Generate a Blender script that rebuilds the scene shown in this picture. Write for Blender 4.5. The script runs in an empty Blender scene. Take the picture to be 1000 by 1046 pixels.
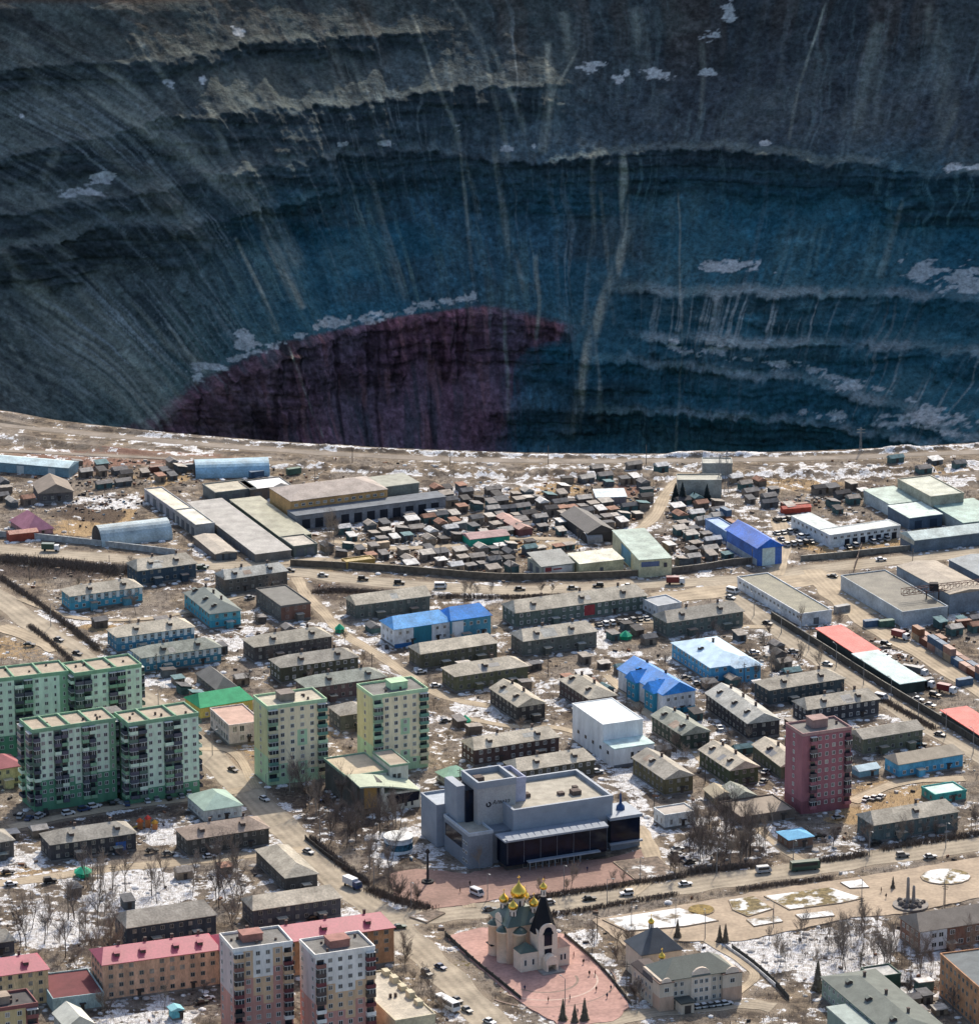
import bpy, bmesh, math, random
import numpy as np
from mathutils import Vector, Matrix

# ------------------------------------------------------------------ camera
S = bpy.context.scene
COL = S.collection
R_ = math.radians
FPX, TILT, CH, CY = 4500.0, R_(16), 495.0, -1450.0      # focal length in photo pixels (1000 wide), tilt, height above the town
cam = bpy.data.cameras.new('camera')
cam.sensor_fit = 'HORIZONTAL'; cam.sensor_width = 36; cam.lens = 36 * FPX / 1000
cam.clip_start = 10; cam.clip_end = 60000
camo = bpy.data.objects.new('camera', cam); COL.objects.link(camo)
camo.location = (0, CY, CH); camo.rotation_euler = (math.pi / 2 - TILT, 0, 0)
S.camera = camo

# ------------------------------------------------------------------ sky, sun, exposure
SUN_EL, SUN_AZ = R_(41), R_(13)                          # azimuth measured from +Y towards +X (behind the pit, to the right)
w = bpy.data.worlds.new('World'); S.world = w; w.use_nodes = True
sky = w.node_tree.nodes.new('ShaderNodeTexSky'); sky.sky_type = 'NISHITA'
sky.sun_disc = False; sky.sun_elevation = SUN_EL; sky.sun_rotation = SUN_AZ
sky.air_density = 1.0; sky.dust_density = 2.5; sky.ozone_density = 1.0
bg = w.node_tree.nodes['Background']; bg.inputs[1].default_value = 0.15
w.node_tree.links.new(sky.outputs[0], bg.inputs[0])
sl = bpy.data.lights.new('sun', 'SUN'); sl.energy = 3.5; sl.angle = R_(0.5); sl.color = (1, .91, .77)
so = bpy.data.objects.new('sun', sl); COL.objects.link(so)
sd = Vector((math.sin(SUN_AZ) * math.cos(SUN_EL), math.cos(SUN_AZ) * math.cos(SUN_EL), math.sin(SUN_EL)))
so.rotation_euler = sd.to_track_quat('Z', 'Y').to_euler(); so.location = sd * 900
S.view_settings.view_transform = 'Standard'; S.view_settings.look = 'None'
S.view_settings.exposure = 0.46; S.view_settings.gamma = 1.0

# ------------------------------------------------------------------ photo pixel <-> ground
def G(u, v, z=0.0):
    x = (u - 500) / FPX; y = (523 - v) / FPX
    d = (x, math.cos(TILT) + y * math.sin(TILT), -math.sin(TILT) + y * math.cos(TILT))
    k = (z - CH) / d[2]
    return np.array([d[0] * k, d[1] * k + CY])
def PX(x, y, z):                                         # world -> photo pixel (arrays)
    dy = y - CY; dz = z - CH
    fw = dy * math.cos(TILT) - dz * math.sin(TILT); up = dy * math.sin(TILT) + dz * math.cos(TILT)
    return 500 + FPX * x / fw, 523 - FPX * up / fw
def SC(v):                                               # photo pixels per metre at a row
    g = G(500, v); return FPX / math.hypot(g[1] - CY, CH)

# ------------------------------------------------------------------ numpy noise
_rs = np.random.RandomState(7)
_LAT = _rs.rand(512, 512).astype(np.float32)
def vnoise(x, y, s=0):
    x = np.asarray(x, np.float64) + 17.3 * s; y = np.asarray(y, np.float64) + 31.7 * s
    xi = np.floor(x).astype(np.int64); yi = np.floor(y).astype(np.int64)
    fx = x - xi; fy = y - yi; fx = fx * fx * (3 - 2 * fx); fy = fy * fy * (3 - 2 * fy)
    a = _LAT[xi & 511, yi & 511]; b = _LAT[(xi + 1) & 511, yi & 511]
    c = _LAT[xi & 511, (yi + 1) & 511]; d = _LAT[(xi + 1) & 511, (yi + 1) & 511]
    return (a * (1 - fx) + b * fx) * (1 - fy) + (c * (1 - fx) + d * fx) * fy
def fbm(x, y, o=4, s=0):
    t = 0; a = .5; n = 0
    for i in range(o):
        t = t + a * vnoise(x * 2 ** i, y * 2 ** i, s + i); n += a; a *= .5
    return t / n
def sstep(e0, e1, x):
    t = np.clip((x - e0) / (e1 - e0), 0, 1); return t * t * (3 - 2 * t)
def segdist(px, py, pts):
    """distance of each point to a polyline and the parameter 0..1 along it"""
    best = np.full(px.shape, 1e9); tt = np.zeros(px.shape); n = len(pts) - 1
    for i in range(n):
        ax, ay = pts[i][:2]; bx, by = pts[i + 1][:2]
        dx, dy = bx - ax, by - ay; L = dx * dx + dy * dy + 1e-9
        t = np.clip(((px - ax) * dx + (py - ay) * dy) / L, 0, 1)
        d = np.hypot(px - ax - t * dx, py - ay - t * dy)
        m = d < best; best = np.where(m, d, best); tt = np.where(m, (i + t) / n, tt)
    return best, tt
def inpoly(px, py, poly):
    r = np.zeros(px.shape, bool); n = len(poly); j = n - 1
    for i in range(n):
        xi, yi = poly[i]; xj, yj = poly[j]
        c = ((yi > py) != (yj > py)) & (px < (xj - xi) * (py - yi) / (yj - yi + 1e-12) + xi)
        r ^= c; j = i
    return r

# ------------------------------------------------------------------ materials
def _n(nt, t, **k):
    n = nt.nodes.new(t)
    for a, b in k.items(): setattr(n, a, b)
    return n
MC = {}
def pm(name, col, rough=.85, var=.25, sc=.35, spec=.25, metal=0.0, bump=0.0, vert=1.0, fine=.12):
    """plain weathered surface: colour broken by two sizes of world-space noise"""
    key = (name, tuple(col))
    if key in MC: return MC[key]
    m = bpy.data.materials.new(name); m.use_nodes = True; nt = m.node_tree; p = nt.nodes['Principled BSDF']
    p.inputs['Roughness'].default_value = rough; p.inputs['Metallic'].default_value = metal
    p.inputs['Specular IOR Level'].default_value = spec
    g = _n(nt, 'ShaderNodeNewGeometry'); mp = _n(nt, 'ShaderNodeMapping'); mp.inputs['Scale'].default_value = (1, 1, vert)
    nt.links.new(g.outputs['Position'], mp.inputs[0])
    n1 = _n(nt, 'ShaderNodeTexNoise'); n1.inputs['Scale'].default_value = sc; n1.inputs['Detail'].default_value = 5
    n2 = _n(nt, 'ShaderNodeTexNoise'); n2.inputs['Scale'].default_value = sc * 7; n2.inputs['Detail'].default_value = 3
    nt.links.new(mp.outputs[0], n1.inputs[0]); nt.links.new(mp.outputs[0], n2.inputs[0])
    a = _n(nt, 'ShaderNodeMapRange'); a.inputs[1].default_value = .3; a.inputs[2].default_value = .7
    a.inputs[3].default_value = 1 - var; a.inputs[4].default_value = 1 + var
    b = _n(nt, 'ShaderNodeMapRange'); b.inputs[1].default_value = .3; b.inputs[2].default_value = .7
    b.inputs[3].default_value = 1 - fine; b.inputs[4].default_value = 1 + fine
    nt.links.new(n1.outputs[0], a.inputs[0]); nt.links.new(n2.outputs[0], b.inputs[0])
    mu = _n(nt, 'ShaderNodeMath', operation='MULTIPLY'); nt.links.new(a.outputs[0], mu.inputs[0]); nt.links.new(b.outputs[0], mu.inputs[1])
    vm = _n(nt, 'ShaderNodeVectorMath', operation='SCALE'); vm.inputs[0].default_value = col[:3]
    nt.links.new(mu.outputs[0], vm.inputs['Scale']); nt.links.new(vm.outputs[0], p.inputs['Base Color'])
    if bump:
        bp = _n(nt, 'ShaderNodeBump'); bp.inputs['Strength'].default_value = bump; bp.inputs['Distance'].default_value = .3
        nt.links.new(n2.outputs[0], bp.inputs['Height']); nt.links.new(bp.outputs[0], p.inputs['Normal'])
    MC[key] = m; return m
def s2l(r, g, b):
    f = lambda c: (c / 255 / 12.92) if c / 255 <= .04045 else ((c / 255 + .055) / 1.055) ** 2.4
    return (f(r), f(g), f(b))

# ------------------------------------------------------------------ mesh helpers
class MB:
    def __init__(s): s.v = []; s.f = []; s.m = []
    def vert(s, *p): s.v.append(tuple(p)); return len(s.v) - 1
    def poly(s, pts, mi=0):
        i = len(s.v); s.v += [tuple(p) for p in pts]; s.f.append(tuple(range(i, i + len(pts)))); s.m.append(mi)
    def box(s, x0, y0, z0, x1, y1, z1, mi=0):
        i = len(s.v)
        s.v += [(x0, y0, z0), (x1, y0, z0), (x1, y1, z0), (x0, y1, z0), (x0, y0, z1), (x1, y0, z1), (x1, y1, z1), (x0, y1, z1)]
        for q in ((3, 2, 1, 0), (4, 5, 6, 7), (0, 1, 5, 4), (1, 2, 6, 5), (2, 3, 7, 6), (3, 0, 4, 7)):
            s.f.append(tuple(i + k for k in q)); s.m.append(mi)
    def obox(s, c, d, wd, z0, z1, ln, mi=0):
        """box centred on c (x,y), long side ln along unit direction d"""
        nx, ny = -d[1], d[0]; i = len(s.v)
        for z in (z0, z1):
            for a, b in ((-1, -1), (1, -1), (1, 1), (-1, 1)):
                s.v.append((c[0] + d[0] * ln / 2 * a + nx * wd / 2 * b, c[1] + d[1] * ln / 2 * a + ny * wd / 2 * b, z))
        for q in ((3, 2, 1, 0), (4, 5, 6, 7), (0, 1, 5, 4), (1, 2, 6, 5), (2, 3, 7, 6), (3, 0, 4, 7)):
            s.f.append(tuple(i + k for k in q)); s.m.append(mi)
    def tube(s, p, q, r0, r1=None, n=5, mi=0, cap=True):
        r1 = r0 if r1 is None else r1; p = Vector(p); q = Vector(q); d = (q - p)
        if d.length < 1e-6: return
        d.normalize(); a = d.orthogonal().normalized(); b = d.cross(a); i = len(s.v)
        for c, r in ((p, r0), (q, r1)):
            for k in range(n):
                t = 2 * math.pi * k / n; s.v.append(tuple(c + a * math.cos(t) * r + b * math.sin(t) * r))
        for k in range(n):
            s.f.append((i + k, i + (k + 1) % n, i + n + (k + 1) % n, i + n + k)); s.m.append(mi)
        if cap:
            s.f.append(tuple(i + n + k for k in range(n))); s.m.append(mi)
            s.f.append(tuple(i + n - 1 - k for k in range(n))); s.m.append(mi)
    def lathe(s, prof, c=(0, 0), n=16, mi=0, a0=0.0):
        i = len(s.v); m = len(prof)
        for r, z in prof:
            for k in range(n):
                t = 2 * math.pi * k / n + a0; s.v.append((c[0] + r * math.cos(t), c[1] + r * math.sin(t), z))
        for j in range(m - 1):
            for k in range(n):
                a = i + j * n + k; b = i + j * n + (k + 1) % n
                s.f.append((a, b, b + n, a + n)); s.m.append(mi)
        s.f.append(tuple(i + (m - 1) * n + k for k in range(n))); s.m.append(mi)
    def build(s, name, mats, parent=None, smooth=False, loc=None, rz=None):
        me = bpy.data.meshes.new(name); me.from_pydata(s.v, [], s.f)
        mats = mats if isinstance(mats, (list, tuple)) else [mats]
        for m in mats: me.materials.append(m)
        if len(mats) > 1: me.polygons.foreach_set('material_index', s.m)
        if smooth: me.polygons.foreach_set('use_smooth', [True] * len(s.f))
        me.update()
        return link(name, me, parent, loc, rz)
def link(name, me, parent=None, loc=None, rz=None):
    o = bpy.data.objects.new(name, me); COL.objects.link(o)
    if parent is not None: o.parent = parent
    if loc is not None: o.location = loc
    if rz is not None: o.rotation_euler = (0, 0, rz)
    return o
def tag(o, label=None, cat=None, group=None, kind=None):
    if label: o['label'] = label
    if cat: o['category'] = cat
    if group: o['group'] = group
    if kind: o['kind'] = kind
    return o
def thing(name, label, cat, loc=(0, 0, 0), rz=0.0, group=None):
    o = bpy.data.objects.new(name, None); COL.objects.link(o); o.empty_display_size = .5
    o.location = loc; o.rotation_euler = (0, 0, rz)
    return tag(o, label, cat, group)
def kids(root):
    return [o for o in COL.objects if o.parent is root]
def clone(root, ch, loc, rz, sc=1.0):
    """copy of a thing; ch = [(part, [sub-parts])]"""
    r = root.copy(); COL.objects.link(r); r.location = loc; r.rotation_euler = (0, 0, rz); r.scale = (sc,) * 3 if not isinstance(sc, tuple) else sc
    for p, subs in ch:
        c = p.copy(); COL.objects.link(c); c.parent = r
        for q in subs:
            d = q.copy(); COL.objects.link(d); d.parent = c
    return r

# ------------------------------------------------------------------ occupancy raster and labelling of repeats
OX, OY, ON, OM = -260, -330, 520, 760
OCC = np.zeros((ON, OM), bool)
def occ_poly(pts, grow=0.0):
    xs, ys = np.meshgrid(np.arange(ON) + OX + .5, np.arange(OM) + OY + .5, indexing='ij')
    c = np.mean(pts, axis=0); pts = [(c[0] + (p[0] - c[0]) * (1 + grow), c[1] + (p[1] - c[1]) * (1 + grow)) for p in pts]
    OCC[inpoly(xs, ys, pts)] = True
def occ_line(pts, half):
    xs, ys = np.meshgrid(np.arange(ON) + OX + .5, np.arange(OM) + OY + .5, indexing='ij')
    OCC[segdist(xs, ys, pts)[0] < half] = True
def free(x, y, r=1.0):
    i0, i1 = int(x - r - OX), int(x + r - OX); j0, j1 = int(y - r - OY), int(y + r - OY)
    if i0 < 0 or j0 < 0 or i1 >= ON or j1 >= OM: return False
    return not OCC[i0:i1 + 1, j0:j1 + 1].any()
ANCH = []                                                # (x, y, short phrase) of every named building
def near(x, y):
    return min(ANCH, key=lambda a: (a[0] - x) ** 2 + 1.0 * (a[1] - y) ** 2)[2]
ORD = ['', 'first', 'second', 'third', 'fourth', 'fifth', 'sixth', 'seventh', 'eighth', 'ninth', 'tenth', 'eleventh', 'twelfth', 'thirteenth',
       'fourteenth', 'fifteenth', 'sixteenth', 'seventeenth', 'eighteenth', 'nineteenth', 'twentieth', 'twenty-first', 'twenty-second', 'twenty-third',
       'twenty-fourth', 'twenty-fifth', 'twenty-sixth', 'twenty-seventh', 'twenty-eighth', 'twenty-ninth', 'thirtieth', 'thirty-first', 'thirty-second', 'thirty-third', 'thirty-fourth', 'thirty-fifth', 'thirty-sixth', 'thirty-seventh', 'thirty-eighth', 'thirty-ninth', 'fortieth'] + ['number %d' % i for i in range(41, 90)]
PEND = []
def later(o, look, x, y, rel='near', z=0):
    """label for one of many: look + nearest landmark, and its place from the left where several share that"""
    PEND.append((o, '%s %s the %s' % (look, rel, near(x, y)), float(PX(x, y, z)[0])))
def finish_labels():
    d = {}
    for o, b, u in PEND: d.setdefault(b, []).append((u, o))
    for b, l in d.items():
        l.sort(key=lambda t: t[0])
        for i, (u, o) in enumerate(l):
            o['label'] = b if len(l) == 1 else ('leftmost ' if i == 0 else 'rightmost ' if i == len(l) - 1 else ORD[i + 1] + ' from left, ') + b
GRID = lambda y: R_(25.0 if y > 0 else 25.0 + 4.0 * max(y, -260) / 260)
# ================================================================== the pit
PC = (63.0, 967.0); PR = 600.0
COTA = 0.93
def rim(th):
    # th measured from +Y, clockwise to +X
    return PR + 62 * sstep(1.6, .9, abs(th)) + (110 * sstep(-.42, -.75, th) + 60 * sstep(.25, .62, th)) * sstep(1.75, 1.25, abs(th)) + 8 * (fbm(th * 6 + 20, th * 0 + 3, 3) - .5) * sstep(1.75, 1.25, abs(th))
def cone(th, d):
    r = rim(th) - COTA * d
    return PC[0] + r * np.sin(th), PC[1] + r * np.cos(th), -d
def pix2pit(u, v):
    """pixel -> (theta, depth) on the mean wall"""
    x = (u - 500) / FPX; y = (523 - v) / FPX
    dx, dy, dz = x, math.cos(TILT) + y * math.sin(TILT), -math.sin(TILT) + y * math.cos(TILT)
    k = np.linspace(1900, 3400, 3000); X = dx * k; Y = dy * k + CY; Z = CH + dz * k
    r = np.hypot(X - PC[0], Y - PC[1]); th = np.arctan2(X - PC[0], Y - PC[1])
    g = r - (rim(th) + COTA * Z)
    i = np.argmax((g > 0) & (Y > PC[1] - 200) & (np.abs(th) < 1.5))
    return th[i], -Z[i]
# ledges traced as bench crests: (pixel polyline, height of the rock face under it)
LEDGES = [
    ([(-40, 160), (0, 152), (75, 137), (160, 112), (225, 106), (330, 100), (450, 85), (560, 80)], 26),
    ([(200, 172), (250, 163), (330, 154), (420, 146), (500, 158), (560, 158), (650, 148), (760, 147), (870, 160), (960, 168), (1040, 175)], 34),
    ([(-40, 72), (60, 62), (160, 55), (260, 40), (330, 35), (430, 30)], 14),
    ([(-40, 215), (30, 205), (110, 195), (190, 178)], 16),
    ([(-40, 250), (40, 240), (100, 222), (170, 224), (250, 208), (330, 190)], 26),
    ([(-60, 470), (60, 450), (130, 432), (200, 386), (290, 346), (400, 321), (500, 309), (580, 330), (585, 357), (685, 360), (740, 366), (825, 376), (925, 406), (1000, 436), (1060, 455)], 40),
    ([(640, 288), (690, 290), (780, 289), (880, 294), (1000, 301), (1050, 305)], 22),
    ([(660, 331), (760, 337), (850, 343), (1000, 356), (1050, 362)], 16),
    ([(480, 416), (580, 412), (665, 413), (770, 416), (850, 426), (975, 446), (1050, 460)], 20),
]
_th_f = np.linspace(-1.05, 1.05, 1500)
_th = np.concatenate([np.linspace(-math.pi, -1.06, 90), _th_f, np.linspace(1.06, math.pi, 90)])
_d = np.concatenate([np.arange(0, 296, .72), np.linspace(297, 480, 30)])
TH, D = np.meshgrid(_th, _d, indexing='ij')
arc = TH * 480
off = np.zeros_like(D); cliff = np.zeros_like(D); crest = np.zeros_like(D); under = np.zeros_like(D)
for li, (pl, hc) in enumerate(LEDGES):
    td = np.array([pix2pit(u, v) for u, v in pl]); o = np.argsort(td[:, 0]); td = td[o]
    di = np.interp(_th, td[:, 0], td[:, 1]) + 5.0 * (fbm(_th * 22, _th * 0 + li, 4, li) - .5) + 5.0 * (fbm(_th * 90, _th * 0 + li, 5, li + 3) - .5) + 3.0 * (fbm(_th * 260, _th * 0 + li, 3, li) - .5)
    fade = sstep(td[0, 0] - .05, td[0, 0] + .03, _th) * sstep(td[-1, 0] + .05, td[-1, 0] - .03, _th)
    hv = hc * (.5 + 1.0 * fbm(_th * 16, _th * 0 + li * 3.1, 3, li + 5))
    X = D - di[:, None]; F = fade[:, None]; H = hv[:, None]; A = .50 * H
    up = np.clip(1 + X / (H * 1.5), 0, 1) * (X < 0); dn = np.clip(1 - X / H, 0, 1) * (X >= 0)
    off += F * A * (up + dn)
    off += F * 1.4 * (sstep(-2.4, 0, X) * (X < 0) + np.clip(1 - X / 3, 0, 1) * (X >= 0))
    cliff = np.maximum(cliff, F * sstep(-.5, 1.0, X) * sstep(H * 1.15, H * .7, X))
    crest = np.maximum(crest, F * np.exp(-((X + 1.6) / 2.2) ** 2))
    under = np.maximum(under, F * sstep(0, 1, X) * np.exp(-X / 7))
# ribs, strata and gullies
_U0, _V0 = PX(*[q for q in cone(TH, D)])
shear = .80 * sstep(560, 60, _U0)
wa = arc - shear * D + 16 * (fbm(arc / 60, D / 60, 3, 2) - .5) + 5 * (fbm(arc / 14, D / 16, 3, 4) - .5)
patchy = fbm(arc / 45, D / 35, 4, 6)
rib = 1 - np.abs(2 * fbm(wa / 9, D / 70, 4, 3) - 1)
rib2 = 1 - np.abs(2 * fbm(wa / 26, D / 110, 3, 8) - 1)
strata = fbm(wa / 90, D / 3.6 + 4 * fbm(arc / 120, D / 200, 2, 11), 3, 9)
gully = fbm(wa / 5, D / 90, 4, 13)
rough = fbm(arc / 7, D / 5, 5, 15)
big = fbm(arc / 95, D / 120, 3, 21)
crag = 1 - np.abs(2 * fbm((arc + .3 * D) / 17, D / 11, 5, 23) - 1); cragm = sstep(.48, .62, fbm(arc / 70, D / 40, 3, 25))
sm = 1 - .72 * sstep(380, 600, _U0); off += (rib - .6) * (.3 * sm + 5.5 * cliff) + (rib2 - .6) * (2.5 + 6 * cliff) + (strata - .5) * (.8 + 4.5 * cliff) * (.4 + 1.2 * patchy) + (gully - .5) * 1.5 * patchy * sm + (rough - .5) * (1.6 + 6 * cliff) + (crag - .62) * (5 * cragm * sstep(.4, .9, np.abs(TH)) + 4 * cliff) + (big - .5) * 22
off *= sstep(0, 8, D) * sstep(480, 380, D)
RR = rim(TH) - COTA * D - off
# the rock slumps under the crest of the far rim
XX = PC[0] + RR * np.sin(TH); YY = PC[1] + RR * np.cos(TH); ZZ = -D + (rough - .5) * 1.2 * sstep(0, 8, D)
farup = sstep(1.6, .9, np.abs(TH)) * sstep(60, 0, D)
U, V = PX(XX, YY, ZZ)
# --- rock colour: rock and scree tones, darker on steep bench faces, paler at crests
def mixc(c, col, m):
    return c * (1 - m[..., None]) + np.array(col)[None, None] * m[..., None]
n1 = fbm(arc / 40, D / 60, 4, 31); n2 = fbm(wa / 3.2, D / 45, 4, 33); n3 = fbm(arc / 3, D / 3, 4, 35); n4 = fbm(wa / 12, D / 160, 4, 37)
c = np.zeros(D.shape + (3,)) + np.array((.060, .080, .098))
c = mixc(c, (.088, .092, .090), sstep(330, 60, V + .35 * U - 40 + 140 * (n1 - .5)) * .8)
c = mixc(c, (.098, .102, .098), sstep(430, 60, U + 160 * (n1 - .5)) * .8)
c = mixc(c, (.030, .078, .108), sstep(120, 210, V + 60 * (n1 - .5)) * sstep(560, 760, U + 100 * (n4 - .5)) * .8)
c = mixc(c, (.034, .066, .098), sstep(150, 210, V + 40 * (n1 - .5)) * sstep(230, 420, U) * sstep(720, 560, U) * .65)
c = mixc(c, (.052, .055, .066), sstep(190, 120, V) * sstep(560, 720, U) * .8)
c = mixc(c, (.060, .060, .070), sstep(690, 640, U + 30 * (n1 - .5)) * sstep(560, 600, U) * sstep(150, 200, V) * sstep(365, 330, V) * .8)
PURP = [(95, 445), (150, 428), (200, 390), (290, 349), (400, 324), (500, 311), (583, 331), (578, 348), (545, 356), (530, 380), (520, 475), (95, 475)]
pur = 0
for k in range(7):
    jx = fbm(wa / 7, D / 40, 4, 101 + k) - .5; jy = fbm(arc / 6, D / 5, 4, 131 + k) - .5
    pur = pur + inpoly(U + 30 * jx + 4 * (k - 3) * sstep(420, 520, U), V + 5 * jy, PURP) / 7
c = mixc(c, (.125, .046, .064), np.clip(pur * (.8 + .7 * (n1 - .5)), 0, 1) * .92)
redd = sstep(90, 20, V + 60 * (n1 - .5)) * sstep(.5, .66, n4)
c = mixc(c, (.13, .085, .065), redd * .35)
c *= np.clip(1 + .7 * sm * (n2 - .5) * (.25 + 1.5 * patchy * sstep(.35, .6, patchy)), .3, 2)[..., None]
c *= (.40 + 1.2 * n3)[..., None]
c *= (.65 + .7 * fbm(arc / 1.6, D / 1.6, 2, 65))[..., None]
c *= (.78 + .44 * fbm(arc / 18, D / 14, 4, 39))[..., None]
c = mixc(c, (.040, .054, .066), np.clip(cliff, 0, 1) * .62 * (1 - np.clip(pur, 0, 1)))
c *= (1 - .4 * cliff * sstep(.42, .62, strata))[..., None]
lip = sstep(.15, .8, crest) * (1 - np.clip(pur, 0, 1)); c = mixc(c, (.135, .145, .14), lip * .55 * sstep(.35, .6, fbm(arc / 30, D * 0, 3, 55)))
c = mixc(c, (.030, .036, .045), sstep(.5, .68, fbm(wa / 9, D / 34, 4, 45)) * .6 * (1 - cliff) * sm)
c = mixc(c, (.15, .155, .14), sstep(.52, .72, fbm(wa / 6, D / 50, 5, 47)) * .4 * sm * (1 - .9 * np.clip(pur, 0, 1)) * (1 - cliff))
lines = sstep(.54, .68, fbm(wa / 1.9, D / 60, 4, 49)) * sstep(.52, .62, fbm(wa / 34, D / 40, 4, 50))
c = mixc(c, (.17, .175, .16), lines * sstep(660, 330, U) * .6 * (1 - .6 * cliff) * (1 - .85 * np.clip(pur, 0, 1)))
c = mixc(c, (.15, .18, .19), lines * sstep(450, 640, U) * .4 * (1 - np.clip(pur, 0, 1)))
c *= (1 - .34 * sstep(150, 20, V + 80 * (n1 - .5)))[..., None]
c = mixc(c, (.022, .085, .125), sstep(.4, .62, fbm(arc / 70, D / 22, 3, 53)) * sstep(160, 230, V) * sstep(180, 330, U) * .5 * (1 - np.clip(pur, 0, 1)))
crack = sstep(.60, .70, 1 - np.abs(2 * fbm(arc / 13 + D / 130, D / 120, 4, 57) - 1)) * np.clip(pur, 0, 1)
c *= (1 - .55 * sstep(.86, .97, 1 - np.abs(2 * fbm(arc / 16 + D / 90, D / 130, 4, 57) - 1)) * np.clip(pur, 0, 1))[..., None]
c = mixc(c, (.20, .085, .095), np.clip(pur, 0, 1) * sstep(.55, .75, fbm(arc / 5, D / 30, 4, 59)) * .5)
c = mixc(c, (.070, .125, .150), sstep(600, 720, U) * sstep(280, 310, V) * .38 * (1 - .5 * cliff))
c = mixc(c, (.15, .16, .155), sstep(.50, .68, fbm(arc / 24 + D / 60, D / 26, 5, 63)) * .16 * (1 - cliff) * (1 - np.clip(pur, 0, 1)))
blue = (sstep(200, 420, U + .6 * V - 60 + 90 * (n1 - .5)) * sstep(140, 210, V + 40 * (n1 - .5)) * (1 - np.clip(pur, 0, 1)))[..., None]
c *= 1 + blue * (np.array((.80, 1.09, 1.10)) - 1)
c *= np.array((1.90, 2.06, 1.96))
# rubble streams and gully tracks following the fall of the wall (pixel polyline, start width, end width, strength)
ST = [([(420, 10), (445, 85), (465, 130), (490, 222)], 2, 4, .6), ([(460, 0), (492, 40), (505, 95), (520, 160)], 3, 4, .55), ([(459, 48), (462, 92)], 3, 3, .6),
      ([(60, 85), (120, 112), (175, 146), (265, 212), (300, 262)], 6, 16, .5), ([(135, 28), (165, 76), (190, 120)], 4, 5, .4), ([(205, 90), (235, 160), (262, 206), (300, 300)], 3, 10, .42),
      ([(236, 72), (268, 105)], 6, 9, .55), ([(560, 40), (563, 90), (556, 152)], 4, 7, .75), ([(597, 42), (567, 90), (560, 120)], 2, 3, .6), ([(500, 45), (528, 105), (545, 160)], 3, 5, .5),
      ([(845, 0), (815, 92), (806, 140)], 1.5, 2.5, .5), ([(636, 150), (640, 240), (603, 352), (583, 440)], 5, 9, .8), ([(604, 150), (606, 240), (596, 330)], 4, 3, .45), ([(612, 190), (628, 330)], 3, 3, .4),
      ([(692, 190), (697, 330), (691, 462)], 1.2, 1.8, .6), ([(505, 150), (520, 250), (535, 292)], 4, 6, .55), ([(548, 258), (551, 306), (548, 345)], 3, 3, .5), ([(470, 150), (478, 240), (486, 300)], 2, 3, .45),
      ([(240, 240), (262, 290), (282, 338)], 2, 4, .6), ([(265, 238), (290, 282), (308, 312)], 2, 5, .7), ([(294, 352), (330, 446)], 1.5, 2, .6), ([(30, 285), (70, 330), (150, 415)], 12, 34, .75), ([(75, 290), (120, 340), (175, 400)], 5, 16, .5), ([(0, 250), (30, 300), (90, 400)], 6, 16, .4), ([(100, 60), (170, 130), (260, 200)], 10, 26, .4), ([(60, 110), (110, 150), (190, 230)], 8, 20, .35),
      ([(0, 338), (30, 380), (58, 424)], 2, 3, .5), ([(0, 300), (60, 400)], 4, 8, .35), ([(130, 300), (170, 350), (210, 376)], 3, 9, .5), ([(80, 270), (150, 350), (200, 392)], 2, 4, .5), ([(170, 330), (205, 378)], 2, 4, .7),
      ([(60, 150), (40, 200), (70, 260)], 6, 12, .3), ([(900, 20), (880, 120)], 10, 26, .2), ([(950, 0), (975, 150)], 8, 20, .25), ([(515, 310), (520, 430)], 2, 4, .4), ([(610, 350), (612, 430)], 2, 5, .4), ([(925, 200), (900, 280)], 3, 6, .35), ([(718, 40), (716, 120)], 4, 3, .25), ([(575, 10), (585, 60)], 6, 8, .35), ([(650, 5), (660, 70)], 8, 10, .3),
      ([(330, 10), (350, 90)], 5, 10, .25), ([(380, 180), (410, 300)], 4, 10, .25), ([(150, 160), (210, 250)], 8, 14, .3), ([(20, 30), (60, 130)], 8, 16, .25), ([(735, 290), (725, 350)], 4, 6, .3)]
for pl, w0, w1, s in ST:
    b = (min(p[0] for p in pl) - 60, max(p[0] for p in pl) + 60, min(p[1] for p in pl) - 40, max(p[1] for p in pl) + 40)
    sel = (U > b[0]) & (U < b[1]) & (V > b[2]) & (V < b[3])
    if not sel.any(): continue
    uu = U[sel] + 5 * (fbm(D[sel] / 22, TH[sel] * 30, 3, 41) - .5); vv = V[sel]
    dd, tt = segdist(uu, vv, pl); wd = w0 + (w1 - w0) * tt
    m = sstep(1.2, .15, dd / wd) * s * (.15 + 1.7 * np.clip((n2[sel] - .3) * 1.9, 0, 1)) * (.7 + 1.0 * n4[sel]) * sstep(0, .06, tt) * (1 - .4 * tt)
    m = np.clip(m, 0, 1)[:, None]
    c[sel] = c[sel] * (1 - m) + np.array((.50, .51, .42)) * m
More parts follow.
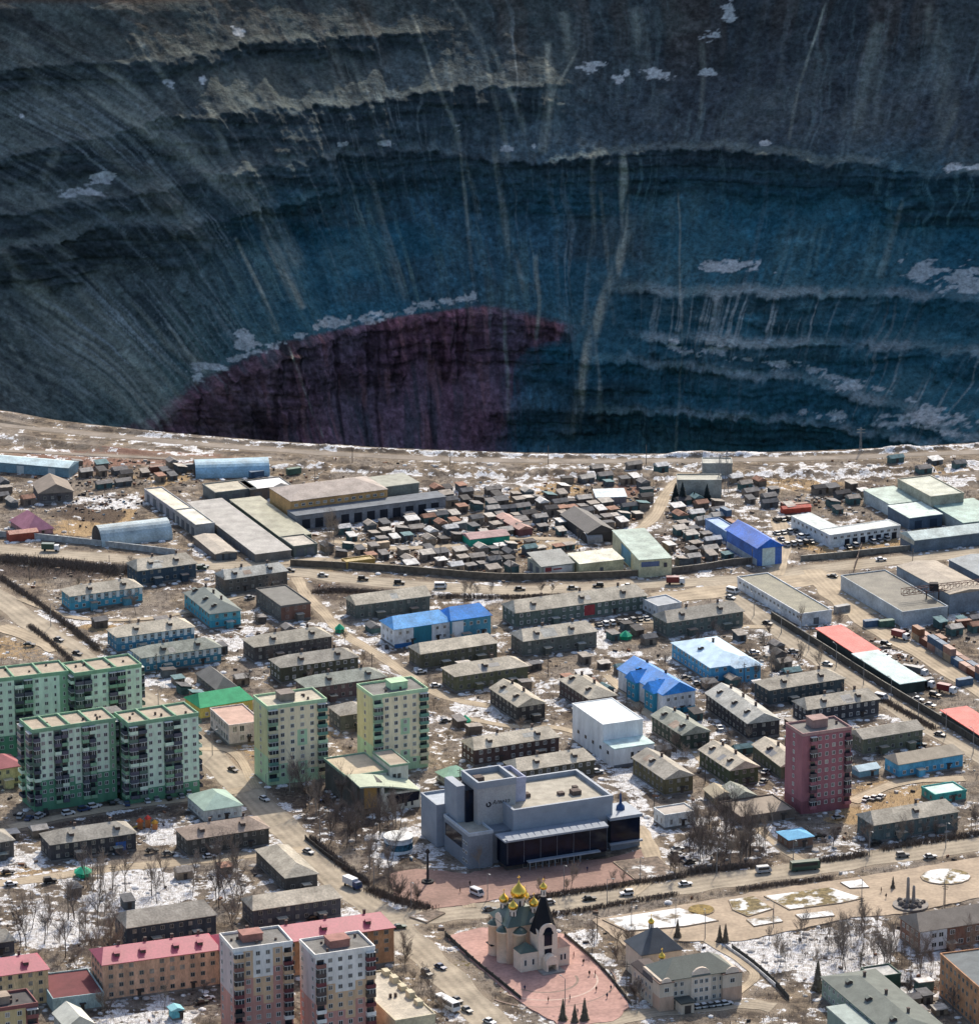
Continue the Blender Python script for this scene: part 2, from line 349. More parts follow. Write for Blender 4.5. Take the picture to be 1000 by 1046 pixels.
# pale wash streaks by zone
fine = sstep(.56, .74, fbm(wa / 2.2, D / 60, 3, 51))
for (u0, v0, ru, rv, s) in ((790, 325, 140, 36, .8), (930, 395, 110, 50, .9), (110, 350, 130, 80, .8), (230, 250, 150, 90, .35), (80, 180, 120, 60, .25), (470, 60, 140, 80, .4), (300, 160, 200, 70, .28), (540, 250, 60, 100, .5), (870, 60, 130, 80, .18), (80, 120, 130, 100, .3), (720, 300, 300, 170, .12)):
    e = np.clip(1.2 - np.hypot((U - u0) / ru, (V - v0) / rv), 0, 1)
    c = mixc(c, (.46, .51, .50), np.clip(e * fine * s * 1.5 * sstep(.35, .62, n4 * .5 + n1 * .5), 0, 1))
fro = np.clip(crest * 1.3, 0, 1) * sstep(600, 700, U) * sstep(275, 300, V) * (.35 + .9 * sstep(.4, .6, n4))
c = mixc(c, (.46, .52, .53), np.clip(fro * .55, 0, 1))
c = c * (1 + .35 * np.clip(pur, 0, 1))[..., None]
# snow left on ledges and in hollows
snow = np.zeros_like(D); nS = fbm((arc + .4 * D) / 7, D / 2.4, 4, 151); nS2 = fbm(arc / 2.0, D / 1.5, 3, 153)
for (u0, v0, ru, rv) in ((243, 30, 6, 5), (174, 85, 5, 5), (207, 83, 4, 5), (104, 182, 11, 6), (350, 148, 7, 3), (395, 145, 12, 3), (467, 130, 4, 4), (605, 67, 12, 7), (632, 80, 5, 4), (673, 76, 15, 6), (722, 72, 10, 4), (744, 12, 6, 8), (728, 36, 9, 6), (782, 145, 5, 3),
                         (215, 375, 17, 5), (250, 350, 9, 10), (745, 272, 30, 6), (730, 357, 20, 5), (800, 372, 14, 5), (940, 275, 22, 9), (985, 285, 24, 14), (988, 171, 30, 4), (870, 395, 16, 6), (945, 428, 40, 7), (690, 350, 6, 8), (545, 150, 4, 3), (520, 152, 6, 3), (22, 117, 2, 2), (86, 196, 24, 4), (640, 75, 3, 3)):
    e = np.hypot((U - u0) / ru, (V - v0) / rv)
    snow = np.maximum(snow, sstep(1.05, .75, e + 2.6 * (nS - .5) + .9 * (nS2 - .5)))
for pl, wd in (([(325, 332), (380, 325), (420, 315), (482, 304)], 5), ([(700, 358), (760, 366), (820, 374), (900, 398), (990, 432)], 4), ([(200, 385), (250, 362), (310, 342)], 3), ([(820, 420), (900, 430), (990, 444)], 4)):
    dd, tt = segdist(U, V, pl); snow = np.maximum(snow, sstep(wd, wd * .5, dd + 16 * (nS - .42) + 6 * (nS2 - .5) + 6 * (n4 - .5)) * .85)
snow = np.maximum(snow, crest * sstep(.64, .74, fbm(arc / 22, D * 0, 3, 61)) * sstep(.45, .6, nS) * .45)
c = mixc(c, (.84, .84, .82), np.clip(snow, 0, 1) * .9)
tanm = ((U > 955) & (V > 146) & (V < 168)) * 1.0
c = mixc(c, (.30, .22, .14), tanm * .8 * crest)
c = mixc(c, (.17, .12, .09), sstep(5, 1, D) * sstep(1.4, 1.1, np.abs(TH)))
def grid_obj(name, X, Y, Z, wrap=False, C=None, attrs=None, mat=None):
    nx, ny = X.shape
    me = bpy.data.meshes.new(name); me.vertices.add(nx * ny)
    co = np.stack([X, Y, Z], -1).reshape(-1, 3).astype(np.float32); me.vertices.foreach_set('co', co.ravel())
    ii = np.arange(nx if wrap else nx - 1); jj = np.arange(ny - 1); I, J = np.meshgrid(ii, jj, indexing='ij'); I2 = (I + 1) % nx
    q = np.stack([I * ny + J, I2 * ny + J, I2 * ny + J + 1, I * ny + J + 1], -1).reshape(-1, 4).astype(np.int32)
    me.loops.add(q.size); me.loops.foreach_set('vertex_index', q.ravel())
    me.polygons.add(len(q)); me.polygons.foreach_set('loop_start', np.arange(0, q.size, 4, dtype=np.int32)); me.polygons.foreach_set('loop_total', np.full(len(q), 4, np.int32))
    me.polygons.foreach_set('use_smooth', np.ones(len(q), bool))
    me.update(calc_edges=True)
    if C is not None:
        a = me.color_attributes.new('rock', 'FLOAT_COLOR', 'POINT')
        a.data.foreach_set('color', np.concatenate([C.reshape(-1, 3), np.ones((nx * ny, 1))], 1).astype(np.float32).ravel())
    for k, v in (attrs or {}).items():
        a = me.attributes.new(k, 'FLOAT', 'POINT'); a.data.foreach_set('value', v.astype(np.float32).ravel())
    if mat: me.materials.append(mat)
    return link(name, me)
m = bpy.data.materials.new('pit_rock'); m.use_nodes = True; nt = m.node_tree; p = nt.nodes['Principled BSDF']; p.inputs['Roughness'].default_value = .95; p.inputs['Specular IOR Level'].default_value = .1
at = _n(nt, 'ShaderNodeAttribute', attribute_name='rock'); g = _n(nt, 'ShaderNodeNewGeometry')
nz = _n(nt, 'ShaderNodeTexNoise'); nz.inputs['Scale'].default_value = .30; nz.inputs['Detail'].default_value = 6; nz.inputs['Roughness'].default_value = .7
nt.links.new(g.outputs['Position'], nz.inputs[0])
mr = _n(nt, 'ShaderNodeMapRange'); mr.inputs[1].default_value = .3; mr.inputs[2].default_value = .7; mr.inputs[3].default_value = .5; mr.inputs[4].default_value = 1.5
nt.links.new(nz.outputs[0], mr.inputs[0])
rg = _n(nt, 'ShaderNodeTexNoise'); rg.noise_type = 'RIDGED_MULTIFRACTAL'; rg.inputs['Scale'].default_value = .06; rg.inputs['Detail'].default_value = 6; rg.inputs['Roughness'].default_value = .62
mpg = _n(nt, 'ShaderNodeMapping'); mpg.inputs['Scale'].default_value = (1, 1, 1.5); nt.links.new(g.outputs['Position'], mpg.inputs[0]); nt.links.new(mpg.outputs[0], rg.inputs[0])
rr = _n(nt, 'ShaderNodeMapRange'); rr.inputs[1].default_value = .1; rr.inputs[2].default_value = 1.2; rr.inputs[3].default_value = .60; rr.inputs[4].default_value = 1.35; nt.links.new(rg.outputs[0], rr.inputs[0])
mm2 = _n(nt, 'ShaderNodeMath', operation='MULTIPLY'); nt.links.new(mr.outputs[0], mm2.inputs[0]); nt.links.new(rr.outputs[0], mm2.inputs[1])  # relief contrast painted into the rock colour, standing in for weak shading
vm = _n(nt, 'ShaderNodeVectorMath', operation='SCALE'); nt.links.new(at.outputs['Color'], vm.inputs[0]); nt.links.new(mm2.outputs[0], vm.inputs['Scale'])
nt.links.new(vm.outputs[0], p.inputs['Base Color'])
bp = _n(nt, 'ShaderNodeBump'); bp.inputs['Strength'].default_value = 1.0; bp.inputs['Distance'].default_value = 2.2
nt.links.new(nz.outputs[0], bp.inputs['Height'])
bp2 = _n(nt, 'ShaderNodeBump'); bp2.inputs['Strength'].default_value = .9; bp2.inputs['Distance'].default_value = 2.6; nt.links.new(rg.outputs[0], bp2.inputs['Height']); nt.links.new(bp.outputs[0], bp2.inputs['Normal']); nt.links.new(bp2.outputs[0], p.inputs['Normal'])
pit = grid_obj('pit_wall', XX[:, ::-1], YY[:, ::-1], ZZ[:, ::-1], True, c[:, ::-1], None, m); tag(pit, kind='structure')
fl = MB(); fl.poly([(PC[0] + 190 * math.cos(t), PC[1] + 190 * math.sin(t), -478) for t in np.linspace(0, 2 * math.pi, 40)[:-1]])
tag(fl.build('pit_floor', pm('pit_floor_rock', (.06, .07, .08))), kind='structure')
# ================================================================== roads, squares, ground
def gl(pts): return [tuple(G(u, v)) for u, v in pts]
def smooth(pts, n=6):
    P = [np.array(p) for p in pts]; P = [2 * P[0] - P[1]] + P + [2 * P[-1] - P[-2]]; out = []
    for i in range(1, len(P) - 2):
        for k in range(n):
            t = k / n; a, b, c_, d = P[i - 1], P[i], P[i + 1], P[i + 2]
            out.append(tuple(.5 * (2 * b + (c_ - a) * t + (2 * a - 5 * b + 4 * c_ - d) * t * t + (3 * b - a - 3 * c_ + d) * t ** 3)))
    out.append(tuple(P[-2])); return out
ROADS = [  # pixels, width in metres, name
    ([(-60, 556), (0, 561), (60, 566), (125, 571), (200, 577), (260, 578), (310, 585), (360, 592), (440, 599), (520, 603), (590, 601), (660, 597), (720, 594), (780, 590), (830, 582), (900, 574), (1060, 557)], 11, 'road'),
    ([(-40, 585), (0, 612), (40, 641), (85, 672), (150, 716), (205, 765), (250, 806), (300, 856), (345, 900), (392, 936), (430, 972), (470, 1012), (520, 1066)], 11, 'road'),
    ([(392, 942), (440, 936), (500, 930), (562, 925), (640, 915), (700, 906), (760, 897), (832, 887), (900, 876), (1060, 855)], 12, 'road'),
    ([(728, 596), (752, 612), (790, 641), (835, 672), (880, 701), (940, 738), (1050, 800)], 9, 'road'),
    ([(255, 578), (290, 574), (330, 572), (390, 578)], 6, 'track'),
    ([(303, 590), (312, 606), (330, 625), (352, 648), (385, 668), (420, 692), (455, 712), (500, 722)], 4.5, 'track'),
    ([(-40, 908), (40, 898), (110, 888), (190, 881), (270, 872), (312, 868)], 6, 'track'),
    ([(560, 1075), (610, 1050), (660, 1036), (710, 1031), (760, 1026), (790, 1030)], 7, 'road'),
    ([(-60, 428), (0, 434), (60, 440), (130, 447), (220, 455), (330, 463), (430, 468), (540, 471), (660, 471), (800, 469), (900, 466), (1060, 459)], 6, 'rim'),
    ([(-60, 458), (40, 462), (120, 466), (200, 469), (300, 474)], 4, 'rim'),
    ([(560, 556), (640, 545), (668, 528), (680, 505), (700, 484)], 5, 'track'),
    ([(340, 553), (400, 560), (470, 557), (520, 550), (600, 552)], 4, 'track'),
    ([(670, 612), (720, 606), (780, 598), (830, 592)], 14, 'track'),
    ([(835, 586), (858, 606), (880, 628)], 15, 'track'),
    ([(792, 588), (800, 560), (795, 530)], 6, 'track'),
    ([(830, 582), (860, 612), (890, 640), (940, 668), (1010, 712)], 8, 'track'),
    ([(620, 690), (660, 728), (700, 760), (740, 800), (770, 840), (800, 868), (832, 887)], 3.5, 'track'),
    ([(470, 733), (520, 742), (575, 745), (640, 770)], 3.5, 'track'),
    ([(205, 765), (240, 770), (262, 806)], 3.5, 'track'),
    ([(10, 846), (90, 830), (200, 815), (255, 806)], 5, 'track'),
    ([(440, 900), (470, 905), (480, 928)], 4, 'track'),
    ([(640, 915), (668, 890), (660, 862), (650, 845)], 6, 'track'),
    ([(745, 1020), (770, 1000), (760, 985), (720, 960)], 3, 'track'),
    ([(0, 640), (40, 655), (60, 665)], 8, 'track'),
    ([(20, 612), (70, 630), (120, 634), (180, 628), (250, 608)], 3, 'track'),
    ([(600, 640), (660, 635), (720, 640), (790, 641)], 4, 'track'),
    ([(870, 820), (920, 800), (985, 796)], 5, 'track'),
]
PLAZAS = [
    ('paved_square', [(398, 893), (425, 888), (478, 893), (520, 884), (620, 878), (655, 868), (665, 895), (620, 905), (500, 921), (440, 930), (402, 915)], (.25, .155, .125)),
    ('paved_square', [(456, 957), (492, 948), (575, 955), (600, 975), (618, 995), (632, 1012), (643, 1030), (628, 1044), (575, 1050), (530, 1024), (490, 990)], (.38, .225, .19)),
    ('promenade', [(603, 940), (700, 925), (760, 914), (900, 893), (1040, 870), (1060, 905), (920, 935), (870, 938), (760, 962), (690, 962), (640, 968)], (.34, .265, .19)),
]
def strip(pts, wd, z, name, mat):
    pts = smooth(pts); mb = MB(); L = [0]
    for a, b in zip(pts, pts[1:]): L.append(L[-1] + math.hypot(b[0] - a[0], b[1] - a[1]))
    vs = []
    for i, p in enumerate(pts):
        a = pts[max(i - 1, 0)]; b = pts[min(i + 1, len(pts) - 1)]; d = np.array(b) - np.array(a); d /= np.hypot(*d); n = np.array((-d[1], d[0]))
        row = []
        for k in range(7):
            f = (k / 6 - .5); e = wd * (1 + .12 * math.sin(i * 1.3 + k) * (k in (0, 6)))
            q = np.array(p) + n * f * e; row.append(mb.vert(q[0], q[1], z))
        vs.append(row)
    uv = []
    for i in range(len(pts) - 1):
        for k in range(6):
            mb.f.append((vs[i][k], vs[i][k + 1], vs[i + 1][k + 1], vs[i + 1][k])); mb.m.append(0)
            uv += [(k / 6, L[i]), ((k + 1) / 6, L[i]), ((k + 1) / 6, L[i + 1]), (k / 6, L[i + 1])]
    o = mb.build(name, mat); u = o.data.uv_layers.new(name='UVMap'); u.data.foreach_set('uv', np.array(uv, np.float32).ravel())
    tag(o, kind='structure'); return o
def road_mat(name, col):
    m = bpy.data.materials.new(name); m.use_nodes = True; nt = m.node_tree; p = nt.nodes['Principled BSDF']; p.inputs['Roughness'].default_value = .9; p.inputs['Specular IOR Level'].default_value = .2
    uv = _n(nt, 'ShaderNodeUVMap'); sp = _n(nt, 'ShaderNodeSeparateXYZ'); nt.links.new(uv.outputs[0], sp.inputs[0])
    g = _n(nt, 'ShaderNodeNewGeometry')
    n1 = _n(nt, 'ShaderNodeTexNoise'); n1.inputs['Scale'].default_value = .12; n1.inputs['Detail'].default_value = 6; nt.links.new(g.outputs[0], n1.inputs[0])
    n2 = _n(nt, 'ShaderNodeTexNoise'); n2.inputs['Scale'].default_value = 1.1; n2.inputs['Detail'].default_value = 4; nt.links.new(g.outputs[0], n2.inputs[0])
    # wheel tracks: worn bands along the road
    mm = _n(nt, 'ShaderNodeMath', operation='MULTIPLY'); mm.inputs[1].default_value = 25.1; nt.links.new(sp.outputs[0], mm.inputs[0])
    sn = _n(nt, 'ShaderNodeMath', operation='SINE'); nt.links.new(mm.outputs[0], sn.inputs[0])
    m1 = _n(nt, 'ShaderNodeMath', operation='MULTIPLY'); m1.inputs[1].default_value = .09; nt.links.new(sn.outputs[0], m1.inputs[0])
    a1 = _n(nt, 'ShaderNodeMapRange'); a1.inputs[1].default_value = .3; a1.inputs[2].default_value = .7; a1.inputs[3].default_value = .72; a1.inputs[4].default_value = 1.22; nt.links.new(n1.outputs[0], a1.inputs[0])
    a2 = _n(nt, 'ShaderNodeMapRange'); a2.inputs[1].default_value = .3; a2.inputs[2].default_value = .7; a2.inputs[3].default_value = -.12; a2.inputs[4].default_value = .12; nt.links.new(n2.outputs[0], a2.inputs[0])
    s1 = _n(nt, 'ShaderNodeMath', operation='ADD'); nt.links.new(a1.outputs[0], s1.inputs[0]); nt.links.new(a2.outputs[0], s1.inputs[1])
    s2 = _n(nt, 'ShaderNodeMath', operation='ADD'); nt.links.new(s1.outputs[0], s2.inputs[0]); nt.links.new(m1.outputs[0], s2.inputs[1])
    vm = _n(nt, 'ShaderNodeVectorMath', operation='SCALE'); vm.inputs[0].default_value = col; nt.links.new(s2.outputs[0], vm.inputs['Scale'])
    nt.links.new(vm.outputs[0], p.inputs['Base Color']); return m
RM = {'rim': road_mat('pit_haul_road', (.23, .195, .16)), 'road': road_mat('dusty_asphalt', (.325, .275, .208)), 'track': road_mat('dirt_road', (.375, .305, .218))}
RG = []
for i, (pl, wd, nm) in enumerate(ROADS):
    p = gl(pl); RG.append((p, wd)); strip(p, wd, .05 + .006 * i, 'track' if nm == 'rim' else nm, RM[nm]); occ_line(smooth(p, 3), wd / 2 + .6)
PG = []
for i, (nm, pl, col) in enumerate(PLAZAS):
    p = gl(pl); PG.append(p); rj = random.Random(i); p2 = []
    for a, b in zip(p, p[1:] + p[:1]):
        L_ = math.hypot(b[0] - a[0], b[1] - a[1]); n_ = max(2, int(L_ / 2.5))
        for k in range(n_): t = k / n_; p2.append((a[0] + (b[0] - a[0]) * t + rj.gauss(0, .22), a[1] + (b[1] - a[1]) * t + rj.gauss(0, .3)))
    p = p2
    mb = MB(); mb.poly([(a, b, .2 + .006 * i) for a, b in p])
    for a, b in zip(p, p[1:] + p[:1]): mb.poly([(*a, -.3), (*b, -.3), (*b, .2 + .006 * i), (*a, .2 + .006 * i)])
    o = mb.build(nm, pm('paving_%d' % i, col, var=.22, sc=.12, fine=.16)); tag(o, kind='structure')
    occ_poly(p)

pc_ = G(556, 1002)
for k, (r0, r1, col) in enumerate(((9.5, 10.3, (.22, .16, .13)), (15.5, 16.1, (.48, .36, .30)), (21, 21.5, (.24, .17, .14)))):
    mb = MB(); n_ = 40; a0, a1 = -2.35, .35
    for i in range(n_):
        t0, t1 = a0 + (a1 - a0) * i / n_, a0 + (a1 - a0) * (i + 1) / n_; mb.poly([(pc_[0] + r0 * math.cos(t0), pc_[1] + r0 * math.sin(t0), .216), (pc_[0] + r1 * math.cos(t0), pc_[1] + r1 * math.sin(t0), .216), (pc_[0] + r1 * math.cos(t1), pc_[1] + r1 * math.sin(t1), .216), (pc_[0] + r0 * math.cos(t1), pc_[1] + r0 * math.sin(t1), .216)])
    tag(mb.build('paving_band', pm('paving_band_%d' % k, col, var=.2, sc=.5)), kind='structure')
_r = np.concatenate([np.arange(0, 30, .7), np.arange(30, 720, 1.35), 720 + 60 * (np.geomspace(1, 520, 40) - 1)])
_f = np.concatenate([np.linspace(math.pi - .30, math.pi + .30, 470), np.linspace(math.pi + .31, 3 * math.pi - .31, 140)])
_f = np.where(_f > math.pi, _f - 2 * math.pi, _f)
TH, DR = np.meshgrid(_f, _r, indexing='ij'); RAD = rim(TH) + DR
GX = PC[0] + RAD * np.sin(TH); GY = PC[1] + RAD * np.cos(TH)
GU, GV = PX(GX, GY, np.zeros_like(GX))
near_ = (np.abs(GX) < 330) & (GY > -420) & (GY < 420)
flat = np.ones_like(GX); rdist = np.full(GX.shape, 99.0)
for p, wd in RG:
    d, _t = segdist(GX[near_], GY[near_], smooth(p, 3)); q = rdist[near_]; rdist[near_] = np.minimum(q, d - wd / 2)
flat *= sstep(.3, 4.0, rdist)
for p in PG: flat *= np.where(near_, ~inpoly(GX, GY, p), 1)
gn = fbm(GX / 9, GY / 9, 4, 71); gn2 = fbm(GX / 2.6, GY / 2.6, 3, 73)
bw = sstep(.3, .6, fbm(TH * 260, DR * 0, 3, 75))
berm = 1.3 * np.exp(-((DR - 5 - 2 * gn) / 2.6) ** 2) * (.5 + .8 * gn2) + 1.3 * np.exp(-((DR - 33 - 6 * gn) / 3.0) ** 2) * (.4 + bw)
hump = sstep(.52, .75, fbm(GX / 26, GY / 26, 3, 77)) * 1.3 * sstep(300, 340, GY)
GZ = flat * near_ * (.9 * (gn - .62) + .5 * (gn2 - .6)) + berm * sstep(0, 2, DR) * np.clip(flat + .25, 0, 1) + hump * flat
GZ = np.where(near_ | (DR < 60), GZ, -.3)
GZ += np.where(np.abs(TH) < 1.2, 30 * sstep(0, 400, DR) * (1 + fbm(GX / 300, GY / 300, 3, 79)), 0) + np.where(DR > 2500, 40 * fbm(GX / 2600, GY / 2600, 4, 81) * sstep(2500, 7000, DR), 0)
GZ = np.where(DR < .01, 0, GZ)
# ---- what lies on the ground
def zone(lst):
    r = np.zeros_like(GX)
    for (u, v, ru, rv, s) in lst:
        e = np.hypot((GU - u) / ru, (GV - v) / rv); r = np.maximum(r, s * sstep(1.25, .55, e))
    return r
asnow = zone([(150, 905, 66, 22, 1), (130, 920, 50, 18, 1), (55, 950, 55, 22, 1), (230, 905, 30, 20, .8), (165, 852, 28, 14, .85), (20, 880, 34, 14, .8), (430, 862, 40, 22, .6), (395, 868, 18, 25, .8), (175, 697, 30, 8, .9), (235, 658, 24, 10, .8), (65, 690, 40, 20, .2),
             (505, 727, 26, 12, .8), (480, 722, 22, 10, .7), (570, 655, 40, 8, .6), (610, 652, 24, 14, .8), (655, 742, 16, 16, .9), (690, 760, 16, 18, .7), (640, 795, 26, 16, .85), (665, 845, 26, 14, .9), (650, 820, 14, 20, .8), (595, 960, 22, 9, 1), (600, 985, 34, 14, .75),
             (655, 942, 44, 10, .9), (700, 938, 40, 12, .85), (822, 918, 52, 11, .9), (760, 926, 26, 10, .8), (962, 900, 34, 11, .85), (790, 972, 80, 26, 1), (850, 980, 70, 36, .9), (900, 960, 60, 16, .8), (955, 985, 40, 22, .75), (925, 1005, 26, 18, .8), (880, 940, 30, 10, .7), (985, 900, 30, 12, .7), (150, 1040, 60, 14, .9),
             (20, 1000, 20, 6, .3), (660, 985, 26, 12, .7), (655, 1030, 16, 14, .7), (740, 960, 40, 10, .7), (120, 514, 22, 8, .9), (205, 562, 12, 8, .8), (320, 505, 40, 8, .4), (466, 504, 14, 8, .9), (520, 496, 60, 12, .45), (470, 480, 60, 5, .35), (620, 478, 120, 4, .5), (700, 478, 50, 4, .5), (850, 482, 90, 12, .5), (960, 492, 40, 8, .7), (985, 478, 30, 6, .6),
             (720, 545, 20, 18, .75), (695, 555, 50, 18, .4), (590, 520, 70, 12, .4), (650, 570, 100, 20, .3), (420, 560, 70, 30, .35), (290, 510, 40, 10, .4), (200, 590, 40, 20, .3), (240, 640, 60, 14, .5), (90, 610, 40, 8, .4), (75, 632, 60, 6, .55), (400, 650, 30, 18, .6), (370, 690, 60, 10, .4), (490, 700, 30, 14, .5), (420, 745, 40, 14, .35), (560, 705, 40, 18, .4), (720, 655, 40, 18, .5), (720, 700, 30, 16, .45), (790, 740, 30, 12, .5), (725, 740, 30, 20, .4),
             (790, 680, 50, 14, .35), (880, 770, 30, 10, .5), (930, 770, 40, 12, .3), (750, 790, 30, 20, .4), (925, 650, 30, 20, .3), (960, 830, 40, 12, .4), (850, 870, 40, 8, .5), (700, 870, 24, 14, .6), (300, 640, 40, 12, .4), (250, 730, 40, 14, .4), (330, 860, 20, 20, .3), (290, 905, 30, 16, .45), (300, 840, 30, 16, .3), (560, 1040, 20, 6, .5), (925, 670, 40, 30, .35), (835, 640, 30, 14, .4)])
asnow = np.maximum(asnow, np.where(GV > 440, .10 + .34 * sstep(.46, .66, fbm(GX / 30, GY / 30, 3, 91)), 0))
asnow = np.maximum(asnow, sstep(9, 6, DR) * sstep(.5, 2, DR) * (.25 + .45 * sstep(150, 330, GU)))
asnow = np.maximum(asnow, np.exp(-((DR - 37 - 6 * gn) / 3) ** 2) * (.3 + .45 * bw) * sstep(80, 300, GU))
asnow += .30 * np.exp(-((rdist - 1.6) / 1.1) ** 2) * sstep(.4, .6, fbm(GX / 12, GY / 12, 3, 93)) * near_
ard = np.clip(1 - rdist / 3.5, 0, 1)
adark = zone([(60, 580, 100, 12, .9), (200, 600, 60, 8, .5), (330, 605, 50, 12, .6), (560, 607, 120, 5, .5), (104, 525, 26, 10, 1.2), (430, 533, 60, 8, .8), (350, 525, 50, 6, .5), (590, 540, 80, 24, .5), (430, 560, 90, 26, .5), (700, 560, 60, 26, .6), (350, 830, 60, 40, .7), (400, 880, 40, 40, .6), (300, 820, 40, 20, .5), (740, 870, 60, 26, .8), (900, 660, 60, 30, .5), (960, 640, 50, 14, .4),
              (130, 690, 40, 24, .5), (140, 970, 80, 14, .8), (90, 870, 60, 8, .6), (860, 970, 50, 24, .5), (950, 1000, 40, 24, .4), (900, 1030, 90, 20, .4), (760, 640, 50, 14, .5), (810, 660, 40, 14, .6), (560, 720, 40, 20, .4), (640, 690, 60, 20, .3), (500, 1030, 40, 10, .4), (230, 1030, 60, 16, .5), (960, 690, 40, 24, .5), (720, 500, 40, 8, .5), (880, 500, 40, 8, .6)])
aochre = zone([(560, 501, 44, 8, 1), (330, 578, 26, 7, .9), (550, 553, 40, 6, .8), (900, 822, 60, 14, .8), (30, 890, 60, 7, .8), (110, 640, 34, 6, .9), (70, 530, 40, 10, .7), (520, 512, 24, 10, .6), (820, 495, 70, 8, .7), (970, 480, 40, 6, .6), (330, 745, 30, 10, .8), (640, 960, 30, 8, .5), (20, 660, 60, 16, .6), (440, 970, 30, 20, .5), (250, 770, 24, 20, .6), (680, 840, 40, 12, .5), (360, 560, 30, 10, .4)])
YARDS = [[(60, 528), (90, 520), (140, 518), (135, 532), (100, 545), (70, 548), (45, 545)], [(820, 560), (845, 566), (935, 556), (925, 548), (850, 558), (826, 552)], [(880, 800), (950, 790), (975, 812), (930, 826), (880, 842), (840, 838)], [(600, 548), (600, 560), (520, 566), (505, 556)], [(190, 480), (200, 488), (160, 498), (150, 488)]]
for q in YARDS: aochre = np.maximum(aochre, inpoly(GU + 5 * (gn - .5), GV + 5 * (gn2 - .5), q) * .85)
qd = [(20, 838), (90, 824), (205, 808), (215, 822), (120, 838), (30, 850)]
adark = np.maximum(adark, inpoly(GU, GV, qd) * .7)
agrass = zone([(716, 931, 17, 6, 1.2), (818, 920, 24, 8, 1.1), (966, 896, 22, 6, 1.2), (640, 943, 14, 4, .8), (760, 918, 16, 4, .6), (770, 985, 16, 8, .6), (465, 985, 20, 8, .4), (760, 780, 20, 10, .3)])
ared = zone([(90, 468, 160, 10, 1), (50, 480, 80, 8, .6), (640, 500, 16, 8, .9), (520, 505, 20, 8, .5), (600, 490, 80, 8, .4), (1000, 600, 60, 10, .3), (250, 440, 400, 6, .3)])
m = bpy.data.materials.new('town_ground'); m.use_nodes = True; nt = m.node_tree; p = nt.nodes['Principled BSDF']; p.inputs['Roughness'].default_value = .95; p.inputs['Specular IOR Level'].default_value = .1
g = _n(nt, 'ShaderNodeNewGeometry')
def NZ(sc, det=6, ro=.6):
    n = _n(nt, 'ShaderNodeTexNoise'); n.inputs['Scale'].default_value = sc; n.inputs['Detail'].default_value = det; n.inputs['Roughness'].default_value = ro
    nt.links.new(g.outputs['Position'], n.inputs[0]); return n.outputs[0]
def MR(x, a, b, c_, d):
    n = _n(nt, 'ShaderNodeMapRange'); n.interpolation_type = 'SMOOTHSTEP'
    for i, q in enumerate((a, b, c_, d)): n.inputs[i + 1].default_value = q
    nt.links.new(x, n.inputs[0]); return n.outputs[0]
def MIX(f, a, b):
    n = _n(nt, 'ShaderNodeMix', data_type='RGBA')
    nt.links.new(f, n.inputs[0])
    for i, q in ((6, a), (7, b)):
        if isinstance(q, tuple): n.inputs[i].default_value = (*q, 1)
        else: nt.links.new(q, n.inputs[i])
    return n.outputs[2]
def ADD(a, b):
    n = _n(nt, 'ShaderNodeMath', operation='ADD'); nt.links.new(a, n.inputs[0]); nt.links.new(b, n.inputs[1]); return n.outputs[0]
def AT(nm): return _n(nt, 'ShaderNodeAttribute', attribute_name=nm).outputs['Fac']
nA, nB, nC, nD = NZ(.05), NZ(.14, 6, .62), NZ(.55, 5, .65), NZ(2.2, 4, .7)
col = MIX(MR(nB, .38, .62, 0, 1), (.090, .071, .056), (.285, .225, .160))
col = MIX(MR(nA, .42, .62, 0, .8), col, (.25, .215, .18))
col = MIX(MR(nC, .54, .64, 0, .8), col, (.06, .046, .04))
col = MIX(MR(NZ(.10, 7, .7), .55, .66, 0, .7), col, (.07, .055, .048))
col = MIX(MR(NZ(.33, 5, .7), .60, .68, 0, .7), col, (.40, .34, .27))
sh = MR(nB, 0, 1, -.42, .42); sc_ = MR(nC, 0, 1, -.5, .5)
col = MIX(MR(ADD(ADD(AT('ared'), sh), sc_), .35, .75, 0, .8), col, (.24, .13, .095))
col = MIX(MR(ADD(ADD(AT('aochre'), sh), sc_), .4, .7, 0, .85), col, (.37, .255, .135))
col = MIX(MR(ADD(ADD(AT('adark'), sh), sc_), .3, .7, 0, .85), col, (.062, .046, .040))
col = MIX(MR(AT('aroad'), .1, 1, 0, .8), col, (.27, .22, .165))
col = MIX(MR(ADD(ADD(AT('agrass'), sh), sc_), .35, .6, 0, .9), col, (.13, .105, .035))
snowf = MR(ADD(ADD(AT('asnow'), MR(nB, .25, .75, -.6, .6)), MR(nC, .2, .8, -.24, .24)), .50, .62, 0, 1)
dirty = MIX(MR(nC, .35, .65, 0, 1), (.46, .43, .40), (.74, .74, .75))
col = MIX(snowf, col, dirty)
vm = _n(nt, 'ShaderNodeVectorMath', operation='SCALE'); nt.links.new(col, vm.inputs[0]); nt.links.new(MR(nD, .3, .7, .72, 1.26), vm.inputs['Scale'])
nt.links.new(vm.outputs[0], p.inputs['Base Color'])
bp = _n(nt, 'ShaderNodeBump'); bp.inputs['Strength'].default_value = .7; bp.inputs['Distance'].default_value = .5
nt.links.new(ADD(nC, nD), bp.inputs['Height']); nt.links.new(bp.outputs[0], p.inputs['Normal'])
gr = grid_obj('ground', GX[:, ::-1], GY[:, ::-1], GZ[:, ::-1], True, None, {k: v[:, ::-1] for k, v in dict(asnow=asnow, adark=adark, aochre=aochre, agrass=agrass, ared=ared, aroad=ard).items()}, m); tag(gr, kind='structure')
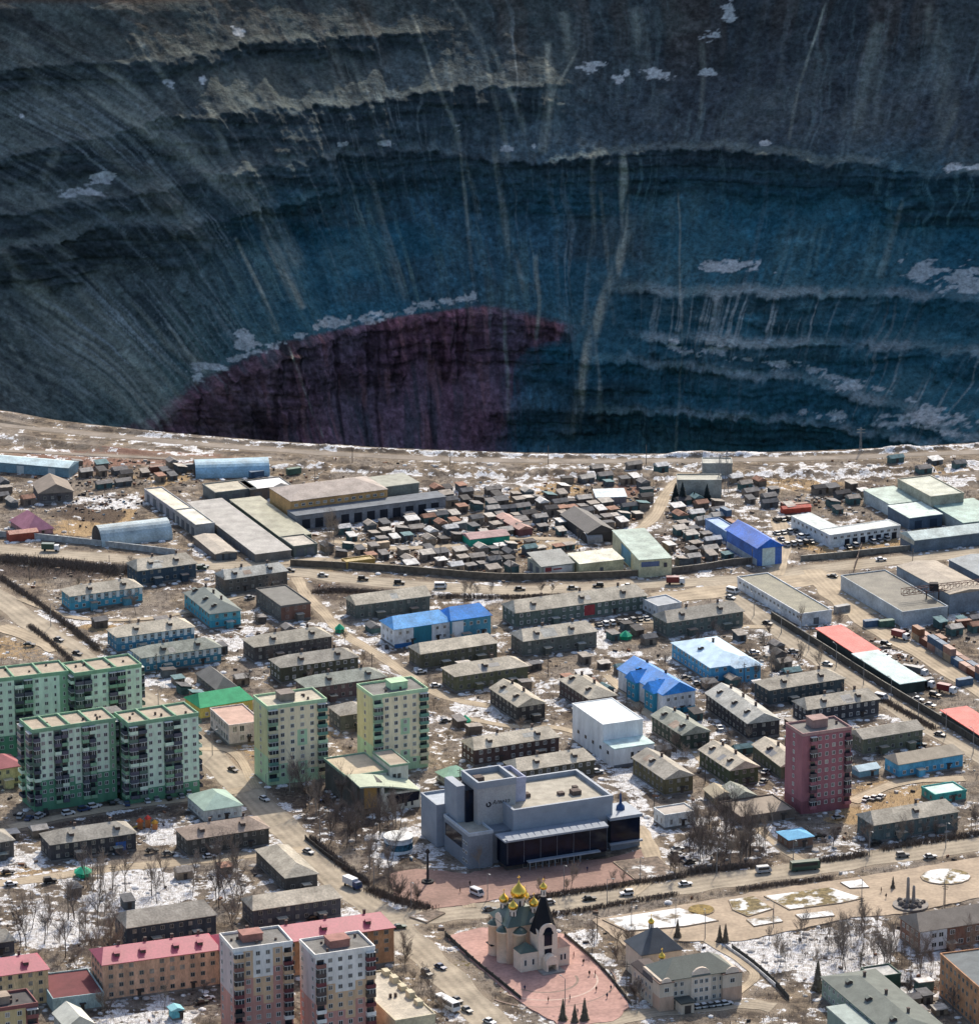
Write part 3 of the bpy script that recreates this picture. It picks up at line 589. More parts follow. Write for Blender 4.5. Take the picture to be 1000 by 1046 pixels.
# ================================================================== buildings: kit
def frame(F, L, R, h, w=None, ln=None, snap=.6):
    """eave corners in the photo (left, front, right) -> base point, angle, front length (local x), depth (local y)"""
    f = G(*F, h); l = G(*L, h) - f; r = G(*R, h) - f
    lf, ll = np.hypot(*r), np.hypot(*l)
    a = math.atan2(r[1], r[0]) if lf >= ll else math.atan2(l[1], l[0]) - math.pi / 2
    g = GRID(f[1]); a = snap * g + (1 - snap) * a
    e1 = np.array((math.cos(a), math.sin(a))); e2 = np.array((-math.sin(a), math.cos(a)))
    lx = float(r @ e1); ly = float(l @ e2)
    if w: (lx, ly) = (lx, w) if lf >= ll else (w, ly)
    return f, a, max(lx, 2.5), max(ly, 2.5)
def world(f, a, x, y):
    return (f[0] + x * math.cos(a) - y * math.sin(a), f[1] + x * math.sin(a) + y * math.cos(a))
GLASS = pm('window_glass', (.025, .032, .04), rough=.15, var=.5, sc=.5, spec=.5)
GLASSD = pm('dark_curtain_glass', (.006, .010, .022), rough=.12, var=.4, sc=.3, spec=.22)
CURT = [GLASS, GLASS, GLASS, pm('curtained_glass', (.11, .105, .095), rough=.2, var=.6, sc=1.0, spec=.4), pm('bright_curtain', (.26, .24, .21), rough=.3, var=.5, sc=1.0)]
WR = random.Random(77)
WFR = pm('white_window_frame', (.55, .55, .53), var=.1)
WFD = pm('wood_window_frame', (.26, .25, .22), var=.2)
SLATE = [pm('slate_roof_%d' % i, c, var=.30, sc=.2, fine=.22, bump=.2) for i, c in enumerate([(.39, .35, .28), (.44, .39, .31), (.33, .30, .25), (.49, .43, .335), (.33, .255, .20), (.28, .29, .245), (.40, .39, .35)])]
CHIM = pm('sooty_brick', (.10, .075, .065), var=.3, sc=1.5)
DOORM = pm('dark_door', (.06, .05, .045), var=.2)
DARKB = pm('dark_underside', (.05, .048, .048), var=.2)
_WM = {}
def window_mesh(w, h, fr, gl, mull=1):
    k = (round(w, 2), round(h, 2), fr.name, gl.name, mull)
    if k not in _WM:
        mb = MB(); t = .13
        mb.box(-w / 2 + t, -.03, t, w / 2 - t, 0, h - t, 1)
        mb.box(-w / 2, -.09, 0, w / 2, 0, t, 0); mb.box(-w / 2, -.09, h - t, w / 2, 0, h, 0)
        mb.box(-w / 2, -.09, t, -w / 2 + t, 0, h - t, 0); mb.box(w / 2 - t, -.09, t, w / 2, 0, h - t, 0)
        if mull: mb.box(-.05, -.08, t, .05, -.031, h - t, 0)
        me = bpy.data.meshes.new('window'); me.from_pydata(mb.v, [], mb.f); me.materials.append(fr); me.materials.append(gl)
        me.polygons.foreach_set('material_index', mb.m); me.update(); _WM[k] = me
    return _WM[k]
def put(root, name, me, x, y, z, rz=0.0, sub=None):
    o = link(name, me, root, (x, y, z), rz); return o
def mesh_of(mb, name, mats):
    me = bpy.data.meshes.new(name); me.from_pydata(mb.v, [], mb.f)
    mats = mats if isinstance(mats, (list, tuple)) else [mats]
    for m in mats: me.materials.append(m)
    me.polygons.foreach_set('material_index', mb.m); me.update(); return me
def face_windows(root, face, lx, ly, xs, zs, w, h, fr=WFR, gl=GLASS, mull=1, skip=0.0, rnd=None):
    n = 0
    for z in zs:
        for t in xs:
            if rnd and rnd.random() < skip: continue
            me = window_mesh(w, h, fr, WR.choice(CURT) if gl is GLASS else gl, mull)
            if face == 'F': put(root, 'window', me, t, -.004, z)
            elif face == 'L': put(root, 'window', me, -.004, t, z, -math.pi / 2)
            elif face == 'R': put(root, 'window', me, lx + .004, t, z, math.pi / 2)
            n += 1
def spread(a, b, step):
    n = max(1, int(round((b - a) / step))); return [a + (b - a) * (i + .5) / n for i in range(n)]
def hip_roof(mb, lx, ly, z, rise, ov=.5, kind='hip', mi=0, zb=None):
    """roof over 0..lx, 0..ly with the eave at z"""
    x0, y0, x1, y1 = -ov, -ov, lx + ov, ly + ov; A, B, C_, D_ = (x0, y0, z), (x1, y0, z), (x1, y1, z), (x0, y1, z)
    t = .18
    if lx >= ly:
        i = (y1 - y0) / 2 * (.9 if kind == 'hip' else 0); ym = (y0 + y1) / 2; P, Q = (x0 + i, ym, z + rise), (x1 - i, ym, z + rise)
        if kind == 'half': i = (y1 - y0) * .18; P, Q = (x0 + i, ym, z + rise), (x1 - i, ym, z + rise)
        mb.poly([A, B, Q, P], mi); mb.poly([C_, D_, P, Q], mi); mb.poly([B, C_, Q], mi); mb.poly([D_, A, P], mi)
    else:
        i = (x1 - x0) / 2 * (.9 if kind == 'hip' else 0); xm = (x0 + x1) / 2; P, Q = (xm, y0 + i, z + rise), (xm, y1 - i, z + rise)
        if kind == 'half': i = (x1 - x0) * .18; P, Q = (xm, y0 + i, z + rise), (xm, y1 - i, z + rise)
        mb.poly([B, C_, Q, P], mi); mb.poly([D_, A, P, Q], mi); mb.poly([A, B, P], mi); mb.poly([C_, D_, Q], mi)
    lo = lambda p: (p[0], p[1], p[2] - t)
    for a, b in ((A, B), (B, C_), (C_, D_), (D_, A)): mb.poly([lo(a), lo(b), b, a], mi)
    mb.poly([lo(D_), lo(C_), lo(B), lo(A)], mi)
def flat_roof(lx, ly, z, par=.7, th=.35, ov=.15, mi_par=1, mb=None, x0=0, y0=0):
    mb = mb or MB(); a, b, c_, d = x0 - ov, y0 - ov, x0 + lx + ov, y0 + ly + ov
    mb.box(a + th, b + th, z - .3, c_ - th, d - th, z + .05, 0)
    mb.box(a, b, z - .35, c_, b + th, z + par, mi_par); mb.box(a, d - th, z - .35, c_, d, z + par, mi_par)
    mb.box(a, b + th, z - .35, a + th, d - th, z + par, mi_par); mb.box(c_ - th, b + th, z - .35, c_, d - th, z + par, mi_par)
    return mb
DORM = {}
def dormer_mesh(m, c=CHIM):
    if m.name not in DORM:
        mb = MB(); mb.box(-.75, -.9, -.2, .75, .9, 1.0, 1)
        mb.poly([(-1, -1.1, .95), (1, -1.1, .95), (1, 0, 1.45), (-1, 0, 1.45)], 0); mb.poly([(1, 1.1, .95), (-1, 1.1, .95), (-1, 0, 1.45), (1, 0, 1.45)], 0)
        DORM[m.name] = mesh_of(mb, 'dormer', [m, c])
    return DORM[m.name]
def chim_mesh():
    if 'c' not in DORM:
        mb = MB(); mb.box(-.35, -.35, -.8, .35, .35, 1.3); mb.box(-.45, -.45, 1.3, .45, .45, 1.5); DORM['c'] = mesh_of(mb, 'chimney', CHIM)
    return DORM['c']
RECTS = []
def register(root, f, a, lx, ly, short):
    RECTS.append((f, a, lx, ly))
    root['_s'] = short
    ANCH.append((*world(f, a, lx / 2, ly / 2), short)); occ_poly([world(f, a, *q) for q in ((-1, -1), (lx + 1, -1), (lx + 1, ly + 1), (-1, ly + 1))])
HR = random.Random(3)
def house(short, label, L, F, R, h=6.0, wall=(.1, .1, .1), roof=None, kind='gable', w=None, rise=None, floors=2, fr=WFD, lower=None, panels=None, dorm=2, cat='house', skip=.05, ws=(1.25, 1.35), step=3.0, door=True, plinth=True, snap=.6, name='house', wins='FLR'):
    f, a, lx, ly = frame(F, L, R, h, w, snap=snap)
    root = thing(name, label, cat, (f[0], f[1], 0), a); register(root, f, a, lx, ly, short)
    wm = wall if not isinstance(wall, tuple) else pm('wall_' + short.replace(' ', '_'), wall, var=.28, sc=.4, fine=.2, vert=.35)
    rm = roof if roof is not None else HR.choice(SLATE)
    if isinstance(rm, tuple): rm = pm('roof_' + short.replace(' ', '_'), rm, var=.16, sc=.3, fine=.1)
    mb = MB(); mats = [wm]
    if lower is not None:
        lm = pm('lower_wall_' + short.replace(' ', '_'), lower, var=.2, sc=.4); mats.append(lm); hm = h * .52
        mb.box(0, 0, -1, lx, ly, hm, 1); mb.box(.03, .03, hm, lx - .03, ly - .03, h, 0)
    else: mb.box(0, 0, -1, lx, ly, h, 0)
    rise = rise if rise is not None else min(lx, ly) * .26
    if kind == 'gable':
        if lx >= ly: mb.poly([(0, 0, h), (0, ly / 2, h + rise * .96), (0, ly, h)]); mb.poly([(lx, 0, h), (lx, ly, h), (lx, ly / 2, h + rise * .96)])
        else: mb.poly([(0, 0, h), (lx, 0, h), (lx / 2, 0, h + rise * .96)]); mb.poly([(0, ly, h), (lx / 2, ly, h + rise * .96), (lx, ly, h)])
    mb.build('wall', mats, root)
    if plinth:
        q = MB(); q.box(-.08, -.08, -1, lx + .08, ly + .08, .5); q.build('plinth', pm('plinth_concrete', (.17, .16, .15)), root)
    if kind == 'flat':
        ro = flat_roof(lx, ly, h, .45).build('roof', [rm, wm], root)
    else:
        q = MB(); hip_roof(q, lx, ly, h, rise, .5, kind); ro = q.build('roof', rm, root)
        lng = max(lx, ly)
        for i in range(dorm):
            t = lng * (i + .5 + HR.uniform(-.12, .12)) / dorm
            if lx >= ly: link('dormer', dormer_mesh(rm), ro, (t, ly * .24, h + rise * .42), 0)
            else: link('dormer', dormer_mesh(rm), ro, (lx * .24, t, h + rise * .42), math.pi / 2)
        for i in range(dorm):
            t = lng * (i + .85) / (dorm + .4)
            if lx >= ly: link('chimney', chim_mesh(), ro, (t, ly * .58, h + rise * .85), 0)
            else: link('chimney', chim_mesh(), ro, (lx * .58, t, h + rise * .85), 0)
    if kind != 'flat':
        for i in range(HR.choice((0, 1, 1, 2)) if rm in SLATE else 0):
            sx = HR.uniform(2, 6); q = MB(); A_ = max(lx, ly); t = HR.uniform(A_ * .2, A_ * .75)
            hh = min(lx, ly) / 2 + .5; sl = rise / hh; y0_, y1_ = sorted((HR.uniform(.2, hh * .8), HR.uniform(.2, hh * .8)))
            zz = lambda y: h + (y + .5) * sl + .04
            if y1_ - y0_ > .8 and not (kind == 'hip' and (t < hh + 1 or t + sx > A_ - hh - 1)):
                if lx >= ly: q.poly([(t, y0_ - .5, zz(y0_ - .5)), (t + sx, y0_ - .5, zz(y0_ - .5)), (t + sx, y1_ - .5, zz(y1_ - .5)), (t, y1_ - .5, zz(y1_ - .5))])
                else: q.poly([(y0_ - .5, t + sx, zz(y0_ - .5)), (y0_ - .5, t, zz(y0_ - .5)), (y1_ - .5, t, zz(y1_ - .5)), (y1_ - .5, t + sx, zz(y1_ - .5))])
                q.build('roof_patch', HR.choice([SLATE[0], SLATE[4], SLATE[6], pm('tin_patch', (.22, .22, .22), rough=.5, var=.2)]), ro)
    zs = [1.15 + i * (h - .3) / floors for i in range(floors)]; zs = [z for z in zs if z + ws[1] < h - .15] or [h * .4]
    for fc, ln in (('F', lx), ('L', ly), ('R', ly)):
        if fc in wins: face_windows(root, fc, lx, ly, spread(.8, ln - .8, step), zs, *ws, fr=fr, skip=skip, rnd=HR)
    if panels is not None:
        pmx = pm('panel_' + short.replace(' ', '_'), panels, var=.12); q = MB()
        for t in spread(.5, lx - .5, 3.0): q.box(t + .85, -.06, h * .54, t + 2.1, .02, h - .25)
        q.build('wall_panel', pmx, root)
    if door:
        d = MB(); d.box(-.55, -.1, .2, .55, 0, 2.2, 0); d.box(-.95, -1.1, 2.35, .95, 0, 2.5, 0)
        dm = mesh_of(d, 'door', DOORM)
        for t in ([lx * .27, lx * .73] if lx > 16 else [lx * .5]):
            link('door', dm, root, (t + 1.2, -.02, 0))
            if floors == 2 and HR.random() < .6:
                q = MB(); hp = HR.uniform(2.3, 2.8); pw_ = HR.uniform(1.1, 1.6); q.box(t + 1.2 - pw_, -HR.uniform(1.4, 2.4), -.5, t + 1.2 + pw_, -.12, hp); q.build('porch', wm, root); q = MB(); q.box(t + 1.0 - pw_, -2.6, hp + .01, t + 1.4 + pw_, -.12, hp + .18); q.build('porch_roof', HR.choice(SLATE), root)
    return root, lx, ly
# ------------------------------------------------------------------ the two-storey streets
# short name, label, L, F, R, options
OLV = (.12, .125, .075); GRY = (.085, .085, .083); DRK = (.05, .047, .048); BRN = (.10, .072, .058); SLB = (.055, .075, .085); GRN = (.10, .12, .085); PINKB = (.17, .105, .09)
HOUSES = [
 ('dark blue trimmed house', 'dark two-storey house with turquoise end wall just below the grey arched hangar', (130, 575), (141, 583), (200, 575), dict(wall=(.05, .075, .10), kind='half', rise=3)),
 ('first turquoise house', 'turquoise two-storey house with white upper panels, alone beside the dark strip of scrub', (63, 602), (72, 609), (145, 599), dict(wall=(.10, .26, .33), lower=(.07, .30, .40), panels=(.62, .64, .62), kind='hip', fr=WFR)),
 ('turquoise hip roofed house', 'turquoise house running away from view under a grey hipped roof', (192, 605), (215, 627), (244, 622), dict(wall=(.10, .30, .36), lower=(.05, .27, .36), kind='hip', w=12, roof=(.20, .22, .20), dorm=3)),
 ('grey house by the junction', 'grey-brown two-storey house facing the dirt junction below the long garages', (217, 586), (230, 592), (292, 582), dict(wall=(.13, .115, .10), kind='half')),
 ('red ended grey house', 'grey house running away from view with reddish brick gable end', (262, 602), (287, 620), (316, 614), dict(wall=(.13, .12, .11), kind='flat', w=12, roof=(.17, .165, .15), red=True)),
 ('house in the road fork', 'olive-grey house with pale lean roof inside the fork of the dirt tracks', (359, 611), (364, 618), (440, 609), dict(wall=(.10, .11, .10), kind='gable', w=10, rise=2.6, dorm=0, roof=SLATE[3])),
 ('long green grey house', 'longest grey-green two-storey house with cars along its front', (516, 616), (527, 626), (662, 609), dict(wall=(.10, .13, .115), kind='half', w=12, fr=WFR, dorm=3, roof=SLATE[1])),
 ('grey house by the crossroads', 'grey-green house west of the wide dirt crossroads, right of the longest house', (673, 628), (682, 636), (757, 623), dict(wall=(.10, .12, .11), kind='half', w=11)),
 ('second turquoise house', 'turquoise house with white window panels, upper one of the stepped pair', (111, 644), (120, 651), (198, 640), dict(wall=(.10, .22, .30), lower=(.05, .17, .26), panels=(.60, .63, .62), kind='hip', w=10.5, fr=WFR)),
 ('third turquoise house', 'turquoise house with white window panels, lower one of the stepped pair', (138, 667), (145, 672), (225, 660), dict(wall=(.10, .22, .29), lower=(.045, .16, .22), panels=(.55, .58, .58), kind='hip', w=10.5, fr=WFR)),
 ('upper brown grey house', 'brown-grey hip-roofed house, uppermost of the three stacked below the turquoise hipped house', (252, 655), (260, 661), (338, 649), dict(wall=(.085, .075, .072), kind='hip', w=10.5)),
 ('middle olive house', 'olive-ended house with pale window band, middle of the three stacked grey houses', (279, 676), (287, 682), (366, 671), dict(wall=(.085, .085, .06), kind='hip', w=10.5, fr=WFR)),
 ('lower pinkish house', 'pinkish brown house right behind the pair of yellow-green towers', (306, 696), (314, 703), (394, 691), dict(wall=(.14, .095, .09), kind='hip', w=10.5)),
 ('olive house under the blue roof', 'long olive-brown house directly below the blue-roofed white block', (421, 660), (430, 668), (507, 656), dict(wall=(.11, .105, .075), kind='half', w=10, dorm=0, roof=SLATE[3])),
 ('khaki gabled house', 'khaki hip-roofed house with bright khaki end wall right of the track', (453, 682), (465, 691), (539, 680), dict(wall=(.125, .125, .075), kind='hip', w=11, dorm=1)),
 ('pink ended house', 'grey-green house with pinkish end wall below the longest house', (526, 648), (535, 655), (610, 645), dict(wall=(.115, .12, .105), kind='half', w=11, roof=SLATE[1])),
 ('black timber house', 'blackened timber house running away from view, its dark gable to the right', (501, 703), (529, 722), (553, 716), dict(wall=DRK, kind='gable', w=10.5)),
 ('house behind the white block', 'dark reddish house half hidden behind the white two-tier block', (572, 694), (602, 714), (631, 708), dict(wall=(.085, .062, .058), kind='hip', w=10.5)),
 ('brown house behind the palace', 'dark brown house with white windows behind the stage tower of the palace', (477, 756), (485, 766), (570, 752), dict(wall=(.075, .05, .047), kind='half', w=10.5, fr=WFR, roof=SLATE[3])),
 ('beige roofed house behind the palace', 'house with pale beige roof touching the back parapet of the palace hall', (519, 780), (529, 788), (606, 775), dict(wall=(.085, .08, .06), kind='half', w=10.5, fr=WFR, roof=SLATE[3])),
 ('dark green house', 'dark green timber house running away from view right of the white block', (666, 731), (697, 751), (720, 745), dict(wall=(.045, .06, .05), kind='gable', w=10.5)),
 ('yellowed timber house', 'brown timber house with yellow-green side below the dark green house', (646, 774), (679, 796), (702, 789), dict(wall=(.12, .105, .06), kind='gable', w=10.5, dorm=1)),
 ('moss green house', 'moss green timber house running away from view, left of the maroon tower', (715, 766), (746, 787), (770, 780), dict(wall=(.07, .085, .05), kind='gable', w=10.5)),
 ('black house by the light blue roof', 'black timber house running away from view below the light-blue roofed house', (730, 707), (764, 739), (793, 733), dict(wall=(.045, .042, .045), kind='gable', w=12, dorm=3)),
 ('upper slate house', 'dark slate house with hipped roof above the house behind the maroon tower', (775, 699), (786, 705), (861, 692), dict(wall=SLB, kind='hip', w=10.5, roof=SLATE[1])),
 ('house behind the maroon tower', 'blackish house half hidden behind the maroon tower top', (811, 717), (825, 725), (898, 714), dict(wall=(.05, .052, .062), kind='half', w=10.5, fr=WFR)),
 ('khaki plastered house', 'plain khaki plastered house right of the maroon tower', (876, 749), (882, 755), (941, 744), dict(wall=(.12, .125, .09), kind='gable', w=9.5, dorm=0, rise=2)),
 ('bright blue house', 'bright blue two-storey house under a beige roof beside the diagonal road', (910, 772), (918, 781), (982, 769), dict(wall=(.10, .34, .52), lower=(.06, .27, .45), kind='half', w=9, dorm=0, roof=(.40, .34, .26), fr=WFR, h=5)),
 ('olive cottage behind the tower', 'small olive cottage partly hidden behind the maroon tower left side', (776, 760), (798, 783), (812, 778), dict(wall=(.10, .105, .07), kind='gable', w=9, h=5, dorm=1)),
 ('green shed house', 'low dark green cottage below the moss green house', (735, 806), (750, 816), (769, 811), dict(wall=(.05, .065, .045), kind='gable', h=3.5, floors=1, dorm=0, w=8)),
 ('blue ended street house', 'blue-green house along the street below the ochre yard', (885, 834), (893, 843), (977, 828), dict(wall=(.10, .13, .13), kind='half', w=11, roof=SLATE[1], dorm=1)),
 ('left dark street house', 'dark house with blue door panel at the left above the big snowfield', (43, 856), (52, 863), (139, 851), dict(wall=(.05, .05, .055), kind='hip', w=11, fr=WFD)),
 ('right dark street house', 'dark hip-roofed house beside the main diagonal street', (181, 851), (192, 858), (274, 845), dict(wall=(.075, .072, .065), kind='hip', w=11)),
 ('black blue house behind trees', 'dark blue house behind bare trees above the long red roof', (121, 939), (130, 948), (220, 934), dict(wall=(.05, .062, .078), kind='half', w=12, dorm=0, h=6.5)),
 ('stepped grey house', 'grey house in two stepped halves running down to the bus street', (262, 868), (292, 897), (322, 891), dict(wall=(.095, .09, .082), kind='hip', w=10.5, h=5, roof=SLATE[0], dorm=0)),
 ('street corner house', 'grey-blue house with pale roof just above the second red roof', (251, 922), (259, 930), (348, 917), dict(wall=(.085, .085, .095), kind='half', w=10.5, roof=SLATE[3], dorm=0)),
 ('edge house far left', 'beige-roofed house cut by the left edge beside the snow', (-60, 860), (-52, 868), (13, 857), dict(wall=(.09, .085, .08), kind='hip', w=10.5)),
 ('edge barrack far left', 'dark low barrack cut by the left edge below the snowfield', (-60, 963), (-50, 970), (14, 960), dict(wall=(.06, .06, .07), kind='half', w=9, h=4.5, dorm=0, floors=1)),
 ('cottage between the towers', 'small grey house seen between the two yellow-green towers', (337, 722), (348, 731), (366, 727), dict(wall=(.095, .10, .085), kind='hip', w=11, dorm=0)),
 ('grey steep shed', 'steep grey-roofed shed below the stepped turquoise pair', (202, 688), (222, 705), (240, 700), dict(wall=(.13, .13, .12), kind='hip', h=3, floors=1, roof=(.19, .18, .165), dorm=0, door=False, rise=3.5)),
 ('sand coloured shed', 'sand-coloured shed standing in the yard below the pale-blue long warehouse', (37, 493), (40, 504), (73, 501), dict(snap=.3, wall=(.11, .10, .10), kind='gable', h=4, floors=1, dorm=0, w=14, roof=(.24, .20, .165))),
]
for short, label, L, F, R, o in HOUSES:
    o = dict(o); red = o.pop('red', False); o.setdefault('h', 6.0)
    r, lx, ly = house(short, label, L, F, R, **o)
    if red:
        q = MB(); q.box(.02, -.07, .5, lx - .02, .02, 5.6); q.build('brick_end_wall', pm('red_brick_end', (.19, .10, .075)), r)
    if short == 'long green grey house':
        q = MB(); q.box(lx * .52, -.12, 1.2, lx * .60, .0, 5.2); q.build('red_stair_panel', pm('red_panel', (.26, .045, .05)), r)
    if short == 'left dark street house':
        q = MB(); q.box(lx * .76, -.12, .6, lx * .88, 0, 3.6); q.build('blue_panel', pm('blue_panel', (.03, .10, .30)), r)
# ================================================================== towers
def pnt(n, c, var=.15): return pm('paint_' + n, c, var=var, sc=.4, fine=.09, vert=.22)
BAL = {}
def balcony_mesh(w, m, glazed):
    k = (round(w, 2), m.name, glazed)
    if k not in BAL:
        mb = MB(); d = 1.25
        mb.box(-w / 2, -d, -.1, w / 2, 0, .06, 0)
        mb.box(-w / 2, -d, .06, w / 2, -d + .07, 1.05, 0); mb.box(-w / 2, -d + .07, .06, -w / 2 + .07, 0, 1.05, 0); mb.box(w / 2 - .07, -d + .07, .06, w / 2, 0, 1.05, 0)
        if glazed:
            mb.box(-w / 2 + .05, -d + .05, 1.06, w / 2 - .05, -.02, 2.35, 1); mb.box(-w / 2, -d, 2.36, w / 2, 0, 2.5, 2)
            for t in (-w / 6, w / 6): mb.box(t - .06, -d + .01, 1.05, t + .06, -d + .045, 2.36, 2)
        else: mb.box(-w / 2 + .3, -.04, .1, w / 2 - .3, -.005, 2.1, 1)
        BAL[k] = mesh_of(mb, 'balcony', [m, GLASS, WFR])
    return BAL[k]
FH = 2.8
def tower(short, label, F, L, R, nf, cols, lcols, cell, balm, base=1.2, w=None, roofm=None, parm=None, pent=None, cat='apartment tower', name='apartment_tower', rnd=None, win=(1.35, 1.45), rcols=None, dividers=None, bskip=0, z0=0.0):
    """cols: string per bay of the front, W window, B balcony, N blank, S small window; cell(face, col, row, ncols) -> material"""
    rnd = rnd or random.Random(len(short)); H = base + nf * FH + .6
    f, a, lx, ly = frame(F, L, R, H + .6, w)
    root = thing(name, label, cat, (f[0], f[1], 0), a); register(root, f, a, lx, ly, short)
    mb = MB(); mats = []
    def mi(m):
        if m not in mats: mats.append(m)
        return mats.index(m)
    def face(fc, cs, length):
        n = len(cs)
        for j in range(n):
            t0, t1 = length * j / n, length * (j + 1) / n
            zz = [-1, base] + [base + FH * (k + 1) for k in range(nf)] + [H]
            for k in range(len(zz) - 1):
                row = k - 1; m_ = mi(cell(fc, j, row, n))
                if fc == 'F': q = [(t0, 0, zz[k]), (t1, 0, zz[k]), (t1, 0, zz[k + 1]), (t0, 0, zz[k + 1])]
                elif fc == 'L': q = [(0, t1, zz[k]), (0, t0, zz[k]), (0, t0, zz[k + 1]), (0, t1, zz[k + 1])]
                elif fc == 'R': q = [(lx, t0, zz[k]), (lx, t1, zz[k]), (lx, t1, zz[k + 1]), (lx, t0, zz[k + 1])]
                else: q = [(t1, ly, zz[k]), (t0, ly, zz[k]), (t0, ly, zz[k + 1]), (t1, ly, zz[k + 1])]
                mb.poly(q, m_)
                if fc == 'K' or row < 0 or row >= nf: continue
                tm = (t0 + t1) / 2; zb = base + FH * row; bw = t1 - t0; ch = cs[j]
                P = {'F': (tm, 0, 0.0), 'L': (0, tm, -math.pi / 2), 'R': (lx, tm, math.pi / 2)}[fc]
                if ch == 'B':
                    put(root, 'balcony', balcony_mesh(min(bw - .25, 3.6), rnd.choice(balm), rnd.random() < .6), P[0], P[1], zb + .15, P[2])
                elif ch in 'WS':
                    ww = win[0] if ch == 'W' else .8
                    put(root, 'window', window_mesh(ww, win[1], WFR, WR.choice(CURT), ch == 'W'), P[0], P[1], zb + .95, P[2])
    face('F', cols, lx); face('L', lcols, ly); face('R', rcols or lcols, ly); face('K', 'N' * 3, lx)
    mb.build('wall', mats, root)
    ro = flat_roof(lx, ly, H, .75, .35, .12).build('roof', [roofm or ROOFT, parm or cell('F', 0, nf, 1)], root)
    if pent:
        x, y, sx, sy, h_, pmn = pent; q = MB()
        q.box(lx * x - sx / 2, ly * y - sy / 2, H + .02, lx * x + sx / 2, ly * y + sy / 2, H + h_); q.box(lx * x - sx / 2 - .2, ly * y - sy / 2 - .2, H + h_, lx * x + sx / 2 + .2, ly * y + sy / 2 + .2, H + h_ + .25)
        q.build('lift_machine_room', pmn, ro)
    for i in range(5):
        q = MB(); x, y = lx * rnd.uniform(.1, .9), ly * rnd.uniform(.15, .85); q.box(x - .3, y - .3, H, x + .3, y + .3, H + rnd.uniform(.5, 1.2)); q.build('roof_vent', CHIM, ro)
    for t, wd in dividers or []:
        q = MB(); q.box(lx * t - wd / 2, .25, H, lx * t + wd / 2, ly - .25, H + .95); q.build('parapet_divider', parm or cell('F', 0, nf, 1), ro)
    return root, lx, ly, H
ROOFT = pm('bitumen_roof', (.16, .155, .145), var=.3, sc=.25, fine=.2)
ROOFB = pm('sandy_roof', (.36, .30, .23), var=.22, sc=.25, fine=.15)
ROOFD = pm('dark_bitumen_roof', (.07, .065, .065), var=.3, sc=.25)
LM, MM, DM, XM = pnt('pale_mint', (.60, .72, .57)), pnt('mid_green', (.22, .37, .24)), pnt('deep_green', (.10, .25, .155)), pnt('loggia_grey_green', (.11, .16, .13))
GBAL = [XM, pnt('loggia_ink', (.055, .06, .075)), pnt('loggia_slate', (.085, .09, .115)), MM, pnt('loggia_mauve', (.115, .105, .135)), LM]
def green_cell(cols, low):
    def c(fc, j, k, n):
        ch = cols[j] if fc == 'F' and j < len(cols) else 'W'
        if k >= 9: return MM
        if fc == 'F' and k < low[min(j, len(low) - 1)]: return DM
        if fc != 'F': return MM if k > 1 else DM
        if ch == 'B': return XM
        if ch == 'S': return MM if j % 2 else LM
        return LM
    return c
def green(short, label, F, L, R, cols, low, div, w=12.5, lc='BWB'):
    return tower(short, label, F, L, R, 9, cols, lc, green_cell(cols, low), GBAL, base=2.0, w=w, roofm=ROOFB, parm=MM, cat='apartment block', name='apartment_block', dividers=div, win=(1.3, 1.35))
g1 = green('left front green block', 'nine-storey mint and dark green block, left wing of the front pair', (33, 746), (22, 740), (117, 733), 'BWWBBWWBBWWS', [1.2, 2.5, 2.5, 2.5, 2.5, 2.5, 1.5, 1.5, 1.5, 2.5, 2.5, 2.5], [(.22, .5), (.45, .5), (.7, .5)])
g2 = green('right front green block', 'nine-storey mint and dark green block, right wing of the front pair', (131, 739), (122, 733), (201, 727), 'BBWWBBWW', [.5, .5, .5, .5, .5, .5, .5, .5], [(.3, .5), (.68, .5)])
green('left rear green block', 'green nine-storey block behind the front pair, cut by the left edge', (-42, 698), (-52, 692), (73, 689), 'WWBBWWBBWWSS', [1.5] * 12, [(.2, .5), (.5, .5), (.75, .5)])
green('right rear green block', 'green nine-storey block behind the front pair, its sandy roof ending by the turquoise houses', (76, 688), (68, 682), (144, 678), 'BBWWBBWW', [.5] * 8, [(.3, .5), (.62, .5)])
# the dark stairwell between the two front wings
f, a, lx, ly = frame((117, 735), (109, 729), (131, 734), 27); lx = 5.2
th_ = thing('stair_tower', 'narrow green stair tower with a dark doorway joining the two front green blocks', 'stair tower', (*world(f, a, -.5, 4.2), 0), a)
q = MB(); q.box(0, 0, -1, lx, 7, 27.3); q.build('wall', MM, th_); q = MB(); q.box(-.1, -.1, 27.3, lx + .1, 7, 27.8); q.build('roof', ROOFT, th_)
q = MB(); q.box(.4, -.15, .1, lx - .4, -.01, 4.5); q.build('doorway', DARKB, th_)
for k in range(8): put(th_, 'window', window_mesh(1.2, 1.5, WFR, GLASS, 0), lx * .35, -.004, 6 + k * FH)
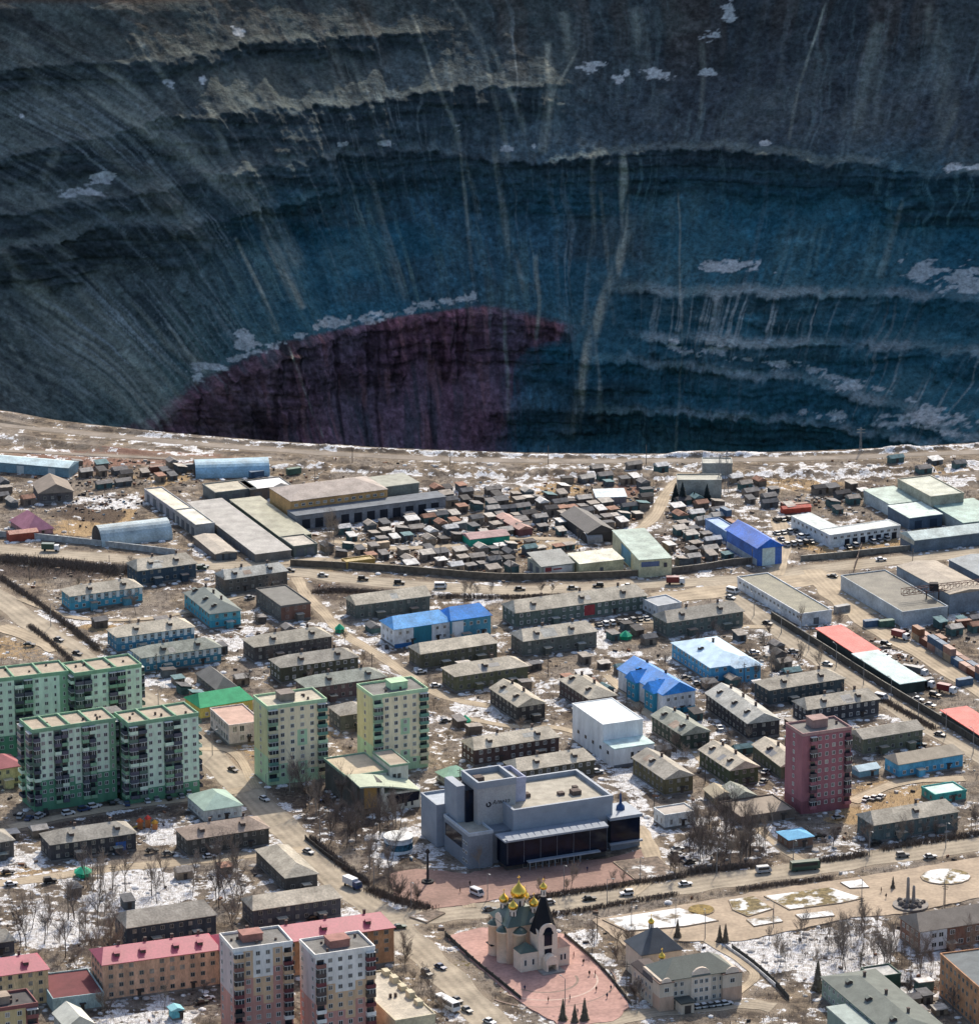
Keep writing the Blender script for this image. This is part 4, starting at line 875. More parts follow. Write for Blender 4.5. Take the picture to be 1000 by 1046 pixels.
# yellow-green twins
CRM, MNT, YEL = pnt('cream', (.76, .66, .45)), pnt('mint', (.40, .56, .36)), pnt('straw', (.54, .52, .30))
def twin_cell(fc, j, k, n):
    if k >= 9: return MNT
    if k < 1: return MNT
    if fc == 'F' and j == n - 1: return CRM
    if fc == 'L': return YEL if k > 2 else MNT
    if fc == 'F' and j in (0, n - 1): return MNT
    if k < 2 and j % 2: return MNT
    if j == 3: return MNT if k in (4, 5) else CRM
    return CRM
TB = [pnt('bal_sage', (.20, .30, .21)), pnt('bal_mint', (.42, .58, .40)), pnt('bal_teal', (.12, .25, .20)), pnt('bal_cream', (.5, .47, .33)), pnt('bal_straw', (.55, .5, .3))]
tower('left yellow-green tower', 'cream and mint nine-storey tower, left of the twin towers, with grey lift house', (273, 722), (261, 712), (334, 714), 9, 'BWWWWB', 'NWN', twin_cell, TB, base=1.6, roofm=pm('pale_tower_roof', (.42, .38, .30)), parm=MNT, pent=(.42, .5, 5, 5, 2.6, pm('grey_brown_concrete', (.20, .17, .15))), w=13)
tower('right yellow-green tower', 'cream and mint nine-storey tower, right of the twin towers, with mint lift house', (381, 711), (364, 701), (437, 703), 9, 'BWWWWB', 'NWN', twin_cell, TB, base=1.6, roofm=ROOFT, parm=MNT, pent=(.58, .5, 6, 5, 2.4, MNT), w=14)
# maroon tower
MRN, MRD = pnt('maroon', (.31, .13, .15)), pnt('dark_maroon', (.23, .09, .105))
tower('maroon tower', 'maroon-pink nine-storey tower with grey roof and lift house, standing alone', (820, 750), (801, 739), (870, 743), 9, 'NBWWWWB', 'NWN', lambda fc, j, k, n: MRD if (k < 1 or k >= 9) else MRN, [pnt('bal_plum', (.12, .06, .075)), MRN, pnt('bal_ash', (.14, .11, .11))], base=1.6, roofm=ROOFT, parm=pnt('pinkish_parapet', (.34, .21, .2)), pent=(.50, .6, 5.5, 5, 2.8, pm('pinkish_concrete', (.30, .20, .18))), win=(1.2, 1.35))
# patchwork towers at the bottom
WHT, PCH, PNK, LAV = pnt('white', (.74, .72, .68)), pnt('peach', (.60, .42, .27)), pnt('brick_pink', (.50, .26, .22)), pnt('lavender', (.55, .46, .45))
def patch(steps):
    def c(fc, j, k, n):
        if k >= 9: return WHT
        t = steps[j % len(steps)]
        if fc == 'L': return LAV if k > 3 else PNK
        return WHT if k >= t else PCH if k >= t - 2 - (j % 2) else PNK
    return c
PB = [pnt('bal_wine', (.15, .05, .055)), pnt('bal_rust', (.24, .12, .10)), PCH, WHT, pnt('bal_umber', (.09, .07, .065))]
RP = pm('red_lift_house', (.30, .15, .125))
tower('left patchwork tower', 'white, peach and pink patchwork tower, left of the pair at the bottom edge', (238, 970), (221, 956), (299, 962), 9, 'BWWWWB', 'WNW', patch([7, 9, 6, 6, 9, 7]), PB, base=1.4, parm=WHT, roofm=ROOFT, pent=(.42, .55, 6, 4.5, 2.2, RP), w=13)
tower('right patchwork tower', 'white, peach and pink patchwork tower, right of the pair at the bottom edge', (322, 976), (304, 962), (382, 966), 9, 'BWWWWB', 'WNW', patch([6, 6, 5, 5, 6, 6]), PB, base=1.4, parm=WHT, roofm=ROOFT, pent=(.5, .5, 6, 5, 2.2, RP), w=13)
YL = pnt('warm_yellow', (.55, .44, .24)); BRD = pnt('brown_red', (.22, .09, .085))
tower('yellow corner tower', 'yellow tower with brown-red balcony side, cut by the bottom left corner', (-24, 1034), (-40, 1022), (38, 1024), 9, 'WWWWB', 'WNW', lambda fc, j, k, n: BRD if (fc == 'F' and j == n - 1) else YL, [BRD, PNK], base=1.4, roofm=ROOFD, parm=BRD, pent=(.46, .5, 5, 4, 2.2, pm('tan_concrete', (.33, .26, .2))), w=11)
# ------------------------------------------------------------------ red roofed terraces
RED = pm('crimson_metal_roof', (.40, .075, .115), rough=.5, var=.12, sc=.2, spec=.4); PEA = (.50, .32, .22)
for sh, lb, L, F, R in (('long red roofed block', 'peach four-storey block under a crimson roof, left of the patchwork towers', (92, 973), (105, 986), (226, 971)), ('second red roofed block', 'peach-brown block under a crimson roof, seen right behind the patchwork towers', (214, 960), (226, 972), (403, 948))):
    house(sh, lb, L, F, R, h=11.5, wall=PEA if 'long' in sh else (.36, .20, .11), roof=RED, kind='half', w=13, floors=4, fr=WFD, cat='apartment block', name='apartment_block', rise=2.8, dorm=4, step=3.2, ws=(1.4, 1.4))
house('yellow red roofed block', 'yellow block under a crimson roof cut by the left edge', (-60, 994), (-50, 1004), (49, 990), h=11, wall=(.55, .42, .25), roof=RED, kind='half', w=13, floors=4, cat='apartment block', name='apartment_block', rise=2.8, dorm=2)
house('rose roofed shop', 'small yellow building with rose-red roof left of the front green block', (-22, 778), (-16, 788), (22, 781), h=6.5, wall=(.52, .42, .24), roof=(.36, .13, .14), kind='hip', w=12, dorm=0, cat='shop')
house('maroon flat hall', 'low hall with maroon roof and pale blue-grey wall left of the peach block', (49, 996), (54, 1022), (105, 1014), h=4.5, wall=(.27, .36, .37), roof=(.13, .035, .04), kind='flat', floors=1, wins='', cat='hall', name='shop_hall', snap=.8)
# ================================================================== landmark: palace of culture
PAL = pm('grey_blue_cladding', (.25, .285, .335), rough=.6, var=.1, sc=.3, fine=.05); PALD = pm('dark_grey_cladding', (.19, .215, .25), rough=.6, var=.1, sc=.3); PALW = pm('pale_cladding', (.40, .44, .48), var=.12); LIL = pm('lilac_cladding', (.34, .36, .47), var=.08)  # grey-blue cladding in mid, dark and pale tones, plus lilac
PROOF = pm('beige_gravel_roof', (.36, .33, .27), var=.2, sc=.3)
f, a, _x, _y = frame((517, 858), (500, 846), (614, 838), 11, snap=.9)
pal = thing('palace_of_culture', 'large grey-blue palace of culture with stage tower, roof parapets and dark glass front', 'palace', (f[0], f[1], 0), a)
def loc(u, v, h):                                        # photo pixel at height h -> palace frame
    p = G(u, v, h) - f; return float(p[0] * math.cos(a) + p[1] * math.sin(a)), float(-p[0] * math.sin(a) + p[1] * math.cos(a))
x1, y1 = loc(614, 838, 11); hx0, hy0 = loc(527, 832, 17); hx1, hy1 = loc(623, 813, 17); _b = loc(591, 788, 17)
hy0 = (hy0 + hy1) / 2; hd = max(_b[1] - hy0, 22)
q = MB(); q.box(hx0, hy0, -1, hx1, hy0 + hd, 15.8); q.build('hall_wall', PAL, pal); flat_roof(hx1 - hx0, hd, 16.2, 1.6, .9, .2, x0=hx0, y0=hy0).build('hall_roof', [PROOF, PAL], pal)
for x, y, s, h_ in ((.3, .5, 1.2, 1.3), (.62, .4, 1.0, 1.0), (.75, .35, 1.5, 1.6), (.8, .5, .8, 1.3), (.1, .7, 1.2, 1.1)):
    q = MB(); q.box(hx0 + (hx1 - hx0) * x - s, hy0 + hd * y - s, 16.2, hx0 + (hx1 - hx0) * x + s, hy0 + hd * y + s, 16.2 + h_); q.build('roof_vent', CHIM, pal)
fy = min(hy0 - 2, y1)                                   # glass foyer in front of the hall
q = MB(); q.box(0.6, .9, -1, x1, hy0, 1.9, 0); q.box(0, 0, 1.9, x1, hy0, 10.2, 1); q.build('foyer_wall', [DARKB, GLASSD], pal)
q = MB(); q.box(-.8, -1.0, 10.2, x1, hy0 - .1, 10.7); q.build('foyer_roof', PAL, pal)
q = MB()
for i in range(14): t = x1 * (i + .5) / 14; q.poly([(t - 1.2, -1.2, 10.9), (t + 1.3, -1.2, 10.9), (t + .9, 1.2, 11.7), (t - 1.2, 1.2, 11.7)]); q.poly([(t - 1.2, -1.2, 10.5), (t + 1.3, -1.2, 10.5), (t + 1.3, -1.2, 10.9), (t - 1.2, -1.2, 10.9)]); q.poly([(t + 1.3, -1.2, 10.5), (t + .9, 1.2, 10.5), (t + .9, 1.2, 11.7), (t + 1.3, -1.2, 10.9)])
q.build('sawtooth_eave', PAL, pal)
q = MB(); q.box(7, -1.9, 2.6, x1 - 3, -.1, 3.0); q.build('entrance_canopy', PAL, pal)
for i in range(9): q = MB(); q.box(7.4 + i * 2.2, -1.8, -1, 7.6 + i * 2.2, -1.55, 2.6); q.build('canopy_column', PALD, pal)
for i in range(6): t = .4 + (x1 - .6) * i / 6; q = MB(); q.box(t, -.07, 2.5, t + .08, -.01, 10.1); q.build('glass_mullion', PALD, pal)
for i in range(8): put(pal, 'entrance_door', window_mesh(1.5, 1.6, WFD, GLASSD), 7 + i * 2.7, .88, .2)
px0, py0 = loc(624, 836, 11); px1, py1 = loc(649, 828, 11); pw = max(px1 - px0, 7.5)
px0 = max(px0, x1 + .05)                                # right corner pavilion
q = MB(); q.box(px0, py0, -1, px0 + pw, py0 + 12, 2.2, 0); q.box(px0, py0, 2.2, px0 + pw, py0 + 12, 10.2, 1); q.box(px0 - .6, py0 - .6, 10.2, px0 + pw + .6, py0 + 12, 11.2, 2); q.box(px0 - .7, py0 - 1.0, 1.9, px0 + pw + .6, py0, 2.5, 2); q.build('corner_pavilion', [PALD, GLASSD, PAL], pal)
q = MB(); q.lathe([(1.5, 11.2), (1.4, 12.2), (.5, 13.2), (.3, 16), (.05, 17.5)], (px0 + pw * .6, py0 + 6), 8); q.build('roof_spire', pm('navy_metal', (.02, .06, .16), rough=.4), pal)
# stage tower
tx0, ty0 = loc(489, 802, 25); tx1, ty1 = loc(526, 795, 25); ty0 = (ty0 + ty1) / 2; tw = tx1 - tx0
q = MB(); q.box(tx0, ty0, -1, tx1, ty0 + 13, 23.2); q.build('stage_tower_wall', pm('stone_grey_cladding', (.33, .34, .35), rough=.6, var=.08, sc=.3), pal)
flat_roof(tw, 13, 23.6, 1.9, .8, .15, x0=tx0, y0=ty0).build('stage_tower_roof', [PROOF, PAL], pal)
q = MB(); q.box(tx1, ty0 + 2.2, -1, tx1 + 4.5, ty0 + 14, 22.6); q.build('side_stair_wall', LIL, pal); flat_roof(4.5, 11.8, 23, 1.4, .5, .1, x0=tx1 + .02, y0=ty0 + 2.2).build('side_stair_roof', [PROOF, LIL], pal)
q = MB(); q.box(tx0 - 2.6, ty0 + 3.5, -1, tx0, ty0 + 13, 22, 1); q.box(tx0 - 5.4, ty0 + 4.5, -1, tx0 - 2.6, ty0 + 14.5, 23.5, 0); q.build('recessed_stair_wall', [PAL, GLASSD], pal)
q = MB(); q.box(tx0 + 1, ty0 + 4, 23.7, tx0 + 4, ty0 + 7, 25.6); q.build('roof_plant', CHIM, pal)
q = MB()                                                # round mark and name on the stage tower
cx, cz = tx0 + tw * .28, 17.6
for k in range(16):
    t0, t1 = 2 * math.pi * k / 16, 2 * math.pi * (k + 1) / 16; ro, ri = .95, .42
    if 3 < k < 6: continue
    P = lambda r, t: (cx + r * math.cos(t), ty0 - .05, cz + r * math.sin(t)); q.poly([P(ri, t0), P(ri, t1), P(ro, t1), P(ro, t0)])
q.build('round_emblem', pm('black_sign', (.02, .02, .03)), pal)
tc = bpy.data.curves.new('sign_letters', 'FONT'); tc.body = 'Алмаз'; tc.size = 2.0; tc.shear = .25; tc.extrude = .03
to = bpy.data.objects.new('tmp', tc); COL.objects.link(to); bpy.context.view_layer.update()
me = bpy.data.meshes.new_from_object(to.evaluated_get(bpy.context.evaluated_depsgraph_get())); bpy.data.objects.remove(to); me.materials.clear(); me.materials.append(pm('black_sign', (.02, .02, .03)))
o = link('sign_letters', me, pal, (cx + 1.2, ty0 - .06, cz - .2)); o.rotation_euler = (math.pi / 2, 0, 0)
# left wing
wx0, wy0 = loc(479, 853, 11.5); wx1, _ = loc(503, 849, 11.5); _l = loc(433, 838, 11.5); wd = max(_l[1] - wy0, 20)
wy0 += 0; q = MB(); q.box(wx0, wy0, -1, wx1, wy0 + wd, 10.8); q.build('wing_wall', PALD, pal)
flat_roof(wx1 - wx0, wd, 11.2, .7, .5, .15, x0=wx0, y0=wy0).build('wing_roof', [PROOF, PALW], pal)
q = MB(); q.box(wx0 - .12, wy0 + wd * .28, 5.2, wx0 - .01, wy0 + wd - 1, 9.4); q.build('ribbon_window', GLASSD, pal)
for z in (1.2, 4.2, 7.2): 
    for t in spread(wy0 + 1, wy0 + wd * .26, 2.4): put(pal, 'window', window_mesh(1.5, 1.2, WFR, GLASS), wx0 - .004, t, z, -math.pi / 2)
bx0, by0 = loc(446, 824, 14); bx1, _ = loc(473, 814, 14); bl = loc(432, 811, 14); bdp = max(bl[1] - by0, 10)
q = MB(); q.box(bx0, by0, 0, bx1, by0 + bdp, 13.2); q.build('upper_block_wall', PAL, pal); flat_roof(bx1 - bx0, bdp, 13.6, .9, .5, .1, x0=bx0, y0=by0).build('upper_block_roof', [PALW, PAL], pal)
q = MB(); q.box(wx0 + .5, wy0 + wd + .12, -1, tx0 - 5.5, ty0 + 12, 10.5); q.build('rear_wing_wall', PAL, pal)
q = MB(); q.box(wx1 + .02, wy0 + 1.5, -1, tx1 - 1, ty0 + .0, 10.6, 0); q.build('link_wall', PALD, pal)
ANCH.append((*world(f, a, x1 * .5, 6), 'palace of culture'))
for rc in ((0, -3, x1, hy0), (hx0 - 8, hy0, hx1, hy0 + hd), (px0, py0 - 1, px0 + pw + 1, py0 + 13), (wx0 - 1, wy0 - 1, wx1 + 1, wy0 + wd + 2), (tx0 - 7, ty0 - 2, tx1 + 6, ty0 + 16), (bx0 - 1, by0 - 1, bx1, by0 + bdp)):
    occ_poly([world(f, a, *q) for q in ((rc[0], rc[1]), (rc[2], rc[1]), (rc[2], rc[3]), (rc[0], rc[3]))])
# ================================================================== landmark: church
CH_ = lambda u, v, h=0: G(u, v, h)
cf = G(563, 996, 0); ca = R_(24); chu = thing('church', 'white and peach orthodox church with green roofs, black tent tower and five gold domes', 'church', (cf[0], cf[1], 0), ca)
CW = pm('church_white', (.70, .58, .47), var=.08, sc=.6); CP = pm('church_peach', (.62, .44, .32), var=.08, sc=.6); CG = pm('church_green_roof', (.055, .085, .07), rough=.45, var=.12, spec=.5); CT = pm('black_tent_roof', (.007, .009, .014), rough=.5, spec=.15, var=.3)
GOLD = bpy.data.materials.new('gold_leaf'); GOLD.use_nodes = True; gp = GOLD.node_tree.nodes['Principled BSDF']; gp.inputs['Base Color'].default_value = (.85, .55, .10, 1); gp.inputs['Metallic'].default_value = 1; gp.inputs['Roughness'].default_value = .28
def cl(u, v, h):
    p = G(u, v, h) - cf; return float(p[0] * math.cos(ca) + p[1] * math.sin(ca)), float(-p[0] * math.sin(ca) + p[1] * math.cos(ca))
def onion(parent, x, y, z, r, neck, nm='gold_dome'):
    d = MB(); d.lathe([(r * .98, z), (r * 1.0, z + neck)], (x, y), 14); d.lathe([(r * 1.12, z + neck * .95), (r * 1.12, z + neck)], (x, y), 14); dr = d.build('drum', CW, parent, True)
    for k in range(6):
        w_ = MB()
        t = k * math.pi / 3 + .3; c0, s0 = math.cos(t), math.sin(t); w_.obox((x + c0 * (r * 1.0), y + s0 * (r * 1.0)), (-s0, c0), .12, z + neck * .25, z + neck * .8, r * .3); w_.build('drum_window', GLASSD, dr)
    z0 = z + neck; p = [(r * .95, 0), (r * 1.3, .35 * r), (r * 1.42, .75 * r), (r * 1.3, 1.2 * r), (r * .95, 1.65 * r), (r * .5, 2.1 * r), (r * .18, 2.5 * r), (.05, 3.0 * r)]
    o = MB(); o.lathe([(a_, z0 + b_) for a_, b_ in p], (x, y), 18); dm = o.build(nm, GOLD, parent, True)
    zz = z0 + 2.9 * r; hh = max(1.0, r * .9); o = MB(); o.box(x - .06, y - .06, zz, x + .06, y + .06, zz + hh); o.box(x - hh * .3, y - .05, zz + hh * .6, x + hh * .3, y + .05, zz + hh * .72); o.build('cross', GOLD, dm)
# main cube, centre from the photo
mx, my = cl(534, 979, 0); hb = 12.0; hw = 6.4; my += 3.0
q = MB(); q.box(mx - hw, my - hw, -1, mx + hw, my + hw, hb, 0); q.build('nave_wall', CP, chu)
for cx_, cy_, r_ in ((mx - hw, my - 3.2, 2.1), (mx - hw, my + 3.2, 2.1), (mx - 2.6, my - hw, 2.1)):
    q = MB(); q.lathe([(r_, -1), (r_, hb - 2.4), (r_ * 1.08, hb - 2.4), (r_ * 1.08, hb - 1.9)], (cx_, cy_), 16); q.build('apse_wall', CW, chu, True)
for cx_, cy_, r_ in ((mx - hw, my - 3.2, 2.35), (mx - hw, my + 3.2, 2.35), (mx - 2.6, my - hw, 2.35)):
    q = MB(); q.lathe([(r_, hb - 1.9), (r_ * .6, hb - .9), (.2, hb - .2)], (cx_, cy_), 16); q.build('apse_roof', CG, chu)
q = MB(); e = hw + .5
for A_, B_ in (((-1, -1), (1, -1)), ((1, -1), (1, 1)), ((1, 1), (-1, 1)), ((-1, 1), (-1, -1))):
    q.poly([(mx + A_[0] * e, my + A_[1] * e, hb), (mx + B_[0] * e, my + B_[1] * e, hb), (mx + B_[0] * 2.4, my + B_[1] * 2.4, hb + 4.2), (mx + A_[0] * 2.4, my + A_[1] * 2.4, hb + 4.2)])
q.poly([(mx - 2.4, my - 2.4, hb + 4.2), (mx + 2.4, my - 2.4, hb + 4.2), (mx + 2.4, my + 2.4, hb + 4.2), (mx - 2.4, my + 2.4, hb + 4.2)]); q.poly([(mx - e, my - e, hb - .02), (mx - e, my + e, hb - .02), (mx + e, my + e, hb - .02), (mx + e, my - e, hb - .02)])
q.build('nave_roof', CG, chu)
def kok(parent, c, d, w_, z0, z1, th=.35, nm='zakomara'):   # rounded gable standing on a wall
    o = MB(); n = 10; pts = [(-w_ / 2, z0), (w_ / 2, z0)] + [(w_ / 2 * math.cos(t), z1 - w_ / 2 + w_ / 2 * math.sin(t)) for t in np.linspace(0, math.pi, n)]
    for s in (0, th):
        P = [(c[0] + d[0] * t + -d[1] * s, c[1] + d[1] * t + d[0] * s, z) for t, z in pts]; o.poly(P if s == 0 else P[::-1])
    for i in range(len(pts)):
        a_, b_ = pts[i], pts[(i + 1) % len(pts)]
        o.poly([(c[0] + d[0] * a_[0], c[1] + d[1] * a_[0], a_[1]), (c[0] + d[0] * a_[0] - d[1] * th, c[1] + d[1] * a_[0] + d[0] * th, a_[1]), (c[0] + d[0] * b_[0] - d[1] * th, c[1] + d[1] * b_[0] + d[0] * th, b_[1]), (c[0] + d[0] * b_[0], c[1] + d[1] * b_[0], b_[1])])
    return o.build(nm, CW, parent)
kok(chu, (mx + 3.2, my - hw - .05), (1, 0), 5.2, 9.5, 14.4); kok(chu, (mx - hw - .4, my + .0), (0, -1), 4.6, 9.5, 14.6)
onion(chu, mx, my, hb + 3.2, 1.8, 3.4)
for dx, dy in ((-3.4, -3.4), (3.4, -3.4), (-3.4, 3.4), (3.4, 3.4)): onion(chu, mx + dx, my + dy, hb + 1.6, 1.08, 2.8)
for z in (3.5, 7.5): 
    for t in (-.2, 3.2): put(chu, 'window', window_mesh(.8, 2.0, WFR, GLASSD, 0), mx + t + 1.5, my - hw - .01, z)
# bell tower over the entrance
bx, by = cl(559, 990, 0); by += 2.6; bw = 3.1
q = MB(); q.box(bx - bw, by - bw, -1, bx + bw, by + bw, 11.2); q.build('bell_tower_wall', CW, chu)
kok(chu, (bx, by - bw - .06), (1, 0), 5.6, 9, 14.6, .6, 'bell_gable'); kok(chu, (bx - bw - .06, by), (0, -1), 5.0, 9, 13.2, .5, 'bell_gable')
q = MB(); q.lathe([(1.3, 11.2), (1.3, 11.25)], (bx, by), 8)
o = MB(); n = 12
pts = [(-1.3, 7.6), (1.3, 7.6)] + [(1.3 * math.cos(t), 12.2 + 1.3 * math.sin(t)) for t in np.linspace(0, math.pi, n)]
o.poly([(bx + t, by - bw - .1, z) for t, z in pts]); o.build('bell_arch', GLASSD, chu)
o = MB(); o.box(bx - 1.15, by - bw - .12, 1.6, bx + 1.15, by - bw - .02, 6.6); o.build('tall_window', GLASSD, chu)
o = MB(); o.lathe([(4.1, 11.2), (3.9, 11.9), (2.2, 17.5), (.6, 22.6)], (bx, by + .4), 8, a0=math.pi / 8); o.build('tent_roof', CT, chu)
onion(chu, bx, by + .4, 22.2, .85, 2.2)
for s, rm_ in ((-1, CG), (1, pm('rose_porch_roof', (.30, .19, .16)))):
    x0_ = bx - bw - 5.6 if s < 0 else bx + bw + .02; x1_ = bx - bw - .02 if s < 0 else bx + bw + 4.2
    q = MB(); q.box(x0_, by - 2.6, -1, x1_, by + 2.8, 6.2); q.build('side_chapel_wall', CW, chu)
    q = MB(); i0 = len(q.v); hx_ = (x0_ + x1_) / 2; A = [(x0_ - .3, by - 2.9, 6.2), (x1_ + (.3 if s > 0 else 0), by - 2.9, 6.2), (x1_ + (.3 if s > 0 else 0), by + 2.8, 6.2), (x0_ - .3, by + 2.8, 6.2)]
    for i in range(4): q.poly([A[i], A[(i + 1) % 4], (hx_, by, 8.6)])
    q.build('side_chapel_roof', rm_, chu)
    for t in (x0_ + 1.5, x1_ - 1.5): put(chu, 'window', window_mesh(.8, 2.0, WFR, GLASSD, 0), t, by - 2.61, 2)
q = MB(); q.box(mx + hw, my - 2.5, -1, bx + bw + 2, my + 3, 5.5); q.build('refectory_wall', CW, chu); q = MB(); q.box(mx + hw, my - 2.7, 5.5, bx + bw + 2.2, my + 3.2, 6.1); q.build('refectory_roof', CG, chu)
for t in (-1.9, 1.3): pr = MB(); pr.box(bx + t, by - bw - 3.2, -1, bx + t + .6, by - bw - .2, 3); pr.build('porch_pier', CW, chu)
kok(chu, (bx, by - bw - 3.3), (1, 0), 4.0, 2.6, 5.4, 3.0, 'porch_gable'); o = MB(); o.box(bx - 3.6, by - bw - 4.6, -1, bx + 3.6, by - bw - .2, .55); o.build('stone_steps', pm('step_stone', (.3, .28, .26)), chu)
c0 = cl(503, 977, 0)
POSTS = []
for i in range(4): o = MB(); POSTS.append(o); o.tube((c0[0] + (i % 2) * 2.8, c0[1] + (i // 2) * 2.4, -.5), (c0[0] + (i % 2) * 2.8, c0[1] + (i // 2) * 2.4, 3.6), .1)
can = thing('well_canopy', 'small black-roofed canopy on posts left of the church', 'canopy', (cf[0], cf[1], 0), ca); [o.build('post', CW, can) for o in POSTS]
o = MB(); hip_roof(o, 3.4, 3.0, 3.6, 1.0, .5); cr = o.build('roof', CT, can); cr.location = (c0[0] - .3, c0[1] - .3, 0)
ANCH.append((cf[0] - 2, cf[1] + 4, 'church')); occ_poly([world(cf, ca, *q) for q in ((mx - 10, my - 10), (bx + 9, by - 8), (bx + 9, by + 12), (mx - 10, my + 9))])
# ================================================================== sheds, halls, offices
CORR = {}
def corr(n, c, rough=.55):                              # corrugated metal: ribs by bump
    m = pm(n, c, rough=rough, var=.30, sc=.2, spec=.3, fine=.18); nt = m.node_tree
    if 'Wave Texture' not in nt.nodes:
        tcn = _n(nt, 'ShaderNodeTexCoord'); wv = _n(nt, 'ShaderNodeTexWave'); wv.inputs['Scale'].default_value = 1.2
        nt.links.new(tcn.outputs['Object'], wv.inputs[0]); b = _n(nt, 'ShaderNodeBump'); b.inputs['Strength'].default_value = .6; b.inputs['Distance'].default_value = .12
        nt.links.new(wv.outputs[1], b.inputs['Height']); nt.links.new(b.outputs[0], nt.nodes['Principled BSDF'].inputs['Normal'])
    return m
def hall(short, label, L, F, R, h=5, wall=(.2, .2, .2), roof=(.3, .3, .3), kind='gable', w=None, ln=None, rise=1.2, cat='warehouse', gates='', wins='', snap=.7, bands=None, gate=(.12, .13, .14), ov=.25, gs=(3.2, 3.4), step=6.0, par=.45, zw=None):
    f, a, lx, ly = frame(F, L, R, h, w, snap=snap); root = thing(cat.replace(' ', '_'), label, cat, (f[0], f[1], 0), a); register(root, f, a, lx, ly, short)
    k = short.replace(' ', '_'); wm = wall if not isinstance(wall, tuple) else corr('cladding_' + k, wall); rm = roof if not isinstance(roof, tuple) else corr('metal_roof_' + k, roof)
    mb = MB(); mats = [wm]; mb.box(0, 0, -1, lx, ly, h)
    if kind == 'gable':
        if lx >= ly: mb.poly([(0, 0, h), (0, ly / 2, h + rise * .95), (0, ly, h)]); mb.poly([(lx, 0, h), (lx, ly, h), (lx, ly / 2, h + rise * .95)])
        else: mb.poly([(0, 0, h), (lx, 0, h), (lx / 2, 0, h + rise * .95)]); mb.poly([(0, ly, h), (lx / 2, ly, h + rise * .95), (lx, ly, h)])
    mb.build('wall', mats, root)
    if kind == 'flat': ro = flat_roof(lx, ly, h, par).build('roof', [rm, wm], root)
    elif kind == 'lean':
        q = MB(); z0, z1 = h, h + rise; e = ov; A, B, C_, D_ = (-e, -e, z0), (lx + e, -e, z0), (lx + e, ly + e, z1), (-e, ly + e, z1)
        q.poly([A, B, C_, D_]); lo = lambda p: (p[0], p[1], p[2] - .2); [q.poly([lo(x), lo(y), y, x]) for x, y in ((A, B), (B, C_), (C_, D_), (D_, A))]; q.poly([lo(D_), lo(C_), lo(B), lo(A)]); ro = q.build('roof', rm, root)
    else: q = MB(); hip_roof(q, lx, ly, h, rise, ov, kind); ro = q.build('roof', rm, root)
    gm = pm('gate_' + k, gate, var=.15)
    for fc in gates:
        ln_ = lx if fc == 'F' else ly
        for t in spread(.6, ln_ - .6, step):
            q = MB(); gw, gh = min(gs[0], ln_ - 1), min(gs[1], h - .4); q.box(-gw / 2, -.08, 0, gw / 2, 0, gh)
            link('gate', mesh_of(q, 'gate', gm), root, (t, -.004, 0) if fc == 'F' else (-.004, t, 0), 0 if fc == 'F' else -math.pi / 2)
    for fc in wins: face_windows(root, fc, lx, ly, spread(.8, (lx if fc == 'F' else ly) - .8, 3.2), [zw or h * .55], 1.6, 1.1)
    if bands:
        z0, z1, bc = bands; q = MB(); q.box(-.06, -.06, z0, lx + .06, ly + .06, z1); q.build('wall_band', pm('band_' + k, bc), root)
    return root, lx, ly
def arch(short, label, F, R, r, wd, h0=.6, col=(.3, .4, .45), end=(.1, .1, .1), flip=False, snap=.5, ends=True):
    """barrel hangar: F,R ground line of the near long side; r rise, wd span"""
    f = G(*F); r_ = G(*R) - f; ln = float(np.hypot(*r_)); a = math.atan2(r_[1], r_[0]); a = a if snap == 0 else (1 - snap) * a + snap * GRID(f[1])
    root = thing('arched_hangar', label, 'hangar', (f[0], f[1], 0), a); register(root, f, a, ln, wd, short)
    q = MB(); n = 14; P = [(wd / 2 - wd / 2 * math.cos(t), h0 + r * math.sin(t)) for t in np.linspace(0, math.pi, n)]; P = [(0, -.5)] + P + [(wd, -.5)]
    for i in range(len(P) - 1): q.poly([(0, *P[i]), (ln, *P[i]), (ln, *P[i + 1]), (0, *P[i + 1])])
    q.build('barrel_roof', corr('barrel_' + short.replace(' ', '_'), col, .4), root, True)
    em = pm('hangar_end_' + short.replace(' ', '_'), end)
    for x in (.25, ln - .25): q = MB(); q.poly([(x, y, z) for y, z in P]); q.build('end_wall', em, root)
    q = MB(); q.box(.1, wd * .3, -.3, .24, wd * .7, h0 + r * .6); q.build('gate', DARKB, root)
    return root
hall('pale blue long warehouse', 'long pale-blue warehouse at the left edge near the pit road', (-58, 460), (-60, 467), (70, 478), h=4.2, wall=(.16, .27, .33), roof=(.42, .56, .60), w=11, gates='F', gate=(.45, .5, .5), step=14, rise=1.4, snap=0)
arch('blue barrel hangar', 'light-blue barrel hangar nearest the pit road', (200, 489), (276, 488), 5.4, 15, col=(.26, .42, .52), end=(.08, .10, .11), snap=.2)
arch('grey arched hangar', 'big grey-blue arched hangar beside the left road with open dark end', (104, 559), (178, 552), 6.5, 13, col=(.34, .42, .45), end=(.06, .06, .06), snap=.6)
arch('small grey arch store', 'small grey arched store among the dark sheds', (600, 556), (616, 554), 3.4, 7, col=(.24, .24, .25), end=(.04, .04, .04))
house('mauve tent roofed hall', 'small hall under a steep mauve-pink tent roof at the left', (8, 532), (28, 543), (54, 537), h=2.6, wall=(.30, .17, .18), roof=(.38, .17, .22), kind='hip', w=11, rise=5, dorm=0, floors=1, wins='', cat='hall', name='hall')
